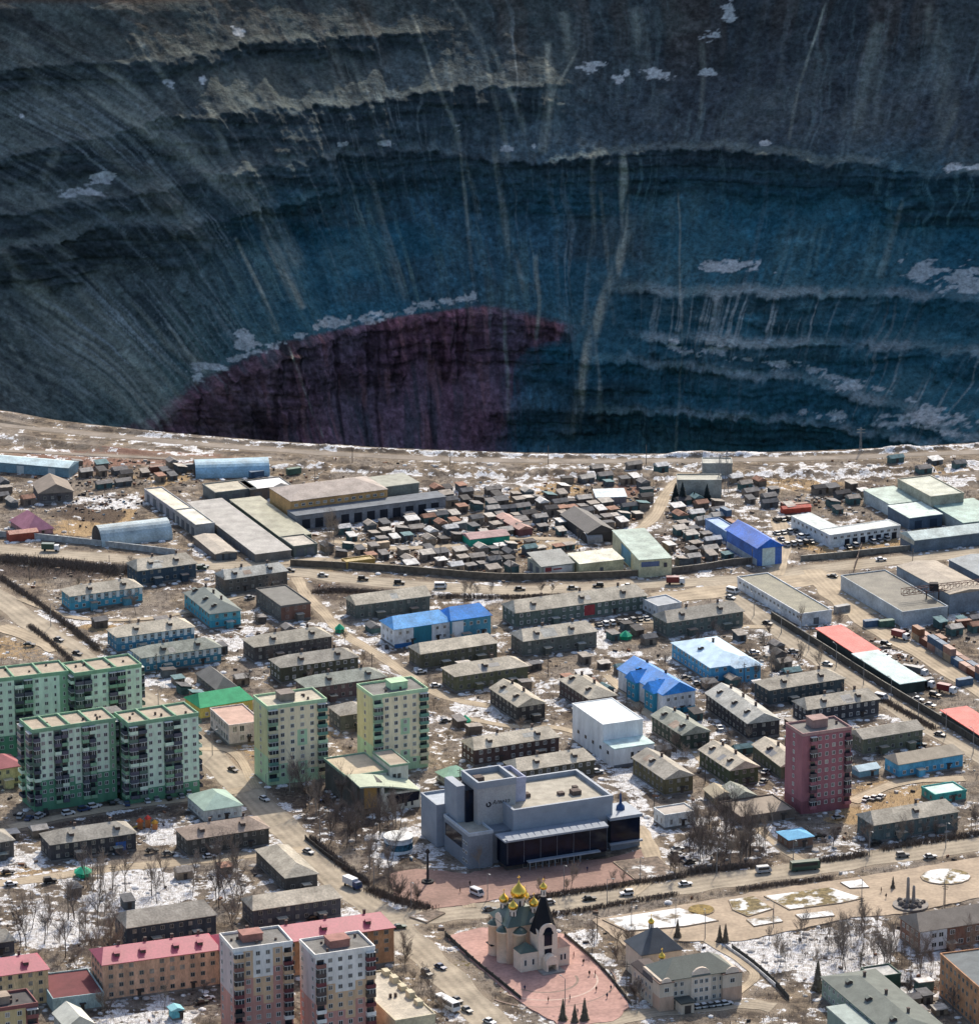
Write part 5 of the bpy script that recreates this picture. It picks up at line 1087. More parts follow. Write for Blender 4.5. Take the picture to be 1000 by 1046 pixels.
hall('red gabled store', 'low red-walled store in front of the mauve tent-roofed hall', (4, 540), (10, 546), (40, 544), h=3, wall=(.30, .07, .045), roof=(.42, .19, .14), w=5, rise=.9, cat='store')
hall('cream roofed store', 'white-walled store with cream roof running away from view left of the workshops', (148, 500), (182, 524), (190, 520), h=4.5, wall=(.30, .30, .32), roof=(.60, .55, .43), w=7.5, kind='flat', cat='store', gates='L', step=7)
hall('pale roofed store', 'white-walled store with pale roof, lower end of the cream-roofed row', (181, 521), (200, 537), (212, 533), h=5, wall=(.34, .34, .33), roof=(.60, .57, .48), w=8, kind='flat', cat='store', gates='L', step=6)
hall('sand roofed workshop', 'workshop with sand-coloured roof below the light-blue barrel hangar', (208, 495), (220, 504), (252, 500), h=4.5, wall=(.13, .15, .15), roof=(.40, .36, .27), kind='flat', cat='workshop', gates='F', w=18)
hall('snow white workshop', 'workshop with bright white roof beside the sand-roofed workshop', (246, 492), (256, 501), (278, 499), h=4.5, wall=(.14, .13, .12), roof=(.80, .80, .78), kind='flat', cat='workshop', w=18, gates='F')
hall('left garage terrace', 'long grey garage terrace running away from view, light-blue patch at its near end', (200, 514), (261, 566), (281, 560), h=3.6, wall=(.16, .15, .14), roof=(.31, .295, .275), w=15, kind='lean', rise=.9, cat='garage terrace', gates='L', step=3.6, gs=(2.7, 2.6))
hall('right garage terrace', 'long olive-roofed garage terrace with dark green gates beside the factory', (240, 512), (287, 549), (301, 543), h=3.6, wall=(.06, .10, .08), roof=(.31, .30, .22), w=13, kind='lean', rise=1, cat='garage terrace', gates='L', step=3.4, gs=(2.7, 2.7), gate=(.10, .14, .13))
hall('near garage end', 'pale-roofed garage at the lower end of the olive terrace', (288, 549), (300, 559), (318, 555), h=4, wall=(.10, .12, .11), roof=(.42, .38, .32), w=10, kind='flat', cat='garage', gates='F', step=4)
hall('stepped lock-ups', 'row of brownish lock-ups stepping down to the grey house', (205, 547), (220, 566), (242, 563), h=2.8, wall=(.15, .125, .11), roof=(.36, .31, .25), w=9, kind='gable', rise=.7, cat='garage terrace', gates='F', step=3)
# factory
fac, lx, ly = hall('factory', 'largest factory hall with ochre upper walls and dull pink-brown roof', (290, 503), (297, 512), (395, 499), h=9.5, wall=(.46, .27, .115), roof=(.31, .255, .225), kind='hip', w=22, rise=3.2, cat='factory', wins='F', zw=7.0)
q = MB(); q.box(-1.5, -9, -1, lx + 22, -.02, 5.6); q.build('front_extension_wall', corr('cladding_grey_violet', (.20, .205, .225)), fac)
q = MB(); q.box(-1.8, -9.3, 5.6, lx + 22.3, .2, 6.0); q.build('front_extension_roof', pm('slate_grey_roof', (.15, .165, .185), var=.2), fac)
for t in spread(0, lx + 20, 5.6): q = MB(); q.box(t - 1.7, -9.12, 0, t + 1.7, -9.0, 3.9); q.build('gate', pm('black_gate', (.02, .022, .03)), fac)
q = MB(); q.box(lx + .05, 4, -1, lx + 16, 20, 9); q.build('side_block_wall', corr('cladding_grey_green', (.17, .185, .165)), fac); q = MB(); q.box(lx + .05, 3.7, 9, lx + 16.3, 20.3, 9.4); q.build('side_block_roof', pm('grey_green_roof', (.32, .32, .27), var=.2), fac)
q = MB(); hip_roof(q, 10, 12, 9.4, 2.0, .3, 'gable'); o = q.build('roof_lantern', pm('dark_lantern', (.12, .12, .12)), fac); o.location = (1, 12, -1)
occ_poly([world(*frame((297, 512), (290, 503), (395, 499), 9.5, 22)[:2], *q) for q in ((-2, -10), (lx + 23, -10), (lx + 23, 20), (-2, 20))])
# yards along the road
r, lx, ly = hall('grey green signed store', 'grey-roofed store with a pale signboard front beside the pale yellow shop', (542, 569), (553, 579), (586, 577), h=4.5, wall=(.30, .31, .26), roof=(.21, .22, .21), w=14, kind='lean', rise=2, cat='store', gates='L')
q = MB(); q.box(1, -.16, 1.2, lx - 1, -.02, 4.0); sg = q.build('signboard', pm('pinkish_white_sign', (.50, .47, .44)), r); q = MB(); q.box(1.6, -.2, 2.2, 4.2, -.165, 3.9); q.box(2.0, -.2, 1.4, 3.6, -.165, 2.0); q.box(5, -.2, 2.6, 8.6, -.165, 3.2); q.build('red_sign_marks', pm('faded_red_sign', (.26, .06, .06)), sg)
hall('pale yellow shop', 'low pale-yellow shop with a snow-white roof patch by the road', (587, 570), (592, 576), (640, 573), h=4.8, wall=(.52, .48, .30), roof=(.60, .58, .46), w=12, kind='lean', rise=1.0, cat='shop', gates='F', step=12, gs=(1.4, 2.4))
r, lx, ly = hall('sea green roofed store', 'pale-yellow store under a long sea-green roof running away from view', (634, 543), (653, 572), (684, 568), h=7, wall=(.50, .48, .32), roof=(.31, .39, .34), w=13, kind='lean', rise=.8, cat='shop', snap=.3)
q = MB(); q.box(.8, -.16, 4.0, lx * .62, -.02, 6.0); sg = q.build('signboard', pm('slate_blue_sign', (.10, .13, .22)), r)
q = MB(); q.box(lx * .76, -.14, 3.4, lx * .86, -.02, 5.2); q.build('side_sign', pm('dark_sign', (.05, .05, .06)), r)
q = MB(); q.box(-.12, 12, .3, -.01, 26, 6.4); q.build('blue_side_panel', corr('blue_side', (.10, .26, .38)), r)
hall('white topped kiosk store', 'small store with bluish white roof amid the far sheds', (608, 502), (609, 508), (640, 507), h=3, wall=(.26, .22, .22), roof=(.66, .74, .76), w=9, kind='lean', rise=1, snap=0, cat='store')
hall('concrete pit side building', 'pale grey-green concrete building above the black conifers, near the pit edge', (690, 486), (692, 491), (737, 491), h=7.5, wall=(.30, .30, .27), roof=(.36, .35, .29), w=9, kind='flat', cat='building', snap=0)
hall('upper concrete block', 'upper setback grey concrete block behind the pit-side building', (716, 470), (718, 474), (748, 474), h=6, wall=(.29, .30, .28), roof=(.34, .34, .30), w=9, kind='flat', cat='building', snap=0)
r, lx, ly = hall('vivid blue hall', 'vivid blue hall with steep blue roof and pale front panel', (749, 540), (774, 560), (792, 555), h=7.5, wall=(.05, .13, .40), roof=(.015, .13, .55), w=10.5, kind='gable', rise=3.4, cat='hall', ov=.6)
q = MB(); q.box(2.0, -.10, 0, lx - 3.0, -.01, 7.3); q.build('pale_front_panel', corr('pale_blue_panel', (.52, .62, .60)), r)
q = MB(); q.box(-.1, .5, .2, -.01, ly - .5, 2.8); q.build('grey_plinth_band', pm('grey_plinth', (.30, .33, .36)), r)
hall('blue flat store', 'low light-blue flat-roofed store just left of the vivid blue hall', (727, 530), (747, 547), (757, 543), h=3.6, wall=(.14, .24, .42), roof=(.30, .42, .62), w=6, kind='flat', cat='store')
# L-shaped white office
r, lx, ly = hall('white L shaped office', 'white two-storey L-shaped office with rows of parked cars before it', (822, 526), (848, 547), (918, 536), h=5, wall=(.58, .60, .60), roof=(.50, .54, .52), w=9, kind='flat', cat='office', wins='FL', gates='', zw=3.1, par=.25)
q = MB(); q.box(0.0, ly + .02, -1, 9, ly + 22, 4.9); q.build('side_wing_wall', corr('cladding_white_L_shaped_office', (.58, .60, .60)), r)
q = MB(); q.box(-.2, ly + .02, 4.9, 9.2, ly + 22.2, 5.2); q.build('side_wing_roof', pm('pale_wing_roof', (.54, .58, .56)), r)
for t in spread(ly + 1, ly + 21, 3.2): put(r, 'window', window_mesh(1.5, 1.3, WFR, GLASS), -.004, t, 2.9, -math.pi / 2)
for t in spread(6, lx - 1, 3.6): q = MB(); q.box(t - 1.1, -.1, 0, t + 1.1, -.01, 2.6); q.build('gate', pm('black_gate', (.02, .022, .03)), r)
hall('sea green depot', 'depot with flat sea-green roof behind the white office', (884, 501), (909, 515), (938, 511), h=5, wall=(.42, .46, .46), roof=(.33, .42, .37), w=14, kind='lean', rise=.5, cat='depot')
hall('pale teal depot', 'depot with pale teal roof and dark blue walls in front of the sea-green depot', (910, 517), (929, 529), (961, 525), h=5, wall=(.07, .11, .16), roof=(.52, .62, .58), w=15, kind='lean', rise=.4, cat='depot', gates='F', gate=(.03, .05, .08))
hall('concrete silo building', 'tall concrete building with greenish roof and columned side near the pit road', (924, 489), (951, 508), (987, 504), h=9, wall=(.36, .34, .27), roof=(.42, .44, .36), w=15, kind='flat', cat='building', gates='L', gs=(1.6, 5), step=4.5, gate=(.13, .11, .08))
hall('right sea green depot', 'sea-green roofed depot cut by the right edge', (958, 514), (984, 534), (1030, 529), h=5, wall=(.30, .34, .34), roof=(.30, .42, .37), w=20, kind='lean', rise=.5, cat='depot')
r, lx, ly = hall('long slate blue warehouse', 'long low slate-blue warehouse with cream gable end by the right road', (928, 545), (934, 552), (1040, 540), h=5, wall=(.12, .16, .20), roof=(.44, .52, .50), w=12, kind='gable', rise=2, cat='warehouse', snap=.3)
q = MB(); q.box(-.1, .1, 3.0, -.01, ly - .1, 5.3); q.build('cream_gable_panel', pm('cream_panel', (.5, .46, .36)), r)
hall('white walled shed', 'long white-walled building with olive flat roof beside the diagonal road', (760, 589), (818, 628), (848, 623), h=4.5, wall=(.58, .60, .62), roof=(.17, .16, .11), w=13, kind='flat', cat='workshop', wins='L', gates='F', step=13, gs=(2.2, 2.6))
hall('bluish grey hall', 'hall with brownish roof and pale bluish side wall behind the gantry crane', (872, 587), (922, 626), (962, 616), h=5.5, wall=(.34, .38, .41), roof=(.13, .12, .095), w=19, kind='flat', cat='warehouse')
hall('brown roofed hall', 'tall hall with smooth brown roof and blue-grey panelled side behind the crane', (921, 577), (970, 607), (1006, 600), h=8, wall=(.19, .225, .265), roof=(.29, .24, .185), w=17, kind='gable', rise=1.0, cat='warehouse')
hall('dark blue edge hall', 'dark blue hall cut by the right edge above the crane yard', (973, 571), (1008, 592), (1050, 586), h=8, wall=(.10, .135, .18), roof=(.20, .23, .25), w=20, kind='gable', rise=1.0, cat='warehouse')
def canopy(short, label, L, F, R, h, col):
    f, a, lx, ly = frame(F, L, R, h, 11, snap=.7); root = thing('market_shelter', label, 'shelter', (f[0], f[1], 0), a); register(root, f, a, lx, ly, short)
    q = MB(); q.poly([(0, 0, h), (lx, 0, h), (lx, ly, h + .8), (0, ly, h + .8)]); q.poly([(0, 0, h - .25), (0, ly, h + .55), (lx, ly, h + .55), (lx, 0, h - .25)])
    for A, B in (((0, 0), (lx, 0)), ((lx, 0), (lx, ly)), ((lx, ly), (0, ly)), ((0, ly), (0, 0))):
        z = lambda p: h + .8 * p[1] / ly; q.poly([(*A, z(A) - .25), (*B, z(B) - .25), (*B, z(B)), (*A, z(A))])
    q.build('roof', corr('roof_' + short.replace(' ', '_'), col, .5), root)
    q = MB(); q.box(.5, .5, -1, lx - .5, ly - .5, h - .3); q.build('wall', pm('dark_green_cladding', (.035, .045, .042), var=.3), root)
canopy('upper red shelter', 'flat coral-red roofed market shelter beside the diagonal road, upper one', (837, 643), (873, 668), (893, 663), 4, (.64, .115, .095))
canopy('pale blue shelter', 'flat pale-blue roofed market shelter joined to the upper red one', (874, 669), (919, 699), (942, 692), 4, (.46, .58, .57))
canopy('lower red shelter', 'flat coral-red roofed shelter cut by the right edge', (962, 727), (1003, 753), (1024, 746), 4, (.64, .115, .095))
# blue-roofed blocks
BR = corr('azure_metal_roof', (.11, .38, .74), .45); BR2 = corr('cobalt_metal_roof', (.02, .22, .62), .45)
r, lx, ly = house('left azure block', 'white and teal block under a light azure roof, left half of the pair', (394, 634), (403, 643), (459, 634), h=7, wall=(.58, .60, .62), roof=BR, kind='half', w=12, fr=WFR, dorm=0, cat='apartment house', rise=3.2)
q = MB(); q.box(lx * .34, -.3, -.5, lx * .66, .0, 6.9); q.build('teal_bay', pnt('teal', (.03, .16, .22)), r)
q = MB(); q.box(-.05, -.12, -.5, lx * .32, -.0, 1.2); q.build('blue_base', pnt('royal', (.03, .12, .30)), r)
r, lx, ly = house('right azure block', 'white and teal block under a deep cobalt roof, right half of the pair', (456, 626), (461, 634), (501, 628), h=7.6, wall=(.08, .25, .34), roof=BR2, kind='half', w=12, fr=WFR, dorm=0, cat='apartment house', rise=3.4)
q = MB(); q.box(0.3, -.3, -.5, lx * .3, 0, 7); q.build('white_bay', pnt('chalk', (.58, .6, .62)), r)
r, lx, ly = house('twin gabled blue block', 'white block with royal blue roof and two teal cross bays, running away from view', (628, 684), (677, 710), (704, 703), h=7.6, wall=(.60, .61, .62), roof=corr('royal_metal_roof', (.03, .24, .66), .45), kind='gable', w=13, fr=WFR, dorm=2, cat='apartment house', rise=4, wins='F')
for t in (.12, .52):
    q = MB(); y0_ = ly * t; q.box(-1.6, y0_, -1, 0, y0_ + 6.5, 7.4, 0); q.build('teal_bay', pnt('teal2', (.04, .24, .36)), r)
    q = MB(); hip_roof(q, 8.0, 7.4, 7.4, 3.3, .3, 'gable', 0); o = q.build('cross_gable', corr('royal_metal_roof', (.03, .24, .66), .45), r); o.location = (-1.8, y0_ - .45, 0)
    for zz in (1.5, 4.6):
        for yy in (y0_ + 1.6, y0_ + 4.6): put(r, 'window', window_mesh(1.3, 1.4, WFR, GLASS), -1.604, yy, zz, -math.pi / 2)
q = MB(); q.box(-.1, -.12, -.5, lx + .1, -.0, 1.8); q.build('blue_base', pnt('teal2', (.04, .24, .36)), r)
r, lx, ly = house('light blue L house', 'light-blue roofed L-shaped house with bright blue walls', (690, 656), (726, 682), (762, 674), h=6, wall=(.10, .33, .52), roof=(.50, .64, .74), kind='hip', w=18, fr=WFR, dorm=1, rise=3, lower=(.07, .27, .46))
q = MB(); q.box(lx * .45, -4.0, -1, lx, -.0, 6); q.build('front_bay_wall', pnt('azure_wall', (.09, .30, .48)), r)
q = MB(); hip_roof(q, lx * .55 + .4, 9, 6.02, 2.6, .5, 'hip'); o = q.build('front_bay_roof', corr('pale_blue_roof', (.50, .64, .74)), r); o.location = (lx * .45 - .2, -4.2, 0)
for t in spread(lx * .47, lx - .5, 2.8):
    for z in (1.2, 4.0): put(r, 'window', window_mesh(1.2, 1.35, WFR, GLASS), t, -4.004, z)
# white two-tier block
r, lx, ly = hall('white two tier block', 'plain white two-tier block with flat white roof in the middle of the grey houses', (587, 719), (616, 741), (644, 733), h=12.5, wall=pnt('snow_white', (.66, .68, .69)), roof=pm('white_membrane', (.68, .72, .70)), w=15, kind='flat', cat='building', par=.3)
q = MB(); q.box(.0, -9, -1, lx, -.02, 6.5); q.build('lower_tier_wall', pnt('snow_white', (.66, .68, .69)), r); q = MB(); q.box(-.15, -9.2, 6.5, lx + .15, -.02, 6.9); q.build('lower_tier_roof', pm('sea_glass_membrane', (.48, .60, .58)), r)
for t in (lx * .45, lx * .62): q = MB(); q.box(t - .5, -9.1, 2.2, t + .5, -8.99, 4.8); q.build('window', GLASS, r)
for t in spread(-7, ly - 2, 6): q = MB(); q.box(-.1, t - .7, 3.4, -.01, t + .7, 4.6); q.build('window', GLASS, r)
q = MB(); q.box(-.12, -9.15, -1, lx + .12, -8.98, .9); q.build('grey_base', pm('slate_base', (.12, .13, .15)), r)
# small houses and kiosks
house('green roofed yellow school', 'low yellow building with bright green front roof slope', (190, 708), (205, 723), (256, 713), h=4.5, wall=(.55, .44, .12), roof=(.06, .36, .17), kind='half', w=13, floors=1, dorm=0, fr=WFR, cat='school', name='school_building', rise=3.2)
r, lx, ly = house('pinkish gridded office', 'boxy pale pinkish office with white window grid beside the left yellow-green tower', (218, 724), (234, 742), (264, 737), h=7, wall=(.50, .44, .41), roof=(.46, .31, .25), kind='flat', w=12, floors=2, fr=WFR, cat='office', name='office_building', ws=(1.7, 2.2), step=2.5)
house('green pyramid kiosk', 'white pavilion under a pale green pyramid roof beside the front green block', (191, 813), (209, 828), (251, 819), h=4.5, wall=(.48, .50, .47), roof=(.36, .47, .39), kind='hip', w=13, floors=1, dorm=0, fr=WFR, cat='pavilion', name='pavilion', rise=3.4)
house('tiny mint pavilion', 'tiny pavilion with mint green roof between the bank and the palace', (449, 788), (456, 795), (478, 790), h=3, wall=(.42, .42, .33), roof=(.38, .58, .40), kind='hip', w=7, floors=1, dorm=0, cat='pavilion', name='pavilion', rise=2.6)
house('small white kiosk', 'small white flat kiosk between the palace and the maroon tower', (672, 826), (679, 834), (710, 829), h=4.5, wall=(.58, .60, .60), roof=(.40, .36, .32), kind='flat', w=8, floors=1, fr=WFR, cat='kiosk', name='kiosk', ws=(1, 2), step=3.4)
house('annex of the longest house', 'small white flat-roofed annex at the right end of the longest house', (663, 614), (672, 620), (694, 615), h=4.5, wall=(.52, .53, .54), roof=(.34, .36, .38), kind='flat', w=11, floors=1, fr=WFR, cat='annex', name='annex')
house('teal roofed hut', 'low hut with mint roof and green-blue wall below the bright blue house', (945, 802), (955, 813), (987, 808), h=3.2, wall=(.05, .26, .24), roof=(.50, .64, .58), kind='flat', w=9, floors=1, cat='hut', name='hut')
house('brown flat shed', 'brown flat-roofed shed amid brown thickets below the maroon tower', (745, 822), (757, 836), (812, 828), h=3, wall=(.14, .11, .09), roof=(.27, .225, .18), kind='flat', w=16, floors=1, wins='', cat='shed', name='shed', snap=.8)
house('blue roofed kiosk', 'brown kiosk under a shiny blue roof by the street', (797, 850), (806, 858), (830, 854), h=3.6, wall=(.17, .11, .085), roof=(.16, .40, .60), kind='hip', w=8, floors=1, dorm=0, cat='kiosk', name='kiosk', rise=1.2)
house('ochre roofed shed', 'small ochre-roofed shed left of the brown flat shed', (722, 806), (730, 815), (750, 810), h=3, wall=(.14, .12, .08), roof=(.40, .34, .24), kind='gable', w=7, floors=1, dorm=0, cat='shed', name='shed')
house('light blue hut', 'pair of light blue huts between the khaki house and bright blue house', (873, 783), (878, 788), (897, 784), h=2.8, wall=(.16, .32, .40), roof=(.50, .62, .66), kind='gable', w=5, floors=1, dorm=0, cat='hut', name='hut', wins='')
house('teal bus shelter', 'tiny turquoise kiosk in the snowy yard below the peach block', (172, 1029), (176, 1033), (185, 1031), h=3, wall=(.12, .38, .44), roof=(.24, .50, .55), kind='gable', w=3.2, floors=1, dorm=0, cat='kiosk', name='kiosk', wins='')
house('pale gabled hut', 'white-roofed steep hut at the bottom left beside the maroon-roofed hall', (52, 1036), (68, 1050), (86, 1042), h=4, wall=(.30, .32, .31), roof=(.60, .60, .52), kind='gable', w=8, floors=1, dorm=0, cat='hut', name='hut', rise=3, wins='')
r, lx, ly = house('brick and white office', 'low brick office with white end bay beside the fountain square', (927, 942), (940, 952), (1040, 936), h=7, wall=(.20, .105, .075), roof=(.20, .175, .15), kind='half', w=13, fr=WFR, dorm=0, cat='office', name='office_building', ws=(1.7, 1.6))
q = MB(); q.box(.05, -.16, .3, lx * .27, .0, 6.9); q.build('white_end_bay', pnt('chalk', (.58, .6, .62)), r)
for t in (lx * .14, lx * .21):
    for z in (1.3, 4.3): put(r, 'window', window_mesh(1.7, 1.6, WFR, GLASS), t, -.165, z)
house('peach brick block', 'peach brick flat-roofed block cut by the right edge', (965, 975), (1000, 1010), (1060, 1000), h=13, wall=(.42, .22, .12), roof=(.13, .145, .15), kind='flat', w=26, floors=4, cat='apartment block', name='apartment_block', snap=.5)
r, lx, ly = house('grey green school', 'long grey-green roofed building running to the bottom edge, pale annex roof on its side', (842, 998), (915, 1062), (960, 1052), h=6.5, wall=(.24, .30, .25), roof=(.15, .165, .145), kind='hip', w=17, dorm=3, cat='school', name='school_building', fr=WFR, rise=2.2)
q = MB(); q.box(-7, 4, -1, -.6, ly * .62, 5.0); q.build('annex_wall', pnt('moss', (.22, .28, .24)), r); q = MB(); q.box(-7.3, 3.7, 5, -.4, ly * .62 + .3, 5.4); q.build('annex_roof', pm('pale_grey_green_roof', (.32, .37, .34), var=.15), r)
hall('dark green gym', 'dark green walled flat shed behind the grey-green school', (880, 990), (892, 1000), (912, 995), h=6, wall=(.03, .075, .055), roof=(.46, .45, .42), w=9, kind='flat', cat='shed')
# low cream centre beside the patchwork towers
r, lx, ly = hall('cream low centre', 'low cream flat-roofed centre beside the right patchwork tower', (351, 999), (404, 1044), (439, 1032), h=6, wall=(.50, .44, .30), roof=(.42, .37, .29), kind='flat', cat='building', snap=.5)
for i in range(5): q = MB(); q.box(lx * .8, ly * (.2 + .17 * i), 6, lx * .95, ly * (.28 + .17 * i), 7.6 + .4 * (i % 2)); q.build('roof_plant', pm('cream_plant', (.5, .44, .31)), r)
for i in range(2): q = MB(); q.box(lx * .4 + i * 1.6, ly * .45, 6, lx * .4 + .7 + i * 1.6, ly * .45 + .7, 7.3); q.build('roof_vent', CHIM, r)
# bank with the curved roof
BW = pnt('bank_white', (.54, .54, .47)); BT = pnt('bank_green_trim', (.22, .33, .24)); BS = pm('bank_sand_roof', (.48, .40, .28), var=.12, sc=.3)
f, a, lx, ly = frame((368, 804), (331, 775), (432, 797), 10, snap=.8); bk = thing('bank_building', 'cream building with green-edged sweeping roof, dark left side and triangular front glazing', 'bank', (f[0], f[1], 0), a); register(bk, f, a, lx, ly, 'curved roof bank')
q = MB(); q.box(0, 3.0, -1, lx * .42, ly, 9.6, 0); q.box(lx * .40, 0, -1, lx, ly * .35, 6.3, 1); q.build('wall', [pnt('bank_dark', (.10, .10, .09)), BW], bk)
q = MB(); n = 12
for i in range(n):                                      # sweeping front roof, high at the left and falling to the right
    t0, t1 = i / n, (i + 1) / n; zf = lambda t: 10.2 - 4.0 * t ** 1.6
    for y0_, y1_ in ((-.8, ly * .36),):
        A = [(lx * t0 - .5, y0_, zf(t0)), (lx * t1 - .5, y0_, zf(t1)), (lx * t1 - .5, y1_, zf(t1) + .5), (lx * t0 - .5, y1_, zf(t0) + .5)]
        q.poly(A); q.poly([(x, y, z - .5) for x, y, z in A[::-1]]); q.poly([(A[0][0], A[0][1], A[0][2] - .5), (A[1][0], A[1][1], A[1][2] - .5), A[1], A[0]]); q.poly([(A[3][0], A[3][1], A[3][2] - .5), A[3], A[2], (A[2][0], A[2][1], A[2][2] - .5)])
q.build('sweeping_roof', pm('mint_cream_roof', (.44, .48, .36), var=.1), bk)
flat_roof(lx * .66, ly * .62, 9.6, .55, .3, .4, x0=0, y0=ly * .38).build('main_roof', [BS, BT], bk)
q = MB(); q.box(lx * .42, ly * .36, -1, lx * .66, ly, 9.3); q.build('rear_wall', BW, bk)
q = MB(); q.box(lx * .66 + .5, ly * .30, -1, lx * .98, ly * .8, 12); q.build('rear_block_wall', BW, bk); flat_roof(lx * .32, ly * .5, 12, .4, .3, .15, x0=lx * .66 + .5, y0=ly * .30).build('rear_block_roof', [ROOFB, BT], bk)
q = MB(); q.box(1.2, 1.2, -1, lx * .30, 2.98, 9.2, 0); q.build('porch_back_wall', pnt('bank_orange', (.46, .28, .10)), bk)
q = MB(); q.box(.2, -.3, -1, 1.2, .9, 9.4); q.build('porch_column', pnt('bank_dark', (.10, .10, .09)), bk); q = MB(); q.box(lx * .34, -.3, -1, lx * .34 + 1.1, .9, 9.2); q.build('porch_column', BW, bk)
q = MB(); q.box(1.2, .3, -1, lx * .34, 1.15, 1.6); q.build('porch_wall', pnt('bank_brown', (.14, .10, .07)), bk)
q = MB(); P = [(lx * .43, 5.6), (lx * .52, 1.8), (lx * .97, 2.6), (lx * .99, 5.6)]; q.poly([(x, -.06, z) for x, z in P]); q.build('triangular_glazing', GLASSD, bk)
for t in (.74, .84): q = MB(); q.box(lx * t, -.1, 1.0, lx * t + .8, -.01, 2.6); q.build('window', GLASS, bk)
for t in (.72, .80): q = MB(); q.box(lx * t, ly * .30 - .1, 7.6, lx * t + 1.2, ly * .30 - .01, 9.2); q.build('window', GLASS, bk)
# clergy office with pediment
OC = pnt('office_cream', (.54, .46, .37)); OB = pnt('office_peach', (.46, .32, .24)); OR_ = pm('grey_green_metal', (.105, .12, .10), rough=.5, var=.12, spec=.4)
f, a, lx, ly = frame((673, 1006), (648, 987), (757, 993), 8.5, snap=.6); of = thing('diocesan_office', 'cream three-storey office with grey-green hipped roof, pediment and corner pavilions', 'office', (f[0], f[1], 0), a); register(of, f, a, lx, ly, 'cream pediment office')
q = MB(); q.box(.6, .6, -1, lx - .6, 13, 9.2); q.build('wall', OC, of); q = MB(); hip_roof(q, lx - 4, 12.6, 9.2, 4.2, .6, 'hip'); o = q.build('roof', OR_, of); o.location = (2.0, .6, 0)
for x0_, x1_ in ((0, 4.6), (lx - 6.2, lx)):
    q = MB(); q.box(x0_, -.5, -1, x1_, 4.5, 4.4, 1); q.box(x0_, -.5, 4.4, x1_, 4.5, 8.6, 0); q.build('corner_pavilion', [OC, OB], of)
    kok(of, ((x0_ + x1_) / 2, -.52), (1, 0), (x1_ - x0_) * .7, 8.6, 8.6 + (x1_ - x0_) * .36, .4, 'curved_gable')
    q = MB(); q.box(x0_ - .2, -.7, 8.6, x1_ + .2, 4.7, 8.85); q.build('cornice', pnt('office_brown', (.13, .09, .075)), of)
    put(of, 'window', window_mesh(1.5, 1.5, WFR, GLASS), (x0_ + x1_) / 2, -.505, 5.8)
kok(of, (lx * .52, .45), (1, 0), 6.4, -.9, 11.6, .8, 'pediment')
for z in (1.2, 3.9, 6.6):
    for t in (5.6, 7.6, lx * .52 - 1.7, lx * .52, lx * .52 + 1.7, lx * .68, lx * .76): put(of, 'window', window_mesh(1.1, 1.4, WFR, GLASS), t, .44 if abs(t - lx * .52) < 2 else .595, z)
q = MB(); q.box(0, 4.6, -1, 6, ly + 4, 7.2); q.build('side_wing_wall', OC, of); q = MB(); q.box(-.3, 4.6, 7.2, 6.2, ly + 4.3, 7.5, 0); q.poly([(-.3, 4.6, 7.52), (6.2, 4.6, 7.52), (5, 6, 9), (1.5, 6, 9)]); q.poly([(1.5, 6, 9), (5, 6, 9), (5, ly + 3, 9), (1.5, ly + 3, 9)]); q.poly([(-.3, 4.6, 7.52), (1.5, 6, 9), (1.5, ly + 3, 9), (-.3, ly + 4.3, 7.52)]); q.build('side_wing_roof', pm('brown_metal_roof', (.10, .08, .075), var=.15), of)
for z in (1.4, 4.4):
    for t in spread(5, ly + 3, 2.8): put(of, 'window', window_mesh(1.1, 1.4, WFR, GLASS), -.005, t, z, -math.pi / 2)
rx0, ry0 = 4, ly + 6
q = MB(); q.box(rx0, ry0, -1, rx0 + 13, ry0 + 12, 9); q.build('rear_block_wall', OC, of)
q = MB(); hip_roof(q, 13, 12, 9, 5.5, .5, 'hip'); o = q.build('rear_block_roof', pm('charcoal_metal_roof', (.06, .065, .07), rough=.4, spec=.5, var=.2), of); o.location = (rx0, ry0, 0)
onion(of, 6.5, ly * .55 + 4, 8.6, .75, 2.4, 'gold_cupola'); onion(of, rx0 + 6, ry0 + 7, 13.6, .7, 2.0, 'gold_cupola')
q = MB(); q.box(4.8, -5.2, 3.3, 9.6, -.1, 3.7); q.build('porch_roof', pnt('dark_porch', (.06, .07, .065)), of); q = MB(); q.box(5.2, -4.8, -1, 9.2, -.1, 3.3); q.build('porch_wall', OC, of); q = MB(); q.box(6.2, -4.9, .1, 8.2, -4.79, 2.6); q.build('door', DOORM, of)
occ_poly([world(f, a, *q) for q in ((-1, -6), (lx + 1, -6), (lx + 1, ly + 20), (-1, ly + 20))])
# round pavilion with painted band
c0 = G(407, 868); rp = thing('round_pavilion', 'round white pavilion with dark blue painted band left of the palace', 'pavilion', (c0[0], c0[1], 0)); rp['_s'] = 1
q = MB(); q.lathe([(4.6, -1), (4.6, 4.4)], (0, 0), 28); q.build('drum_wall', pnt('snow_white', (.66, .68, .69)), rp, True)
q = MB(); q.lathe([(4.68, .8), (4.68, 2.9)], (0, 0), 28); q.build('painted_band', pm('navy_mural', (.03, .09, .13), var=.9, sc=.7), rp, True)
q = MB(); q.lathe([(4.9, 4.4), (4.9, 4.8), (.1, 5.3)], (0, 0), 28); q.build('roof', pm('pale_drum_roof', (.62, .62, .6)), rp); ANCH.append((c0[0], c0[1], 'round white pavilion')); occ_poly([(c0[0] + 6 * math.cos(t), c0[1] + 6 * math.sin(t)) for t in np.linspace(0, 6.28, 12)])
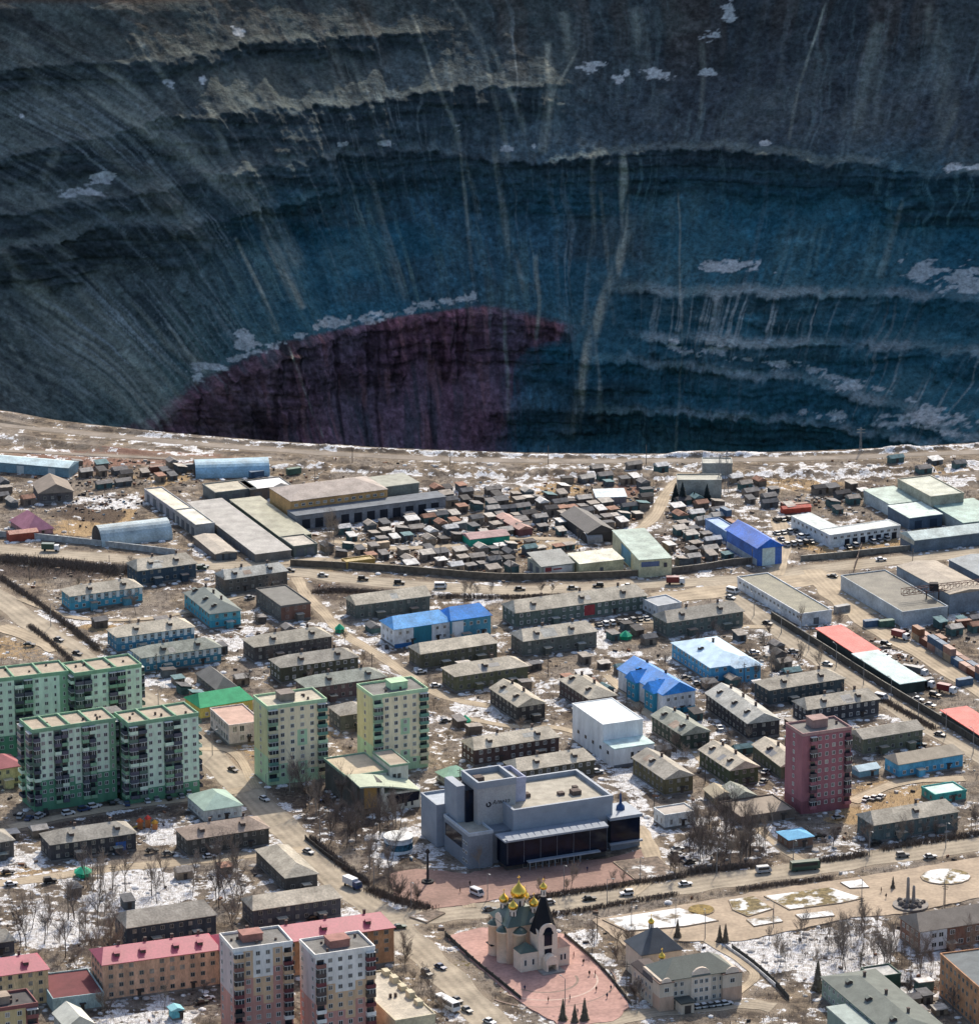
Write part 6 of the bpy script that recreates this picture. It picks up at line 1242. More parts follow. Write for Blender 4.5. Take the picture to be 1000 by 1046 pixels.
# ================================================================== beds, fences, yards
RN = random.Random(11)
def fence(short, label, pts, h, col, wd=.18, post=True, step=6.0, cap=None, cat='fence'):
    p = smooth(gl(pts), 3) if len(pts) > 2 else gl(pts); root = thing('fence', label, cat, (*p[0], 0)); o0 = p[0]
    q = MB(); tot = 0; posts = []
    for a_, b_ in zip(p, p[1:]):
        L_ = math.hypot(b_[0] - a_[0], b_[1] - a_[1]); d = ((b_[0] - a_[0]) / L_, (b_[1] - a_[1]) / L_); m_ = ((a_[0] + b_[0]) / 2 - o0[0], (a_[1] + b_[1]) / 2 - o0[1])
        q.obox(m_, d, wd, -.5, h, L_ + .05)
        n_ = max(1, int(L_ / step))
        for i in range(n_): t = i / n_; posts.append((a_[0] + (b_[0] - a_[0]) * t - o0[0], a_[1] + (b_[1] - a_[1]) * t - o0[1], d))
    pan = q.build('panel', pm('fence_' + short.replace(' ', '_'), col, var=.35, sc=.6), root)
    if cap:
        q = MB()
        for a_, b_ in zip(p, p[1:]):
            L_ = math.hypot(b_[0] - a_[0], b_[1] - a_[1]); d = ((b_[0] - a_[0]) / L_, (b_[1] - a_[1]) / L_); q.obox(((a_[0] + b_[0]) / 2 - o0[0], (a_[1] + b_[1]) / 2 - o0[1]), d, wd + .25, h, h + .2, L_)
        q.build('cap', pm('cap_' + short.replace(' ', '_'), cap), pan)
    if post:
        q = MB(); q.box(-.16, -.16, -.5, .16, .16, h + .25); me = mesh_of(q, 'post', pm('post_' + short.replace(' ', '_'), tuple(c_ * 1.2 for c_ in col)))
        for x, y, d in posts[:98]: link('post', me, root, (x, y, 0), math.atan2(d[1], d[0]))
    occ_line(p, 1.2); return root
fence('left road wall', 'pale grey wall along the left road below the arched hangar', [(-20, 547), (40, 551), (130, 561), (180, 567)], 2.2, (.33, .34, .34), cap=(.44, .46, .46))
fence('sheds board fence', 'long dark board fence between the shed quarter and the road', [(297, 578), (360, 581), (420, 585), (510, 592), (595, 591), (684, 587)], 2.4, (.13, .105, .08), cap=(.30, .26, .20))
fence('east board fence', 'board fence continuing right of the sea-green store towards the blue hall', [(686, 586), (720, 582), (750, 577), (796, 574)], 2.4, (.12, .10, .085), cap=(.32, .29, .24))
fence('office concrete wall', 'concrete wall with pale coping in front of the white office and warehouses', [(818, 573), (870, 568), (930, 562), (1010, 555)], 2.0, (.20, .18, .15), cap=(.42, .39, .33))
fence('diagonal fence', 'tall dark fence following the right side of the diagonal road', [(788, 632), (840, 664), (900, 702), (960, 738), (1010, 769)], 2.6, (.075, .068, .058), cap=(.17, .16, .14), step=5)
fence('church left fence', 'dark posted fence on the left side of the pink church square', [(455, 956), (470, 970), (490, 988), (510, 1004), (532, 1022)], 1.3, (.05, .05, .045), step=4)
fence('church right fence', 'dark posted fence on the right side of the pink church square', [(577, 957), (595, 972), (612, 988), (628, 1006), (645, 1028)], 1.2, (.07, .07, .06), step=4)
fence('orchard fence', 'thin dark fence running down beside the snowy garden at the lower right', [(748, 970), (770, 986), (790, 1004), (806, 1022)], 1.5, (.06, .06, .055), step=4)
fence('white bank rail', 'white sheeted fence at the top of the snowy garden', [(741, 968), (765, 985), (792, 1008)], 1.0, (.55, .56, .56), step=8, post=False)
fence('street hedge fence left', 'low dark fence along the main diagonal street', [(312, 858), (340, 880), (376, 902)], 1.4, (.06, .055, .05), step=5)
fence('gantry yard wall', 'rusty low wall along the gantry crane yard', [(880, 560), (872, 584)], 2.0, (.16, .12, .10))
# raised beds on the promenade
def bed(label, pts, kind):
    p = gl(pts); c_ = np.mean(p, axis=0); root = thing('flower_bed', label, 'flower bed', (c_[0], c_[1], .2)); P = [(x - c_[0], y - c_[1]) for x, y in p]; n = len(P)
    q = MB(); q.poly([(x, y, .34) for x, y in P])
    for i in range(n): a_, b_ = P[i], P[(i + 1) % n]; q.poly([(*a_, -.3), (*b_, -.3), (*b_, .34), (*a_, .34)])
    q.build('kerb', pm('kerb_stone', (.33, .26, .19)), root)
    q = MB(); q.poly([(x * .96, y * .96, .37) for x, y in P]); q.build('planted_surface', BEDM[kind], root)
def bed_mat(name, soil, lo, hi):
    m = bpy.data.materials.new(name); m.use_nodes = True; nt = m.node_tree; p = nt.nodes['Principled BSDF']; p.inputs['Roughness'].default_value = .95
    g = _n(nt, 'ShaderNodeNewGeometry'); n1 = _n(nt, 'ShaderNodeTexNoise'); n1.inputs['Scale'].default_value = .13; n1.inputs['Detail'].default_value = 6; n1.inputs['Roughness'].default_value = .65
    n2 = _n(nt, 'ShaderNodeTexNoise'); n2.inputs['Scale'].default_value = .9; n2.inputs['Detail'].default_value = 5
    for n in (n1, n2): nt.links.new(g.outputs[0], n.inputs[0])
    f = _n(nt, 'ShaderNodeMapRange'); f.inputs[1].default_value = lo; f.inputs[2].default_value = hi; nt.links.new(n1.outputs[0], f.inputs[0])
    a = _n(nt, 'ShaderNodeMix', data_type='RGBA'); h = _n(nt, 'ShaderNodeMapRange'); h.inputs[1].default_value = .4; h.inputs[2].default_value = .6; nt.links.new(n2.outputs[0], h.inputs[0]); nt.links.new(h.outputs[0], a.inputs[0])
    a.inputs[6].default_value = (*[c * .6 for c in soil], 1); a.inputs[7].default_value = (*[c * 1.4 for c in soil], 1)
    b = _n(nt, 'ShaderNodeMix', data_type='RGBA'); nt.links.new(f.outputs[0], b.inputs[0]); nt.links.new(a.outputs[2], b.inputs[6]); b.inputs[7].default_value = (.72, .72, .71, 1); nt.links.new(b.outputs[2], p.inputs['Base Color']); return m
BEDM = {'s': bed_mat('snowy_bed', (.20, .16, .11), .40, .50), 'b': bed_mat('half_snowy_bed', (.16, .12, .05), .47, .55), 'o': bed_mat('olive_bed', (.19, .13, .035), .74, .8), 'd': bed_mat('dark_bed', (.14, .105, .08), .55, .63)}
def ell(u, v, a_, b_, n=14): return [(u + a_ * math.cos(t), v + b_ * math.sin(t)) for t in np.linspace(0, 2 * math.pi, n + 1)[:-1]]
bed('long white snowy bed with brown middle, right of the church', [(615, 941), (694, 929), (716, 936), (734, 942), (700, 948), (640, 953)], 's')
bed('round ochre-olive bed on the promenade above the clergy office', ell(716, 931, 14, 5.5), 'o')
bed('small snowy triangular bed at the left of the promenade square', [(744, 921), (770, 917), (790, 930), (764, 938), (748, 931)], 'b')
bed('large olive and white snowy bed in the middle of the promenade', [(780, 917), (848, 908), (882, 919), (860, 924), (806, 931)], 'b')
bed('long narrow snow-covered bed on the promenade edge', [(762, 941), (795, 938), (800, 943), (770, 948)], 's')
bed('narrow snowy bed beside the promenade path', [(812, 936), (850, 932), (853, 937), (818, 941)], 's')
bed('oval olive bed with snowy rim at the right', ell(966, 897, 26, 8), 'b')
bed('small pointed snowy bed near the street at the promenade top', [(858, 903), (880, 900), (888, 908), (868, 909)], 's')
bed('dark planted bed beside the palace square, upper', [(626, 882), (672, 876), (690, 894), (652, 903)], 'd')
bed('beige kerbed triangle in front of the palace square', [(418, 938), (440, 930), (455, 934), (436, 944)], 'd')
# ------------------------------------------------------------------ shed quarter
SR = [pm('shed_roof_%d' % i, c, var=.35, sc=.6, fine=.2) for i, c in enumerate([(.11, .11, .115), (.20, .185, .175), (.29, .255, .22), (.42, .385, .34), (.60, .58, .55), (.27, .145, .10), (.12, .20, .21), (.07, .065, .065)])]
SRN = ['dark felt', 'mid-grey', 'tan-brown', 'pale grey', 'snowy white', 'rust-red', 'dull teal', 'charcoal']
SW = [pm('shed_wall_%d' % i, c, var=.35, sc=.7) for i, c in enumerate([(.11, .09, .075), (.17, .14, .115), (.09, .10, .105), (.22, .175, .13), (.06, .11, .11)])]
SH = []
for i in range(10):
    sx, sy, h_ = RN.uniform(3, 7.5), RN.uniform(2.8, 5), RN.uniform(1.9, 2.9); q = MB(); q.box(-sx / 2, -sy / 2, -.6, sx / 2, sy / 2, h_); wl = q
    ro = MB(); k = i % 3
    if k == 0: hip_roof(ro, sx, sy, h_, 1.2, .3, 'gable'); ro.v = [(x - sx / 2, y - sy / 2, z) for x, y, z in ro.v]
    else:
        e = .3; z0, z1 = h_, h_ + (.9 if k == 1 else .25); A = [(-sx / 2 - e, -sy / 2 - e, z0), (sx / 2 + e, -sy / 2 - e, z0), (sx / 2 + e, sy / 2 + e, z1), (-sx / 2 - e, sy / 2 + e, z1)]
        ro.poly(A); [ro.poly([(*a_[:2], a_[2] - .2), (*b_[:2], b_[2] - .2), b_, a_]) for a_, b_ in zip(A, A[1:] + A[:1])]
    d = MB(); d.box(-.6, -sy / 2 - .06, 0, .6, -sy / 2, 2.0)
    SH.append((sx, sy, wl, ro, d))
SHM = {}
def shed(x, y, rz, i, ri, wi, sc=1.0):
    k = (i, ri, wi)
    if k not in SHM: s = SH[i]; SHM[k] = (mesh_of(s[2], 'wall', SW[wi]), mesh_of(s[3], 'roof', SR[ri]), mesh_of(s[4], 'door', DOORM))
    root = thing('shed', None, 'shed', (x, y, 0), rz, 'small sheds and lock-ups among the yards'); root.scale = (sc, sc, 1)
    for nm, me in zip(('wall', 'roof', 'door'), SHM[k]): link(nm, me, root)
    later(root, '%s roofed %s shed' % (SRN[ri], ('gabled', 'lean-to', 'flat')[i % 3]), x, y); return root
def scatter_sheds(poly, n, wts, grid=True):
    P = gl(poly); xs = [p[0] for p in P]; ys = [p[1] for p in P]; k = 0
    for _ in range(n * 30):
        if k >= n: break
        x, y = RN.uniform(min(xs), max(xs)), RN.uniform(min(ys), max(ys)); i = RN.randrange(10)
        if not inpoly(np.array([x]), np.array([y]), P)[0]: continue
        ga = GRID(y); ex, ey = math.cos(ga), math.sin(ga); pl_, pp = x * ex + y * ey, -x * ey + y * ex; pp = round(pp / 9.5) * 9.5 + RN.gauss(0, .5); x, y = pl_ * ex - pp * ey, pl_ * ey + pp * ex
        r = max(SH[i][0], SH[i][1]) * .5
        if not free(x, y, r): continue
        rz = ga + RN.choice((0, 0, 0, math.pi / 2)) + RN.uniform(-.06, .06); shed(x, y, rz, i, RN.choices(range(8), wts)[0], RN.randrange(5))
        occ_poly([(x + r * .98 * math.cos(t), y + r * .98 * math.sin(t)) for t in np.linspace(0, 6.283, 9)[:-1]]); k += 1
W0 = [3, 4, 4, 3, 2.2, 2, 1, 2]
scatter_sheds([(345, 545), (400, 538), (520, 528), (600, 525), (640, 538), (632, 552), (540, 566), (530, 588), (400, 580), (330, 572)], 84, W0)
scatter_sheds([(500, 505), (560, 510), (640, 512), (660, 520), (640, 538), (560, 532), (500, 525)], 34, W0)
scatter_sheds([(690, 530), (740, 525), (745, 575), (690, 584), (686, 560)], 18, W0)
scatter_sheds([(70, 470), (190, 474), (190, 496), (120, 500), (80, 494)], 14, [3, 2, 3, 1, 1, 2, 1, 2])
scatter_sheds([(0, 494), (36, 496), (36, 520), (0, 524)], 5, W0)
scatter_sheds([(830, 505), (880, 500), (885, 520), (840, 524)], 8, W0)
scatter_sheds([(420, 505), (470, 500), (500, 520), (440, 532), (400, 528)], 14, W0)
scatter_sheds([(925, 630), (1000, 624), (1005, 640), (960, 645)], 5, [1, 2, 3, 2, 1, 3, 1, 1])
scatter_sheds([(590, 700), (650, 700), (660, 720), (600, 712)], 2, W0); scatter_sheds([(880, 1020), (960, 1012), (990, 1040), (900, 1046)], 5, W0); scatter_sheds([(780, 650), (840, 650), (850, 690), (800, 690)], 4, W0)
scatter_sheds([(0, 846), (40, 842), (40, 856), (0, 858)], 2, W0); scatter_sheds([(650, 700), (740, 690), (780, 720), (700, 740)], 3, W0); scatter_sheds([(140, 700), (190, 695), (190, 730), (150, 735)], 2, W0)
scatter_sheds([(650, 500), (690, 498), (735, 518), (690, 530), (660, 520)], 11, W0); scatter_sheds([(745, 492), (800, 500), (805, 522), (760, 520)], 9, W0); scatter_sheds([(900, 470), (1000, 470), (1000, 484), (910, 488)], 4, W0); scatter_sheds([(560, 480), (690, 478), (690, 496), (570, 500)], 10, W0)
scatter_sheds([(60, 605), (350, 620), (560, 650), (560, 760), (430, 760), (250, 740), (150, 690)], 18, W0); scatter_sheds([(560, 640), (860, 650), (880, 790), (700, 820), (600, 800)], 22, W0); scatter_sheds([(100, 860), (290, 880), (280, 930), (20, 930)], 4, W0)
# named small yard buildings
hall('emerald netted shed', 'bright emerald green and pink roofed shed at the end of the shed quarter', (478, 545), (480, 551), (521, 547), h=3, wall=(.02, .30, .20), roof=(.34, .20, .20), kind='gable', w=9, cat='shed', snap=.3, rise=1.2)
hall('pink roofed shed', 'pinkish-red roofed shed above the emerald shed', (506, 527), (530, 541), (540, 536), h=2.8, wall=(.18, .07, .07), roof=(.40, .22, .18), w=6, cat='shed', kind='gable')
hall('black barn', 'largest black barn in the middle of the shed quarter', (586, 524), (600, 545), (622, 540), h=4, wall=(.04, .038, .04), roof=(.055, .052, .056), w=12, cat='barn', kind='gable', rise=3)
hall('yellow timber stack shed', 'low yellow-brown open shed by the board fence', (350, 570), (354, 575), (384, 572), h=2.4, wall=(.34, .23, .07), roof=(.40, .30, .12), w=5, kind='flat', cat='shed')
# ------------------------------------------------------------------ shipping containers
CC = [('rust-red', (.16, .065, .045)), ('sea-blue', (.06, .11, .18)), ('brown-orange', (.22, .10, .055)), ('grey', (.24, .24, .24)), ('tan', (.36, .27, .18)), ('dull green', (.07, .13, .10)), ('pink-brown', (.32, .19, .15))]
def container(x, y, rz, ci, z=0, ln=6.0):
    q = MB(); q.box(-ln / 2, -1.2, z, ln / 2, 1.2, z + 2.6); root = thing('shipping_container', None, 'container', (x, y, 0), rz, 'shipping containers in the yards')
    key = ('cont', ci, z, ln)
    if key not in SHM:
        b = MB(); b.box(-ln / 2, -1.2, z + .02, ln / 2, 1.2, z + 2.6); n = int(ln / .5)
        for i in range(n): t = -ln / 2 + (i + .5) * ln / n; b.box(t - .1, -1.26, z + .2, t + .1, -1.2, z + 2.4); b.box(t - .1, 1.2, z + .2, t + .1, 1.26, z + 2.4)
        d = MB(); d.box(ln / 2, -1.1, z + .15, ln / 2 + .07, -.05, z + 2.45); d2 = MB(); d2.box(ln / 2, .05, z + .15, ln / 2 + .07, 1.1, z + 2.45)
        m_ = pm('container_' + CC[ci][0].replace(' ', '_').replace('-', '_'), CC[ci][1], var=.3, sc=.6, rough=.6); SHM[key] = (mesh_of(b, 'body', m_), mesh_of(d, 'door', m_), mesh_of(d2, 'door', m_))
    for nm, me in zip(('body', 'door', 'door'), SHM[key]): link(nm, me, root)
    later(root, '%s shipping container%s' % (CC[ci][0], ' on top of another' if z else ''), x, y); return root
g0, g1_ = G(934, 652), G(1000, 694); d_ = (g1_ - g0) / np.hypot(*(g1_ - g0)); az = math.atan2(d_[1], d_[0]); nn = np.array((-d_[1], d_[0]))
for i in range(9):
    for r_ in range(2):
        p = g0 + d_ * (i * 6.4 + 3) + nn * (r_ * 2.9)
        container(p[0], p[1], az, [4, 0, 6, 3, 4, 1, 6, 0, 1][(i + r_ * 2) % 9])
        if RN.random() < .45: container(p[0], p[1], az, RN.randrange(7), 2.62)
    occ_line([tuple(g0), tuple(g1_)], 6)
for (u, v, ci, z) in ((735, 527, 1, 0), (741, 532, 2, 0), (747, 538, 2, 0), (741, 532, 1, 2.62), (984, 640, 0, 0), (960, 622, 4, 0), (985, 700, 1, 0), (945, 700, 3, 0), (190, 480, 3, 0), (246, 485, 1, 0), (262, 487, 1, 0), (300, 484, 5, 0), (160, 482, 0, 0), (805, 519, 0, 0), (818, 520, 0, 0), (440, 522, 3, 0), (470, 540, 3, 0), (390, 560, 4, 0), (860, 625, 3, 0), (905, 640, 5, 0), (985, 1015, 0, 0), (890, 640, 1, 0)):
    p = G(u, v); container(p[0], p[1], GRID(p[1]) + (math.pi / 2 if ci in (2, 1) and u > 700 and u < 760 else RN.uniform(-.1, .1)), ci, z)
hall('red barge shaped store', 'long bright red covered trailer standing in the car yard behind the white office', (798, 515), (800, 520), (829, 518), h=2.0, wall=(.40, .06, .035), roof=(.46, .08, .05), w=3.4, kind='gable', rise=.8, cat='trailer', snap=.2)
# ------------------------------------------------------------------ gantry crane, crawler crane
RST = pm('rusty_girder', (.12, .065, .055), var=.3, sc=.8)
def truss(q, a_, b_, w_, h_, n):
    a_, b_ = Vector(a_), Vector(b_); d = (b_ - a_); L_ = d.length; d.normalize(); s = d.cross(Vector((0, 0, 1))).normalized() * w_ / 2; u = Vector((0, 0, h_))
    cs = [(-1, 0), (1, 0), (1, 1), (-1, 1)]
    for k in cs: q.tube(a_ + s * k[0] + u * k[1], b_ + s * k[0] + u * k[1], .14, n=4)
    for i in range(n + 1):
        p0 = a_ + d * L_ * i / n
        for k in range(4): A, B = cs[k], cs[(k + 1) % 4]; q.tube(p0 + s * A[0] + u * A[1], p0 + s * B[0] + u * B[1], .08, n=3)
        if i < n:
            p1 = a_ + d * L_ * (i + 1) / n
            for k in (-1, 1): q.tube(p0 + s * k, p1 + s * k + u, .08, n=3)
cr0, cr1 = G(921, 629), G(1010, 618); gc = thing('gantry_crane', 'rusty lattice gantry crane spanning the yard in front of the brown-roofed hall', 'crane', (0, 0, 0))
q = MB(); truss(q, (*cr0, 8.2), (*(cr1 + (cr1 - cr0) * .2), 8.2), 2.2, 2.2, 18); q.build('bridge_girder', RST, gc)
for t in (.28, .42):
    p = cr0 + (cr1 - cr0) * t; q = MB(); truss(q, (p[0], p[1], -.3), (p[0] + .01, p[1], 8.2), 1.4, .01, 6); truss(q, (p[0], p[1] + 1.2, -.3), (p[0] + .01, p[1] + 1.2, 8.2), 1.4, .01, 6); q.build('leg', RST, gc)
p = cr0 + (cr1 - cr0) * .36; q = MB(); q.box(p[0] - 1.6, p[1] - 1.4, 8.6, p[0] + 1.6, p[1] + 1.4, 11.4); q.build('trolley', pm('black_trolley', (.03, .027, .03)), gc)
q = MB(); q.tube((p[0], p[1], 5), (p[0], p[1], 8.6), .06); q.build('hoist_rope', RST, gc)
c_ = G(872, 606); ex = thing('crawler_crane', 'dark tracked crawler crane parked on the dirt by the bluish grey hall', 'crane', (c_[0], c_[1], 0), -.9)
BLK = pm('dark_machine', (.045, .04, .038), var=.3)
for s in (-1, 1): q = MB(); q.box(-2.6, s * 1.4 - .4, 0, 2.6, s * 1.4 + .4, 1.1); q.build('track', BLK, ex)
q = MB(); q.box(-2.4, -1.4, 1.1, 1.6, 1.4, 3.0); q.build('body', pm('brown_machine', (.13, .08, .05), var=.3), ex); q = MB(); q.box(1.6, -1.3, 1.1, 2.8, 0, 3.4); q.build('cab', GLASS, ex); q = MB(); truss(q, (2.0, .3, 2.2), (12, .3, 4.0), .8, .8, 8); q.build('boom', BLK, ex)
# ------------------------------------------------------------------ fountain monument, plaza mast, pylon
c_ = G(930, 926); fo = thing('stone_monument', 'ring of dark boulders around two pale standing pillars on the promenade square', 'monument', (c_[0], c_[1], .2)); RK = pm('dark_boulder', (.12, .105, .095), var=.35, sc=.8)
q = MB(); q.lathe([(5.6, 0), (5.6, .5), (5.2, .5)], (0, 0), 24); q.build('basin', pm('basin_stone', (.22, .20, .18)), fo)
for i in range(22):
    t = i * 2.4; r_ = RN.uniform(1.6, 4.6); s = RN.uniform(.5, 1.0); q = MB(); q.lathe([(s * .9, .4), (s * 1.1, .4 + s * .5), (s * .8, .4 + s * 1.1), (s * .2, .4 + s * 1.4)], (r_ * math.cos(t), r_ * math.sin(t)), 6, a0=t); q.build('boulder', RK, fo)
for x, h_ in ((-.9, 9.2), (.9, 6.4)): q = MB(); q.lathe([(.65, .4), (.5, h_ * .7), (.42, h_), (.1, h_ + .3)], (x, 0), 8); q.build('pillar', pm('pillar_stone', (.26, .24, .215), var=.2), fo)
c_ = G(437, 902); ms = thing('flag_mast', 'dark column with wide round foot on the palace square', 'column', (c_[0], c_[1], .2)); DK = pm('black_mast', (.03, .03, .032))
q = MB(); q.lathe([(2.0, 0), (2.0, .5), (1.2, .6), (1.0, 1.0)], (0, 0), 14); q.build('base', DK, ms); q = MB(); q.tube((0, 0, .6), (0, 0, 9.6), .42, .30, 8); q.build('shaft', DK, ms); q = MB(); q.lathe([(.4, 9.6), (.8, 9.9), (.6, 10.8), (.1, 11.2)], (0, 0), 8); q.build('finial', DK, ms)
def pylon(u, v, h_, label, w_=1.6):
    c_ = G(u, v); r = thing('lattice_mast', label, 'mast', (c_[0], c_[1], 0)); q = MB(); m_ = 9; st = pm('galvanised_steel', (.20, .205, .21))
    P = lambda i, k: Vector((w_ * (1 - .7 * i / m_) / 2 * (1, -1, -1, 1)[k], w_ * (1 - .7 * i / m_) / 2 * (1, 1, -1, -1)[k], h_ * i / m_))
    for i in range(m_):
        for k in range(4): q.tube(P(i, k), P(i + 1, k), .11, n=3); q.tube(P(i, k), P(i + 1, (k + 1) % 4), .07, n=3)
    q.build('lattice', st, r); q = MB()
    for z in (.8, .92): q.tube((-1.8, 0, h_ * z), (1.8, 0, h_ * z), .1, n=3)
    q.build('crossarm', st, r)
pylon(735, 505, 17, 'left lattice mast beside the concrete pit-side building'); pylon(742, 503, 18, 'right lattice mast beside the concrete pit-side building'); pylon(879, 462, 11, 'lone lattice mast on the pit road at the right', 1.0)
# ------------------------------------------------------------------ playground things
def tent(u, v, s, label):
    c_ = G(u, v); r = thing('play_tent', label, 'tent', (c_[0], c_[1], 0), RN.random()); m_ = pm('bright_green_plastic', (.02, .36, .19), rough=.5, var=.15)
    q = MB(); q.lathe([(s, 1.3), (s * 1.1, 1.5), (s * .5, 2.6), (.1, 3.4)], (0, 0), 6); q.build('roof', m_, r)
    for k in range(6): t = k * math.pi / 3; q = MB(); q.tube((s * .9 * math.cos(t), s * .9 * math.sin(t), -.4), (s * .9 * math.cos(t), s * .9 * math.sin(t), 1.4), .12); q.build('post', m_, r)
    q = MB(); q.box(-s * .6, -s * .6, -.3, s * .6, s * .6, .9); q.build('base', pm('bright_green_plastic', (.02, .36, .19)), r)
tent(85, 895, 2.9, 'bright green play tent at the edge of the big snowfield'); tent(639, 653, 2.4, 'bright green play tent above the light-blue L-shaped house'); tent(347, 646, 1.9, 'bright green play tent beside the dirt track'); tent(475, 740, 2.1, 'bright green play tent on the snow below the khaki house')
c_ = G(151, 846); pg = thing('playground_set', 'orange and red playground set on the snow between the dark street houses', 'playground', (c_[0], c_[1], 0))
for x, y, h_, col in ((-2.5, 0, 2.2, (.50, .10, .03)), (0, 1, 2.8, (.45, .05, .04)), (2.4, -.5, 1.8, (.5, .25, .04))):
    q = MB(); q.lathe([(1.3, h_), (1.0, h_ + .5), (.1, h_ + 1.3)], (x, y), 4); q.build('roof', pm('play_roof_%d' % int(h_ * 10), col), pg)
    q = MB(); q.box(x - .8, y - .8, -.3, x + .8, y + .8, h_); q.build('tower', pm('play_tower', (.40, .16, .06), var=.3), pg)
q = MB(); q.poly([(-1.6, -.6, 1.6), (-1.6, .2, 1.6), (-5, .2, .1), (-5, -.6, .1)]); q.poly([(-1.6, -.6, 1.45), (-5, -.6, -.05), (-5, .2, -.05), (-1.6, .2, 1.45)]); q.build('slide', pm('play_slide', (.5, .35, .05)), pg)
# ================================================================== vehicles
RC = random.Random(5)
TYRE = pm('tyre_rubber', (.02, .02, .02)); CGL = pm('car_glass', (.02, .025, .03), rough=.08, var=.1, spec=.5); LAMP = pm('lamp_glass', (.5, .5, .48), rough=.2)
PAINT = [('white', (.62, .63, .64)), ('silver', (.34, .35, .36)), ('black', (.018, .018, .02)), ('dark blue', (.025, .05, .13)), ('maroon', (.16, .02, .025)), ('grey', (.14, .145, .15)), ('dark green', (.025, .07, .05)), ('light blue', (.20, .34, .45))]
PM_ = [pm('car_paint_' + n.replace(' ', '_'), c, rough=.3, var=.04, spec=.5) for n, c in PAINT]
CM = {}
def profile_body(pts, w, mi=0):
    q = MB(); n = len(pts)
    A = [(x, -w / 2 * k, z) for x, z, k in pts]; B = [(x, w / 2 * k, z) for x, z, k in pts]
    q.poly(A[::-1] if False else A); q.poly(B[::-1])
    for i in range(n): j = (i + 1) % n; q.poly([A[i], B[i], B[j], A[j]])
    return q
def vehicle(kind, ci):
    k = (kind, ci)
    if k in CM: return CM[k]
    P = PM_[ci]; out = []
    if kind in ('car', 'jeep'):
        H, L_, W_ = (1.45, 4.4, 1.75) if kind == 'car' else (1.85, 4.3, 1.8); b = H * .56
        q = profile_body([(-L_ / 2, .32, .92), (L_ / 2, .32, .92), (L_ / 2, b * .86, .94), (L_ * .20, b, 1), (-L_ * .36 if kind == 'car' else -L_ / 2 + .05, b, 1), (-L_ / 2, b * .9, .94)], W_); out.append(('body', mesh_of(q, 'body', P)))
        e = -L_ * .40 if kind == 'car' else -L_ / 2 + .1
        q = profile_body([(e, b + .005, .94), (L_ * .18, b + .005, .94), (L_ * .06, H - .06, .80), (e * .62 if kind == 'car' else e + .15, H - .06, .80)], W_); out.append(('cabin_glass', mesh_of(q, 'cabin_glass', CGL)))
        q = MB(); x0, x1 = (e * .62 if kind == 'car' else e + .15), L_ * .06; q.box(x0, -W_ * .40, H - .058, x1, W_ * .40, H); out.append(('cabin_roof', mesh_of(q, 'cabin_roof', P)))
        for s in (-1, 1): q = MB(); q.box(L_ / 2 - .03, s * W_ * .34 - .18, b * .58, L_ / 2 + .02, s * W_ * .34 + .18, b * .8); out.append(('headlight', mesh_of(q, 'headlight', LAMP)))
        wr, wx, wy = .34, L_ * .31, W_ / 2 - .1
    else:
        L_, W_, H = {'van': (4.9, 2.0, 2.3), 'bus': (9.6, 2.5, 3.0), 'truck': (7.2, 2.4, 3.1)}[kind]
        if kind == 'truck':
            q = MB(); q.box(-L_ / 2, -W_ / 2, .95, L_ / 2 - 2.2, W_ / 2, H); out.append(('cargo_box', mesh_of(q, 'cargo_box', P)))
            q = profile_body([(L_ / 2 - 2.1, .5, 1), (L_ / 2, .5, 1), (L_ / 2, 1.6, 1), (L_ / 2 - .4, 2.5, .95), (L_ / 2 - 2.1, 2.5, .95)], W_ * .95); out.append(('cab', mesh_of(q, 'cab', PM_[0 if ci != 0 else 3])))
            q = MB(); q.box(-L_ / 2, -.5, .55, L_ / 2 - 2, .5, .9); out.append(('chassis', mesh_of(q, 'chassis', TYRE)))
            q = MB(); q.poly([(L_ / 2 + .02, -.95, 1.62), (L_ / 2 + .02, .95, 1.62), (L_ / 2 - .36, .9, 2.42), (L_ / 2 - .36, -.9, 2.42)]); out.append(('windscreen', mesh_of(q, 'windscreen', CGL)))
        else:
            q = profile_body([(-L_ / 2, .4, 1), (L_ / 2, .4, 1), (L_ / 2, H * .55, 1), (L_ / 2 - (.9 if kind == 'van' else .25), H, .94), (-L_ / 2 + .1, H, .94)], W_); out.append(('body', mesh_of(q, 'body', P)))
            for s in (-1, 1): q = MB(); y = s * W_ * .49; q.box(-L_ / 2 + .4, y - .03, H * .52, L_ / 2 - .9, y + .03, H * .85); out.append(('side_window', mesh_of(q, 'side_window', CGL)))
            q = MB(); d = .9 if kind == 'van' else .25; q.poly([(L_ / 2 + .015, -W_ * .45, H * .56), (L_ / 2 + .015, W_ * .45, H * .56), (L_ / 2 - d * .9 + .015, W_ * .43, H * .95), (L_ / 2 - d * .9 + .015, -W_ * .43, H * .95)]); out.append(('windscreen', mesh_of(q, 'windscreen', CGL)))
        wr, wx, wy = .45, L_ * .32, W_ / 2 - .12
    q = MB(); q.tube((0, -.11, 0), (0, .11, 0), wr, n=10); wm = mesh_of(q, 'wheel', TYRE)
    for sx in (-1, 1):
        for sy in (-1, 1): out.append(('wheel', wm, (sx * wx, sy * wy, wr)))
    CM[k] = out; return out
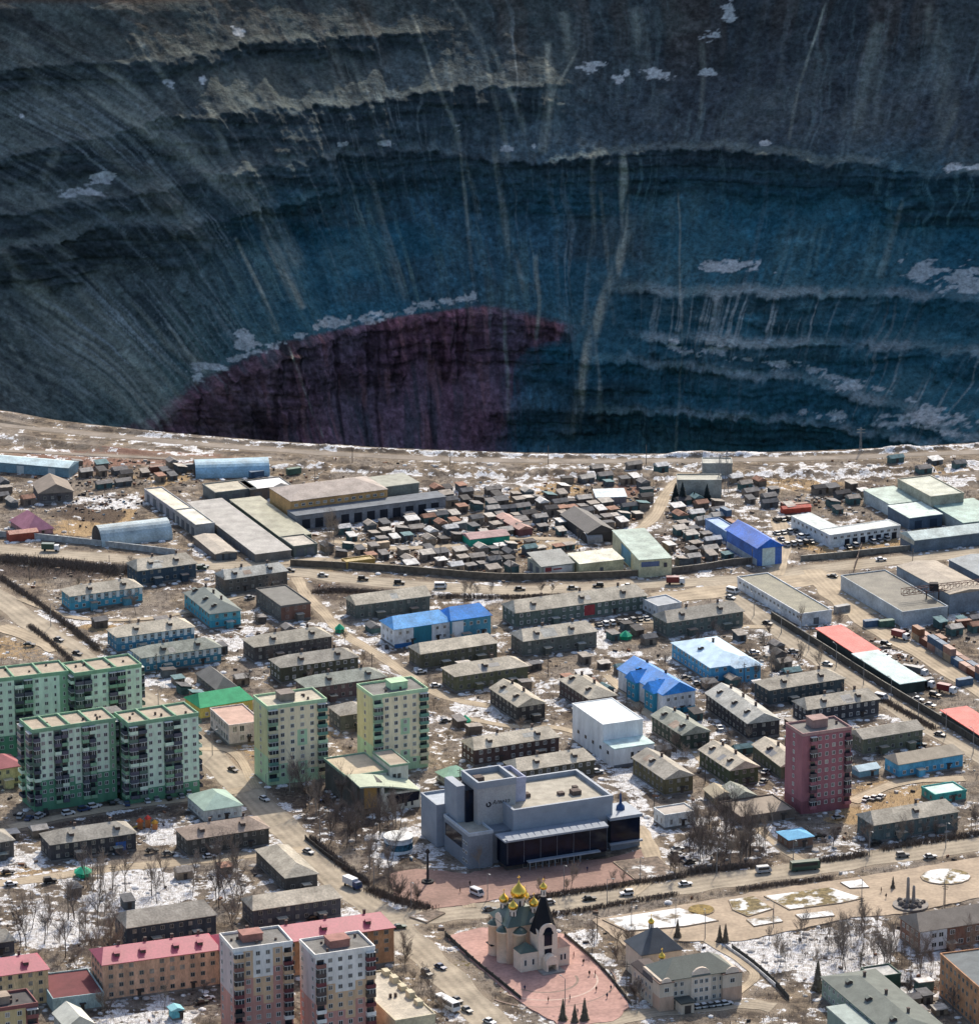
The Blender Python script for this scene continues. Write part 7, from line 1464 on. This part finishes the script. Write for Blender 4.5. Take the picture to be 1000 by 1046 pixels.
def drive(u, v, deg, kind='car', ci=0, rel='parked near', off=True):
    p = G(u, v); root = thing({'car': 'parked_car', 'jeep': 'parked_jeep', 'van': 'van', 'bus': 'bus', 'truck': 'lorry'}[kind], None, {'car': 'car', 'jeep': 'car', 'van': 'van', 'bus': 'bus', 'truck': 'truck'}[kind], (p[0], p[1], .26 if not off else .16), R_(deg), 'cars and other vehicles in the town')
    for t in vehicle(kind, ci): link(t[0], t[1], root, t[2] if len(t) > 2 else None)
    later(root, '%s %s' % (PAINT[ci][0], {'car': 'saloon car', 'jeep': 'boxy off-road car', 'van': 'van', 'bus': 'bus', 'truck': 'box lorry'}[kind]), p[0], p[1], rel); occ_poly([(p[0] + 2.6 * math.cos(t), p[1] + 2.6 * math.sin(t)) for t in np.linspace(0, 6.28, 7)[:-1]])
CARS = [(21, 836, 80), (41, 836, 60), (47, 832, 100), (86, 829, 30), (96, 826, 30), (114, 822, 110), (130, 823, 100), (150, 820, 110), (159, 817, 110), (172, 817, 110), (185, 815, 110), (192, 812, 110), (70, 833, 30), (30, 838, 70)]
for u, v, a_ in CARS: drive(u, v, a_, RC.choice(['car', 'car', 'jeep']), RC.choice([0, 0, 1, 1, 5, 3, 2]))
for u in (866, 873, 891, 898, 905): drive(u, 560 - (u - 866) * .2, 115, RC.choice(['car', 'jeep']), RC.choice([0, 1, 5, 2]))
for i in range(5):
    for j in range(3):
        if RC.random() < .85: drive(793 + i * 6.4 + j * 5, 546 + j * 6 - i * .8, 115, RC.choice(['car', 'jeep']), RC.choice([0, 1, 1, 2, 5, 5, 3]))
for i in range(6): drive(793 + i * 6, 532.5 - i * .5, 115, RC.choice(['car', 'jeep']), RC.choice([0, 1, 5, 2]))
for i in range(8): drive(611 + i * 7, 640 - i * .95, 110, RC.choice(['car', 'jeep']), RC.choice([0, 1, 5, 2, 0]))
for i in range(5): drive(713 + i * 7, 1031 - i * .9, 25, 'car', RC.choice([0, 1, 0, 5]))
for u, v, a_, k, c_ in [(690, 874, 25, 'car', 2), (697, 879, 25, 'car', 3), (704, 882, 25, 'car', 2), (692, 869, 25, 'car', 1), (371, 593, -5, 'jeep', 2), (408, 597, -5, 'jeep', 2), (296, 584, -10, 'car', 2), (531, 603, 0, 'car', 2), (585, 602, 0, 'car', 5), (611, 600, 180, 'jeep', 2), (748, 606, -40, 'van', 0), (746, 612, -40, 'car', 1), (850, 590, 150, 'car', 2), (52, 563, -5, 'truck', 6),
    (79, 669, -40, 'car', 2), (11, 905, 20, 'car', 0), (51, 902, 20, 'jeep', 2), (8, 893, 20, 'car', 2), (206, 1026, 30, 'car', 2), (212, 1022, 30, 'car', 0), (155, 871, 20, 'car', 2), (172, 874, 20, 'car', 5), (214, 877, 20, 'car', 0), (408, 949, 15, 'car', 6), (436, 997, -55, 'jeep', 2), (467, 1024, -55, 'car', 2), (477, 1034, -55, 'car', 5), (457, 1030, -55, 'bus', 0), (360, 907, -50, 'truck', 0), (487, 915, -50, 'van', 0),
    (602, 920, 15, 'car', 2), (922, 876, 15, 'jeep', 5), (950, 877, 15, 'car', 1), (822, 889, 15, 'bus', 6), (837, 856, 20, 'car', 2), (894, 863, 20, 'car', 2), (885, 818, 60, 'car', 0), (893, 817, 60, 'car', 1), (900, 816, 60, 'car', 0), (856, 837, 20, 'car', 1), (782, 790, 60, 'car', 0), (920, 653, -40, 'truck', 4), (784, 638, -40, 'car', 2), (316, 809, 20, 'jeep', 2), (332, 818, 40, 'car', 3), (905, 660, -35, 'jeep', 2),
    (938, 690, -35, 'truck', 5), (945, 702, -35, 'truck', 2), (928, 686, -35, 'van', 5), (955, 712, -35, 'jeep', 2), (938, 716, -35, 'car', 0), (950, 722, -35, 'car', 1), (967, 708, -35, 'truck', 4), (905, 672, -35, 'car', 0), (206, 582, 10, 'jeep', 6), (208, 580, 10, 'car', 5), (240, 600, 40, 'car', 0), (255, 612, 40, 'car', 1), (445, 640, 20, 'car', 1), (430, 688, 20, 'car', 0), (455, 678, 20, 'car', 5), (560, 760, 20, 'car', 0), (445, 702, 20, 'car', 0),
    (455, 738, 20, 'car', 5), (735, 745, 100, 'car', 0), (747, 772, 100, 'car', 1), (780, 800, 60, 'car', 5), (740, 760, 40, 'car', 0), (700, 694, 20, 'car', 5), (712, 700, 20, 'car', 1), (800, 690, 20, 'car', 0), (810, 667, 20, 'car', 5), (770, 668, 20, 'car', 0), (640, 690, 20, 'car', 3), (650, 768, 40, 'car', 0), (668, 768, 40, 'car', 1), (610, 790, 20, 'car', 0), (760, 797, 40, 'car', 5), (940, 763, 10, 'jeep', 2), (270, 818, -50, 'car', 0), (238, 788, -50, 'car', 2), (60, 655, -40, 'car', 5), (30, 660, -10, 'car', 2), (320, 940, 20, 'car', 2),
    (700, 905, 15, 'car', 0), (780, 892, 15, 'van', 1), (560, 924, 195, 'car', 1), (640, 915, 195, 'jeep', 0), (500, 931, 15, 'car', 5), (690, 597, 0, 'truck', 4), (640, 600, 180, 'car', 0), (450, 601, 0, 'van', 0), (330, 589, -10, 'car', 1), (900, 573, 10, 'car', 0), (845, 680, -38, 'car', 1), (900, 715, -38, 'van', 0), (960, 752, -38, 'car', 5), (115, 695, -42, 'car', 1), (180, 742, -42, 'jeep', 5), (315, 872, -45, 'car', 1), (500, 1046, -45, 'car', 0), (450, 990, -48, 'car', 3)]:
    drive(u, v, a_, k, c_, 'on the ground near')
# ================================================================== poles
PLM = pm('pole_timber', (.10, .085, .07), var=.2); PLC = pm('pole_concrete', (.24, .23, .22))
q = MB(); q.tube((0, 0, -.5), (0, 0, 8.5), .17, .11, 6); P1 = mesh_of(q, 'pole', PLM); q = MB(); q.box(-1.0, -.07, 7.6, 1.0, .07, 7.8); q.box(-.75, -.07, 6.9, .75, .07, 7.05); P1b = mesh_of(q, 'crossarm', PLM)
q = MB(); q.tube((0, 0, -.5), (0, 0, 8.6), .16, .09, 6); P2 = mesh_of(q, 'pole', PLC); q = MB(); q.tube((0, 0, 8.5), (1.8, 0, 9.0), .07, .06, 5); P2b = mesh_of(q, 'bracket', PLC); q = MB(); q.box(1.5, -.16, 8.9, 2.4, .16, 9.1); P2c = mesh_of(q, 'lamp_head', pm('lamp_housing', (.35, .35, .34)))
def pole(u, v, lamp, rz=0):
    p = G(u, v)
    if OCC[int(p[0] - OX), int(p[1] - OY)] and not lamp: return
    root = thing('street_lamp' if lamp else 'utility_pole', None, 'street lamp' if lamp else 'utility pole', (p[0], p[1], 0), rz, 'street lamps and utility poles')
    for nm, me in ((('pole', P2), ('bracket', P2b), ('lamp_head', P2c)) if lamp else (('pole', P1), ('crossarm', P1b))): link(nm, me, root)
    later(root, 'thin pale street lamp' if lamp else 'dark timber utility pole', p[0], p[1])
for i in range(9): pole(770 + i * 28, 632 + i * 17.6 - 3, True, R_(120))
for i in range(8): pole(420 + i * 78, 940 - i * 8.8 - 12, True, R_(-70))
for i in range(7): pole(52 + i * 55, 640 + i * 44, True, R_(40))
for i in range(12): pole(30 + i * 82, 592 - 4 * math.sin(i) - max(0, i - 6) * 3, False, R_(100))
for i in range(10): pole(60 + i * 100, 463 + 12 * math.sin(i * .33), False, R_(90))
for u, v in ((599, 508), (322, 500), (420, 560), (520, 545), (640, 560), (700, 560), (718, 545), (565, 600), (380, 690), (318, 660), (430, 720), (560, 690), (640, 720), (700, 720), (760, 700), (860, 720), (940, 775), (250, 700), (160, 690), (280, 740), (470, 810), (640, 880), (685, 890), (760, 960), (880, 945), (879, 1000), (965, 930), (930, 1010), (100, 900), (115, 910), (155, 915), (230, 890), (70, 940), (300, 930), (560, 1020), (640, 1010), (610, 960), (668, 830), (720, 800), (870, 880), (985, 860), (650, 540), (590, 560), (510, 575), (450, 575)): pole(u, v, False, RC.random() * 3)
for u, v in ((577, 1028), (620, 925), (645, 948), (690, 945), (790, 948), (880, 925), (964, 925), (720, 960)): pole(u, v, True, RC.random() * 6)
# ================================================================== people on the church square
def person_mesh(seed):
    r = random.Random(seed); st = r.uniform(.08, .22)
    V = [((0, 0, .95), .15), ((0, 0, 1.15), .14), ((0, 0, 1.36), .17), ((0, 0, 1.50), .06), ((0, .01, 1.58), .085), ((0, .01, 1.70), .085)]; E = [(0, 1), (1, 2), (2, 3), (3, 4), (4, 5)]
    def add(p, rad, k): V.append((p, rad)); E.append((k, len(V) - 1)); return len(V) - 1
    for s in (-1, 1):
        y = s * st; a_ = add((s * .10, y * .1, .90), .105, 0); a_ = add((s * .11, y * .5, .50), .07, a_); a_ = add((s * .11, y, .08), .045, a_); add((s * .12, y + .16, .04), .04, a_)
        b = add((s * .19, 0, 1.40), .065, 2); b = add((s * .25, -y * .3, 1.12), .05, b); b = add((s * .26, -y * .6 + .05, .88), .036, b); h = add((s * .26, -y * .6 + .06, .81), .035, b)
        for f_ in range(4): x = s * .26 + (f_ - 1.5) * .018; g_ = add((x, -y * .6 + .065, .74 + .01 * abs(f_ - 1.4)), .010, h); add((x, -y * .6 + .085, .69 + .012 * abs(f_ - 1.4)), .008, g_)
        g_ = add((s * .23, -y * .6 + .10, .78), .011, b); add((s * .225, -y * .6 + .12, .74), .009, g_)
    add((0, .10, 1.645), .018, 5)
    me = bpy.data.meshes.new('body'); me.from_pydata([v for v, _ in V], E, []); o = bpy.data.objects.new('tmp', me); COL.objects.link(o); md = o.modifiers.new('s', 'SKIN'); o.modifiers.new('u', 'SUBSURF').levels = 1
    for i, (_, rad) in enumerate(V): sv = me.skin_vertices[0].data[i]; sv.radius = (rad, rad); sv.use_root = i == 0
    bpy.context.view_layer.update(); r_ = bpy.data.meshes.new_from_object(o.evaluated_get(bpy.context.evaluated_depsgraph_get())); bpy.data.objects.remove(o); r_.name = 'body'; return r_
SKIN = pm('skin', (.36, .22, .16)); TRO = pm('dark_trousers', (.03, .03, .035))
for i in range(3):
    pass
PB_ = [person_mesh(i) for i in range(3)]
for me in PB_: me.materials.clear(); me.materials.append(SKIN); me.materials.append(TRO); [setattr(p, 'material_index', 1) for p in me.polygons if p.center.z < .92 and abs(p.center.x) < .2]
COATS = [('black', (.02, .02, .022)), ('dark red', (.13, .025, .03)), ('navy', (.02, .03, .08)), ('brown', (.10, .06, .04)), ('grey', (.14, .14, .15))]
def person(u, v, i, z=.23):
    p = G(u, v, z); cn, cc = COATS[i % 5]; root = thing('person', None, 'person', (p[0], p[1], z), i * 1.3, 'people walking on the squares')
    b = link('body', PB_[i % 3], root); hair = MB(); hair.lathe([(.095, 1.66), (.10, 1.72), (.06, 1.79), (.01, 1.80)], (0, 0), 8); hair.build('hair', pm('dark_hair', (.03, .022, .018)), root, True)
    q = MB(); q.lathe([(.235, .62), (.21, .95), (.20, 1.2), (.225, 1.42), (.08, 1.50)], (0, 0), 10); q.v = [(x, y * .72, z_) for x, y, z_ in q.v]; q.build('coat', pm('coat_' + cn.replace(' ', '_'), cc), root, True)
    for s in (-1, 1): q = MB(); q.tube((s * .20, 0, 1.43), (s * .255, 0, 1.12), .085, .07, 7); q.tube((s * .255, 0, 1.12), (s * .262, .02, .88), .07, .055, 7); q.build('sleeve', pm('coat_' + cn.replace(' ', '_'), cc), root, True)
    later(root, 'person in %s coat' % cn, p[0], p[1])
for i, (u, v) in enumerate(((602, 997), (608, 997), (624, 1012), (609, 1013), (582, 1022), (596, 985), (586, 978), (536, 1012), (560, 1024), (590, 1036), (480, 905), (556, 900), (600, 890), (900, 912), (880, 922), (905, 918), (790, 935), (620, 1020), (470, 912))): person(u, v, i)
# ================================================================== bare trees, conifers, shrubs
RT = random.Random(23)
BARK = [pm('bark_grey_brown', (.13, .11, .095), var=.2), pm('bark_dark', (.07, .058, .05), var=.2), pm('bark_pale_birch', (.27, .245, .22), var=.2)]
TWIG = [pm('twigs_brown', (.20, .165, .14), var=.25), pm('twigs_dark', (.13, .105, .095), var=.25), pm('twigs_tan', (.28, .23, .185), var=.25)]
def tree_meshes(seed, h, spreadk, bi, ti):
    r = random.Random(seed); tr = MB(); cr = MB()
    def grow(p, d, ln, rad, lv):
        n = 3 if lv < 2 else 2; q = p; dd = d.copy()
        for i in range(n):
            dd = (dd + Vector((r.uniform(-.16, .16), r.uniform(-.16, .16), .06))).normalized(); e = q + dd * ln / n; r0 = rad * (1 - .28 * i / n); r1 = rad * (1 - .28 * (i + 1) / n)
            if lv < 2: tr.tube(q, e, r0, r1, 5 if lv == 0 else 4, cap=False)
            else: cr.tube(q, e, r0, r1 * .8, 3, cap=False)
            if lv < 4 and (lv > 0 or i > 0):
                for _ in range((3, 3, 2, 2)[lv]):
                    a_ = r.uniform(0, 6.283); t = r.uniform(.35, .8) * spreadk; s = Vector((math.cos(a_), math.sin(a_), r.uniform(-.1, .5)))
                    grow(q.lerp(e, r.uniform(.2, 1)), (dd + s * t).normalized(), ln * r.uniform(.45, .62), max(r1 * .48, .015), lv + 1)
            q = e
    grow(Vector((0, 0, -.3)), Vector((0, 0, 1)), h * .78, h * .014, 0)
    return mesh_of(tr, 'trunk', BARK[bi]), mesh_of(cr, 'crown', TWIG[ti])
TK = [('tall dark bare tree', 11, .8, 1, 1), ('tall brown bare tree', 10, .9, 0, 0), ('mid-sized brown bare tree', 7.5, 1.0, 0, 0), ('pale tan bare tree', 8, .95, 2, 2), ('small dark bare tree', 5.5, 1.1, 1, 1), ('slender pale bare tree', 9, .55, 2, 2), ('small tan bushy bare tree', 4.6, 1.2, 0, 2)]
TM = [[tree_meshes(100 + 10 * i + j, *t[1:]) for j in range(2)] for i, t in enumerate(TK)]
NT = [0]
def tree(x, y, k):
    root = thing('bare_tree', None, 'tree', (x, y, 0), RT.uniform(0, 6.28), 'bare trees of the town'); s = RT.uniform(.85, 1.15); root.scale = (s, s, s * RT.uniform(.92, 1.1))
    tm, cm = TM[k][RT.randrange(2)]; link('trunk', tm, root); link('crown', cm, root); later(root, TK[k][0], x, y); NT[0] += 1
def plant(poly, n, kinds):
    P = gl(poly); xs = [p[0] for p in P]; ys = [p[1] for p in P]; c_ = 0
    for _ in range(n * 25):
        if c_ >= n: break
        x, y = RT.uniform(min(xs), max(xs)), RT.uniform(min(ys), max(ys))
        if inpoly(np.array([x]), np.array([y]), P)[0] and free(x, y, .7): tree(x, y, RT.choice(kinds)); c_ += 1
plant([(290, 800), (330, 812), (400, 885), (395, 905), (372, 890), (300, 830)], 26, [0, 1, 2, 3, 4])
plant([(335, 812), (400, 830), (425, 860), (400, 885), (360, 850)], 20, [0, 1, 2, 4])
plant([(0, 935), (120, 940), (125, 985), (90, 992), (0, 968)], 26, [0, 1, 3, 5])
plant([(85, 905), (250, 900), (250, 925), (90, 935)], 18, [0, 3, 5, 1])
plant([(225, 885), (262, 880), (262, 960), (222, 965)], 10, [0, 1, 2])
plant([(400, 898), (430, 905), (445, 925), (400, 918)], 12, [4, 4, 2, 1]); plant([(380, 905), (400, 905), (440, 928), (400, 932)], 8, [4, 2])
plant([(475, 888), (515, 890), (515, 915), (480, 915)], 9, [1, 3, 5])
plant([(520, 905), (690, 888), (700, 896), (540, 920)], 10, [2, 4, 6])
plant([(705, 845), (790, 840), (800, 862), (780, 880), (700, 886)], 52, [0, 2, 3, 6])
plant([(835, 858), (1000, 838), (1000, 856), (850, 872)], 14, [2, 4, 6])
plant([(770, 945), (900, 945), (900, 990), (840, 1000), (790, 990)], 26, [1, 2, 3, 6])
plant([(900, 965), (1000, 975), (990, 1046), (905, 1046)], 22, [1, 2, 3, 4])
plant([(590, 965), (645, 965), (660, 990), (640, 1005), (610, 985)], 9, [2, 4, 6])
plant([(405, 985), (440, 975), (500, 1046), (450, 1046)], 9, [2, 4, 6])
plant([(240, 640), (560, 660), (560, 760), (440, 770), (250, 740)], 22, [2, 4, 6])
plant([(700, 640), (860, 640), (860, 700), (720, 700)], 16, [2, 4, 6, 3]); plant([(560, 680), (780, 690), (780, 790), (620, 800)], 16, [2, 4, 6])
plant([(60, 570), (320, 575), (340, 640), (60, 640)], 10, [2, 4, 6]); plant([(470, 610), (520, 600), (640, 604), (480, 612)], 6, [6, 4]); plant([(318, 545), (345, 545), (345, 575), (320, 572)], 6, [6, 3])
plant([(0, 990), (250, 1010), (250, 1046), (110, 1046)], 9, [4, 2]); plant([(655, 985), (668, 985), (668, 1030), (640, 1030)], 5, [4, 6])
NDL = pm('larch_needles', (.15, .12, .085), var=.35, sc=.8); NDK = pm('dark_fir_needles', (.018, .026, .026), var=.3, sc=.8)
def conifer_mesh(seed, h, w_, m_):
    r = random.Random(seed); q = MB(); n = 15
    for i in range(n):
        z = h * (.10 + .88 * i / n); R = w_ * (1 - i / n) ** .85 * r.uniform(.85, 1.1) + .1
        for k in range(11):
            a_ = k * 6.283 / 11 + r.uniform(-.25, .25); l = R * r.uniform(.75, 1.1); c0, s0 = math.cos(a_), math.sin(a_); wd_ = .12 + l * .24
            q.poly([(0, 0, z + h * .07), (c0 * l * .7 - s0 * wd_, s0 * l * .7 + c0 * wd_, z - l * .12), (c0 * l, s0 * l, z - l * .32), (c0 * l * .7 + s0 * wd_, s0 * l * .7 - c0 * wd_, z - l * .12)])
    t = MB(); t.tube((0, 0, -.4), (0, 0, h * .95), h * .02, .03, 6); return mesh_of(t, 'trunk', BARK[1]), mesh_of(q, 'crown', m_)
CM1, CM2 = conifer_mesh(1, 8.0, 2.4, NDK), conifer_mesh(2, 7.0, 1.5, NDL)
def conifer(u, v, m_, sc, label):
    p = G(u, v); root = thing('conifer', label, 'tree', (p[0], p[1], 0), u); root.scale = (sc, sc, sc); link('trunk', m_[0], root); link('crown', m_[1], root)
for u, v, s, lb in ((690, 512, 1.0, 'black fir left of the concrete pit-side building front'), (697, 514, 1.15, 'largest black fir before the concrete pit-side building'), (709, 513, .6, 'smallest black fir before the concrete pit-side building'), (722, 512, .95, 'black fir before the right half of the concrete pit-side building')): conifer(u, v, CM1, s, lb)
for u, v, s, lb in ((575, 1043, 1.0, 'dark larch at the lower end of the church square, left one'), (587, 1045, .85, 'dark larch at the lower end of the church square, middle one'), (597, 1043, 1.05, 'dark larch at the lower end of the church square, right one'), (835, 1012, 1.4, 'dense dark green larch by the grey-green school'), (692, 958, .9, 'dark larch behind the clergy office rear roof'), (735, 962, .8, 'left dark larch right of the clergy office roof'), (741, 963, .9, 'right dark larch right of the clergy office roof'), (912, 908, .6, 'small larch on the promenade near the monument')): conifer(u, v, CM2, s, lb)
HDG = pm('bare_hedge', (.155, .122, .10), var=.35, sc=.8)
def hedge(label, pts, wd, h):
    p = smooth(gl(pts), 4); q = MB(); o0 = p[0]
    for a_, b_ in zip(p, p[1:]):
        L_ = math.hypot(b_[0] - a_[0], b_[1] - a_[1])
        for _ in range(int(L_ * wd * 9)):
            t = RT.random(); x = a_[0] + (b_[0] - a_[0]) * t + RT.gauss(0, wd * .28) - o0[0]; y = a_[1] + (b_[1] - a_[1]) * t + RT.gauss(0, wd * .28) - o0[1]; z = h * RT.uniform(.55, 1.15)
            for k in range(2): a2 = RT.uniform(0, 6.28); dx, dy = math.cos(a2), math.sin(a2); q.poly([(x - dy * .07, y + dx * .07, -.1), (x + dy * .07, y - dx * .07, -.1), (x + dx * .45 + dy * .05, y + dy * .45, z), (x + dx * .35, y + dy * .35 + .1, z)])
    o = q.build('hedge', HDG, None, loc=(*o0, 0)); tag(o, label, 'hedge')
hedge('dark bare hedge along the right side of the main diagonal street', [(318, 858), (345, 882), (376, 905)], 2.4, 1.8)
hedge('wide dark hedge left of the palace square', [(376, 910), (405, 921), (440, 930)], 4, 1.6)
hedge('bare hedge on the palace side of the main street', [(520, 923), (600, 911), (700, 896)], 2.6, 1.5)
hedge('bare hedge on the promenade side of the main street', [(500, 940), (567, 935), (640, 923), (690, 915)], 2.2, 1.3)
hedge('dark hedge along the street below the blue-roofed kiosk', [(836, 881), (862, 878), (884, 874)], 3, 1.6)
hedge('long dark hedge above the street at the far right', [(900, 869), (950, 861), (1003, 853)], 2.6, 1.6)
hedge('bare hedge above the street left of the bus', [(700, 893), (745, 888), (785, 886)], 2.6, 1.6)
hedge('low hedge on the near side of the street at the promenade beds', [(755, 910), (800, 904), (850, 898)], 2.2, 1.2)
hedge('dark strip of bushes below the left road', [(0, 572), (60, 577), (130, 585)], 9, 1.6)
hedge('brown bushes between the track and the left diagonal road', [(0, 590), (40, 618), (70, 640), (100, 664)], 2.6, 1.3)
hedge('second brown bush line beside the left diagonal road', [(30, 640), (60, 664), (85, 688)], 2.4, 1.2)
hedge('bushes between the fork house and the upper road', [(320, 606), (350, 604), (440, 610)], 4, 1.2)
hedge('thin bushes between the road and the longest house', [(448, 610), (510, 611), (600, 609)], 2.5, 1.3)
hedge('row of low bushes beside the diagonal road behind the khaki house', [(900, 715), (930, 732), (955, 746)], 3, 1.2)
# ---- uncountable cover
def blob_stuff(name, n, fn, mats, dens):
    q = MB(); c_ = 0
    for _ in range(n * 6):
        if c_ >= n: break
        u, v = RT.uniform(-10, 1010), 468 + (1050 - 468) * RT.random() ** 1.15
        if RT.random() > dens(u, v): continue
        x, y = G(u, v)
        if not free(x, y, .6): continue
        fn(q, x, y); c_ += 1
    o = q.build(name, mats); tag(o, kind='stuff'); return o
def dens_map(zs, base): return lambda u, v: max([base] + [s * max(0, 1.2 - math.hypot((u - a_) / ru, (v - b_) / rv)) for a_, b_, ru, rv, s in zs])
DZ = [(60, 580, 100, 12, .9), (350, 830, 60, 40, .7), (400, 880, 40, 30, .5), (740, 865, 60, 26, 1), (850, 970, 60, 26, .9), (950, 1000, 50, 30, .6), (140, 965, 100, 14, .8), (780, 650, 70, 20, .8), (760, 490, 200, 8, .8), (560, 490, 120, 10, .5), (330, 605, 50, 12, .6), (560, 607, 120, 5, .7), (130, 690, 40, 24, .4), (490, 980, 30, 40, .3), (620, 985, 40, 20, .5), (800, 830, 40, 16, .8), (925, 860, 60, 8, .6), (560, 710, 40, 30, .4), (420, 700, 60, 40, .3), (70, 620, 60, 20, .4)]
def tuft(q, x, y):
    h = RT.uniform(.5, 1.7); mi = RT.randrange(3)
    for _ in range(5):
        a_ = RT.uniform(0, 6.28); dx, dy = math.cos(a_), math.sin(a_); l = h * RT.uniform(.3, .8); bx_, by_ = x + RT.gauss(0, .35), y + RT.gauss(0, .35)
        q.poly([(bx_ - dy * .06, by_ + dx * .06, -.5), (bx_ + dy * .06, by_ - dx * .06, -.5), (bx_ + dx * l, by_ + dy * l, h * RT.uniform(.6, 1))], mi)
blob_stuff('scrub', 26000, tuft, TWIG, dens_map(DZ, .26))
YZ = [(490, 555, 150, 30, 1), (600, 515, 120, 20, 1), (715, 555, 40, 24, 1), (130, 485, 90, 14, .9), (940, 660, 50, 40, .8), (860, 510, 50, 14, .9), (440, 515, 40, 16, .8), (300, 500, 60, 20, .4), (920, 1020, 60, 20, .5), (800, 670, 40, 20, .5), (100, 515, 60, 16, .5)]
DB = [pm('debris_wood', (.17, .13, .10), var=.4), pm('debris_dark', (.045, .04, .04), var=.4), pm('debris_pale', (.40, .38, .35), var=.3), pm('debris_rust', (.20, .10, .06), var=.4), pm('debris_blue', (.08, .14, .20), var=.3)]
def junk(q, x, y):
    l, w_, h = RT.uniform(.4, 2.0), RT.uniform(.25, .9), RT.uniform(.1, .7); a_ = RT.uniform(0, 3.14); q.obox((x, y), (math.cos(a_), math.sin(a_)), w_, -.4, h, l, RT.choices(range(5), [5, 4, 4, 2, .5])[0])
blob_stuff('yard_debris', 9000, junk, DB, dens_map(YZ, .02))
def lump(q, x, y):
    s = RT.uniform(.4, 1.5); q.lathe([(s, -.4), (s * .85, s * .10), (s * .5, s * .3), (s * .1, s * .38)], (x, y), 7, RT.randrange(2), RT.random())
SZ = [(a_[0], a_[1], a_[2], a_[3], .8) for a_ in ((150, 905, 66, 22), (55, 950, 55, 22), (820, 965, 90, 30), (620, 477, 300, 6), (480, 500, 60, 12), (400, 860, 40, 20), (640, 770, 30, 40), (180, 697, 40, 10), (560, 655, 80, 14), (730, 545, 12, 22), (960, 490, 40, 8), (340, 590, 200, 6), (660, 845, 30, 20), (600, 965, 40, 20), (500, 555, 140, 26))]
blob_stuff('snow_heaps', 1300, lump, [pm('old_snow', (.62, .62, .62), var=.25, sc=.9), pm('dirty_snow', (.38, .36, .34), var=.3, sc=.9)], dens_map(SZ, .06))
q = MB()
for f_, a_, lx_, ly_ in RECTS:                            # old drifts left on the shaded side of walls
    for _ in range(int(lx_ * .55)):
        x, y = world(f_, a_, RT.uniform(-1, lx_ + 1), -RT.uniform(.6, 3.6)); s = RT.uniform(.5, 1.7)
        if RT.random() < .55: q.lathe([(s, -.3), (s * .8, .12), (s * .4, .26), (.05, .3)], (x, y), 7, RT.randrange(2), RT.random())
    for _ in range(int(ly_ * .3)):
        x, y = world(f_, a_, -RT.uniform(.6, 3), RT.uniform(0, ly_)); s = RT.uniform(.5, 1.4); q.lathe([(s, -.3), (s * .8, .12), (s * .4, .26), (.05, .3)], (x, y), 7, RT.randrange(2), RT.random())
tag(q.build('snow_drifts', [pm('old_snow', (.62, .62, .62)), pm('dirty_snow', (.38, .36, .34))]), kind='stuff')
finish_labels()
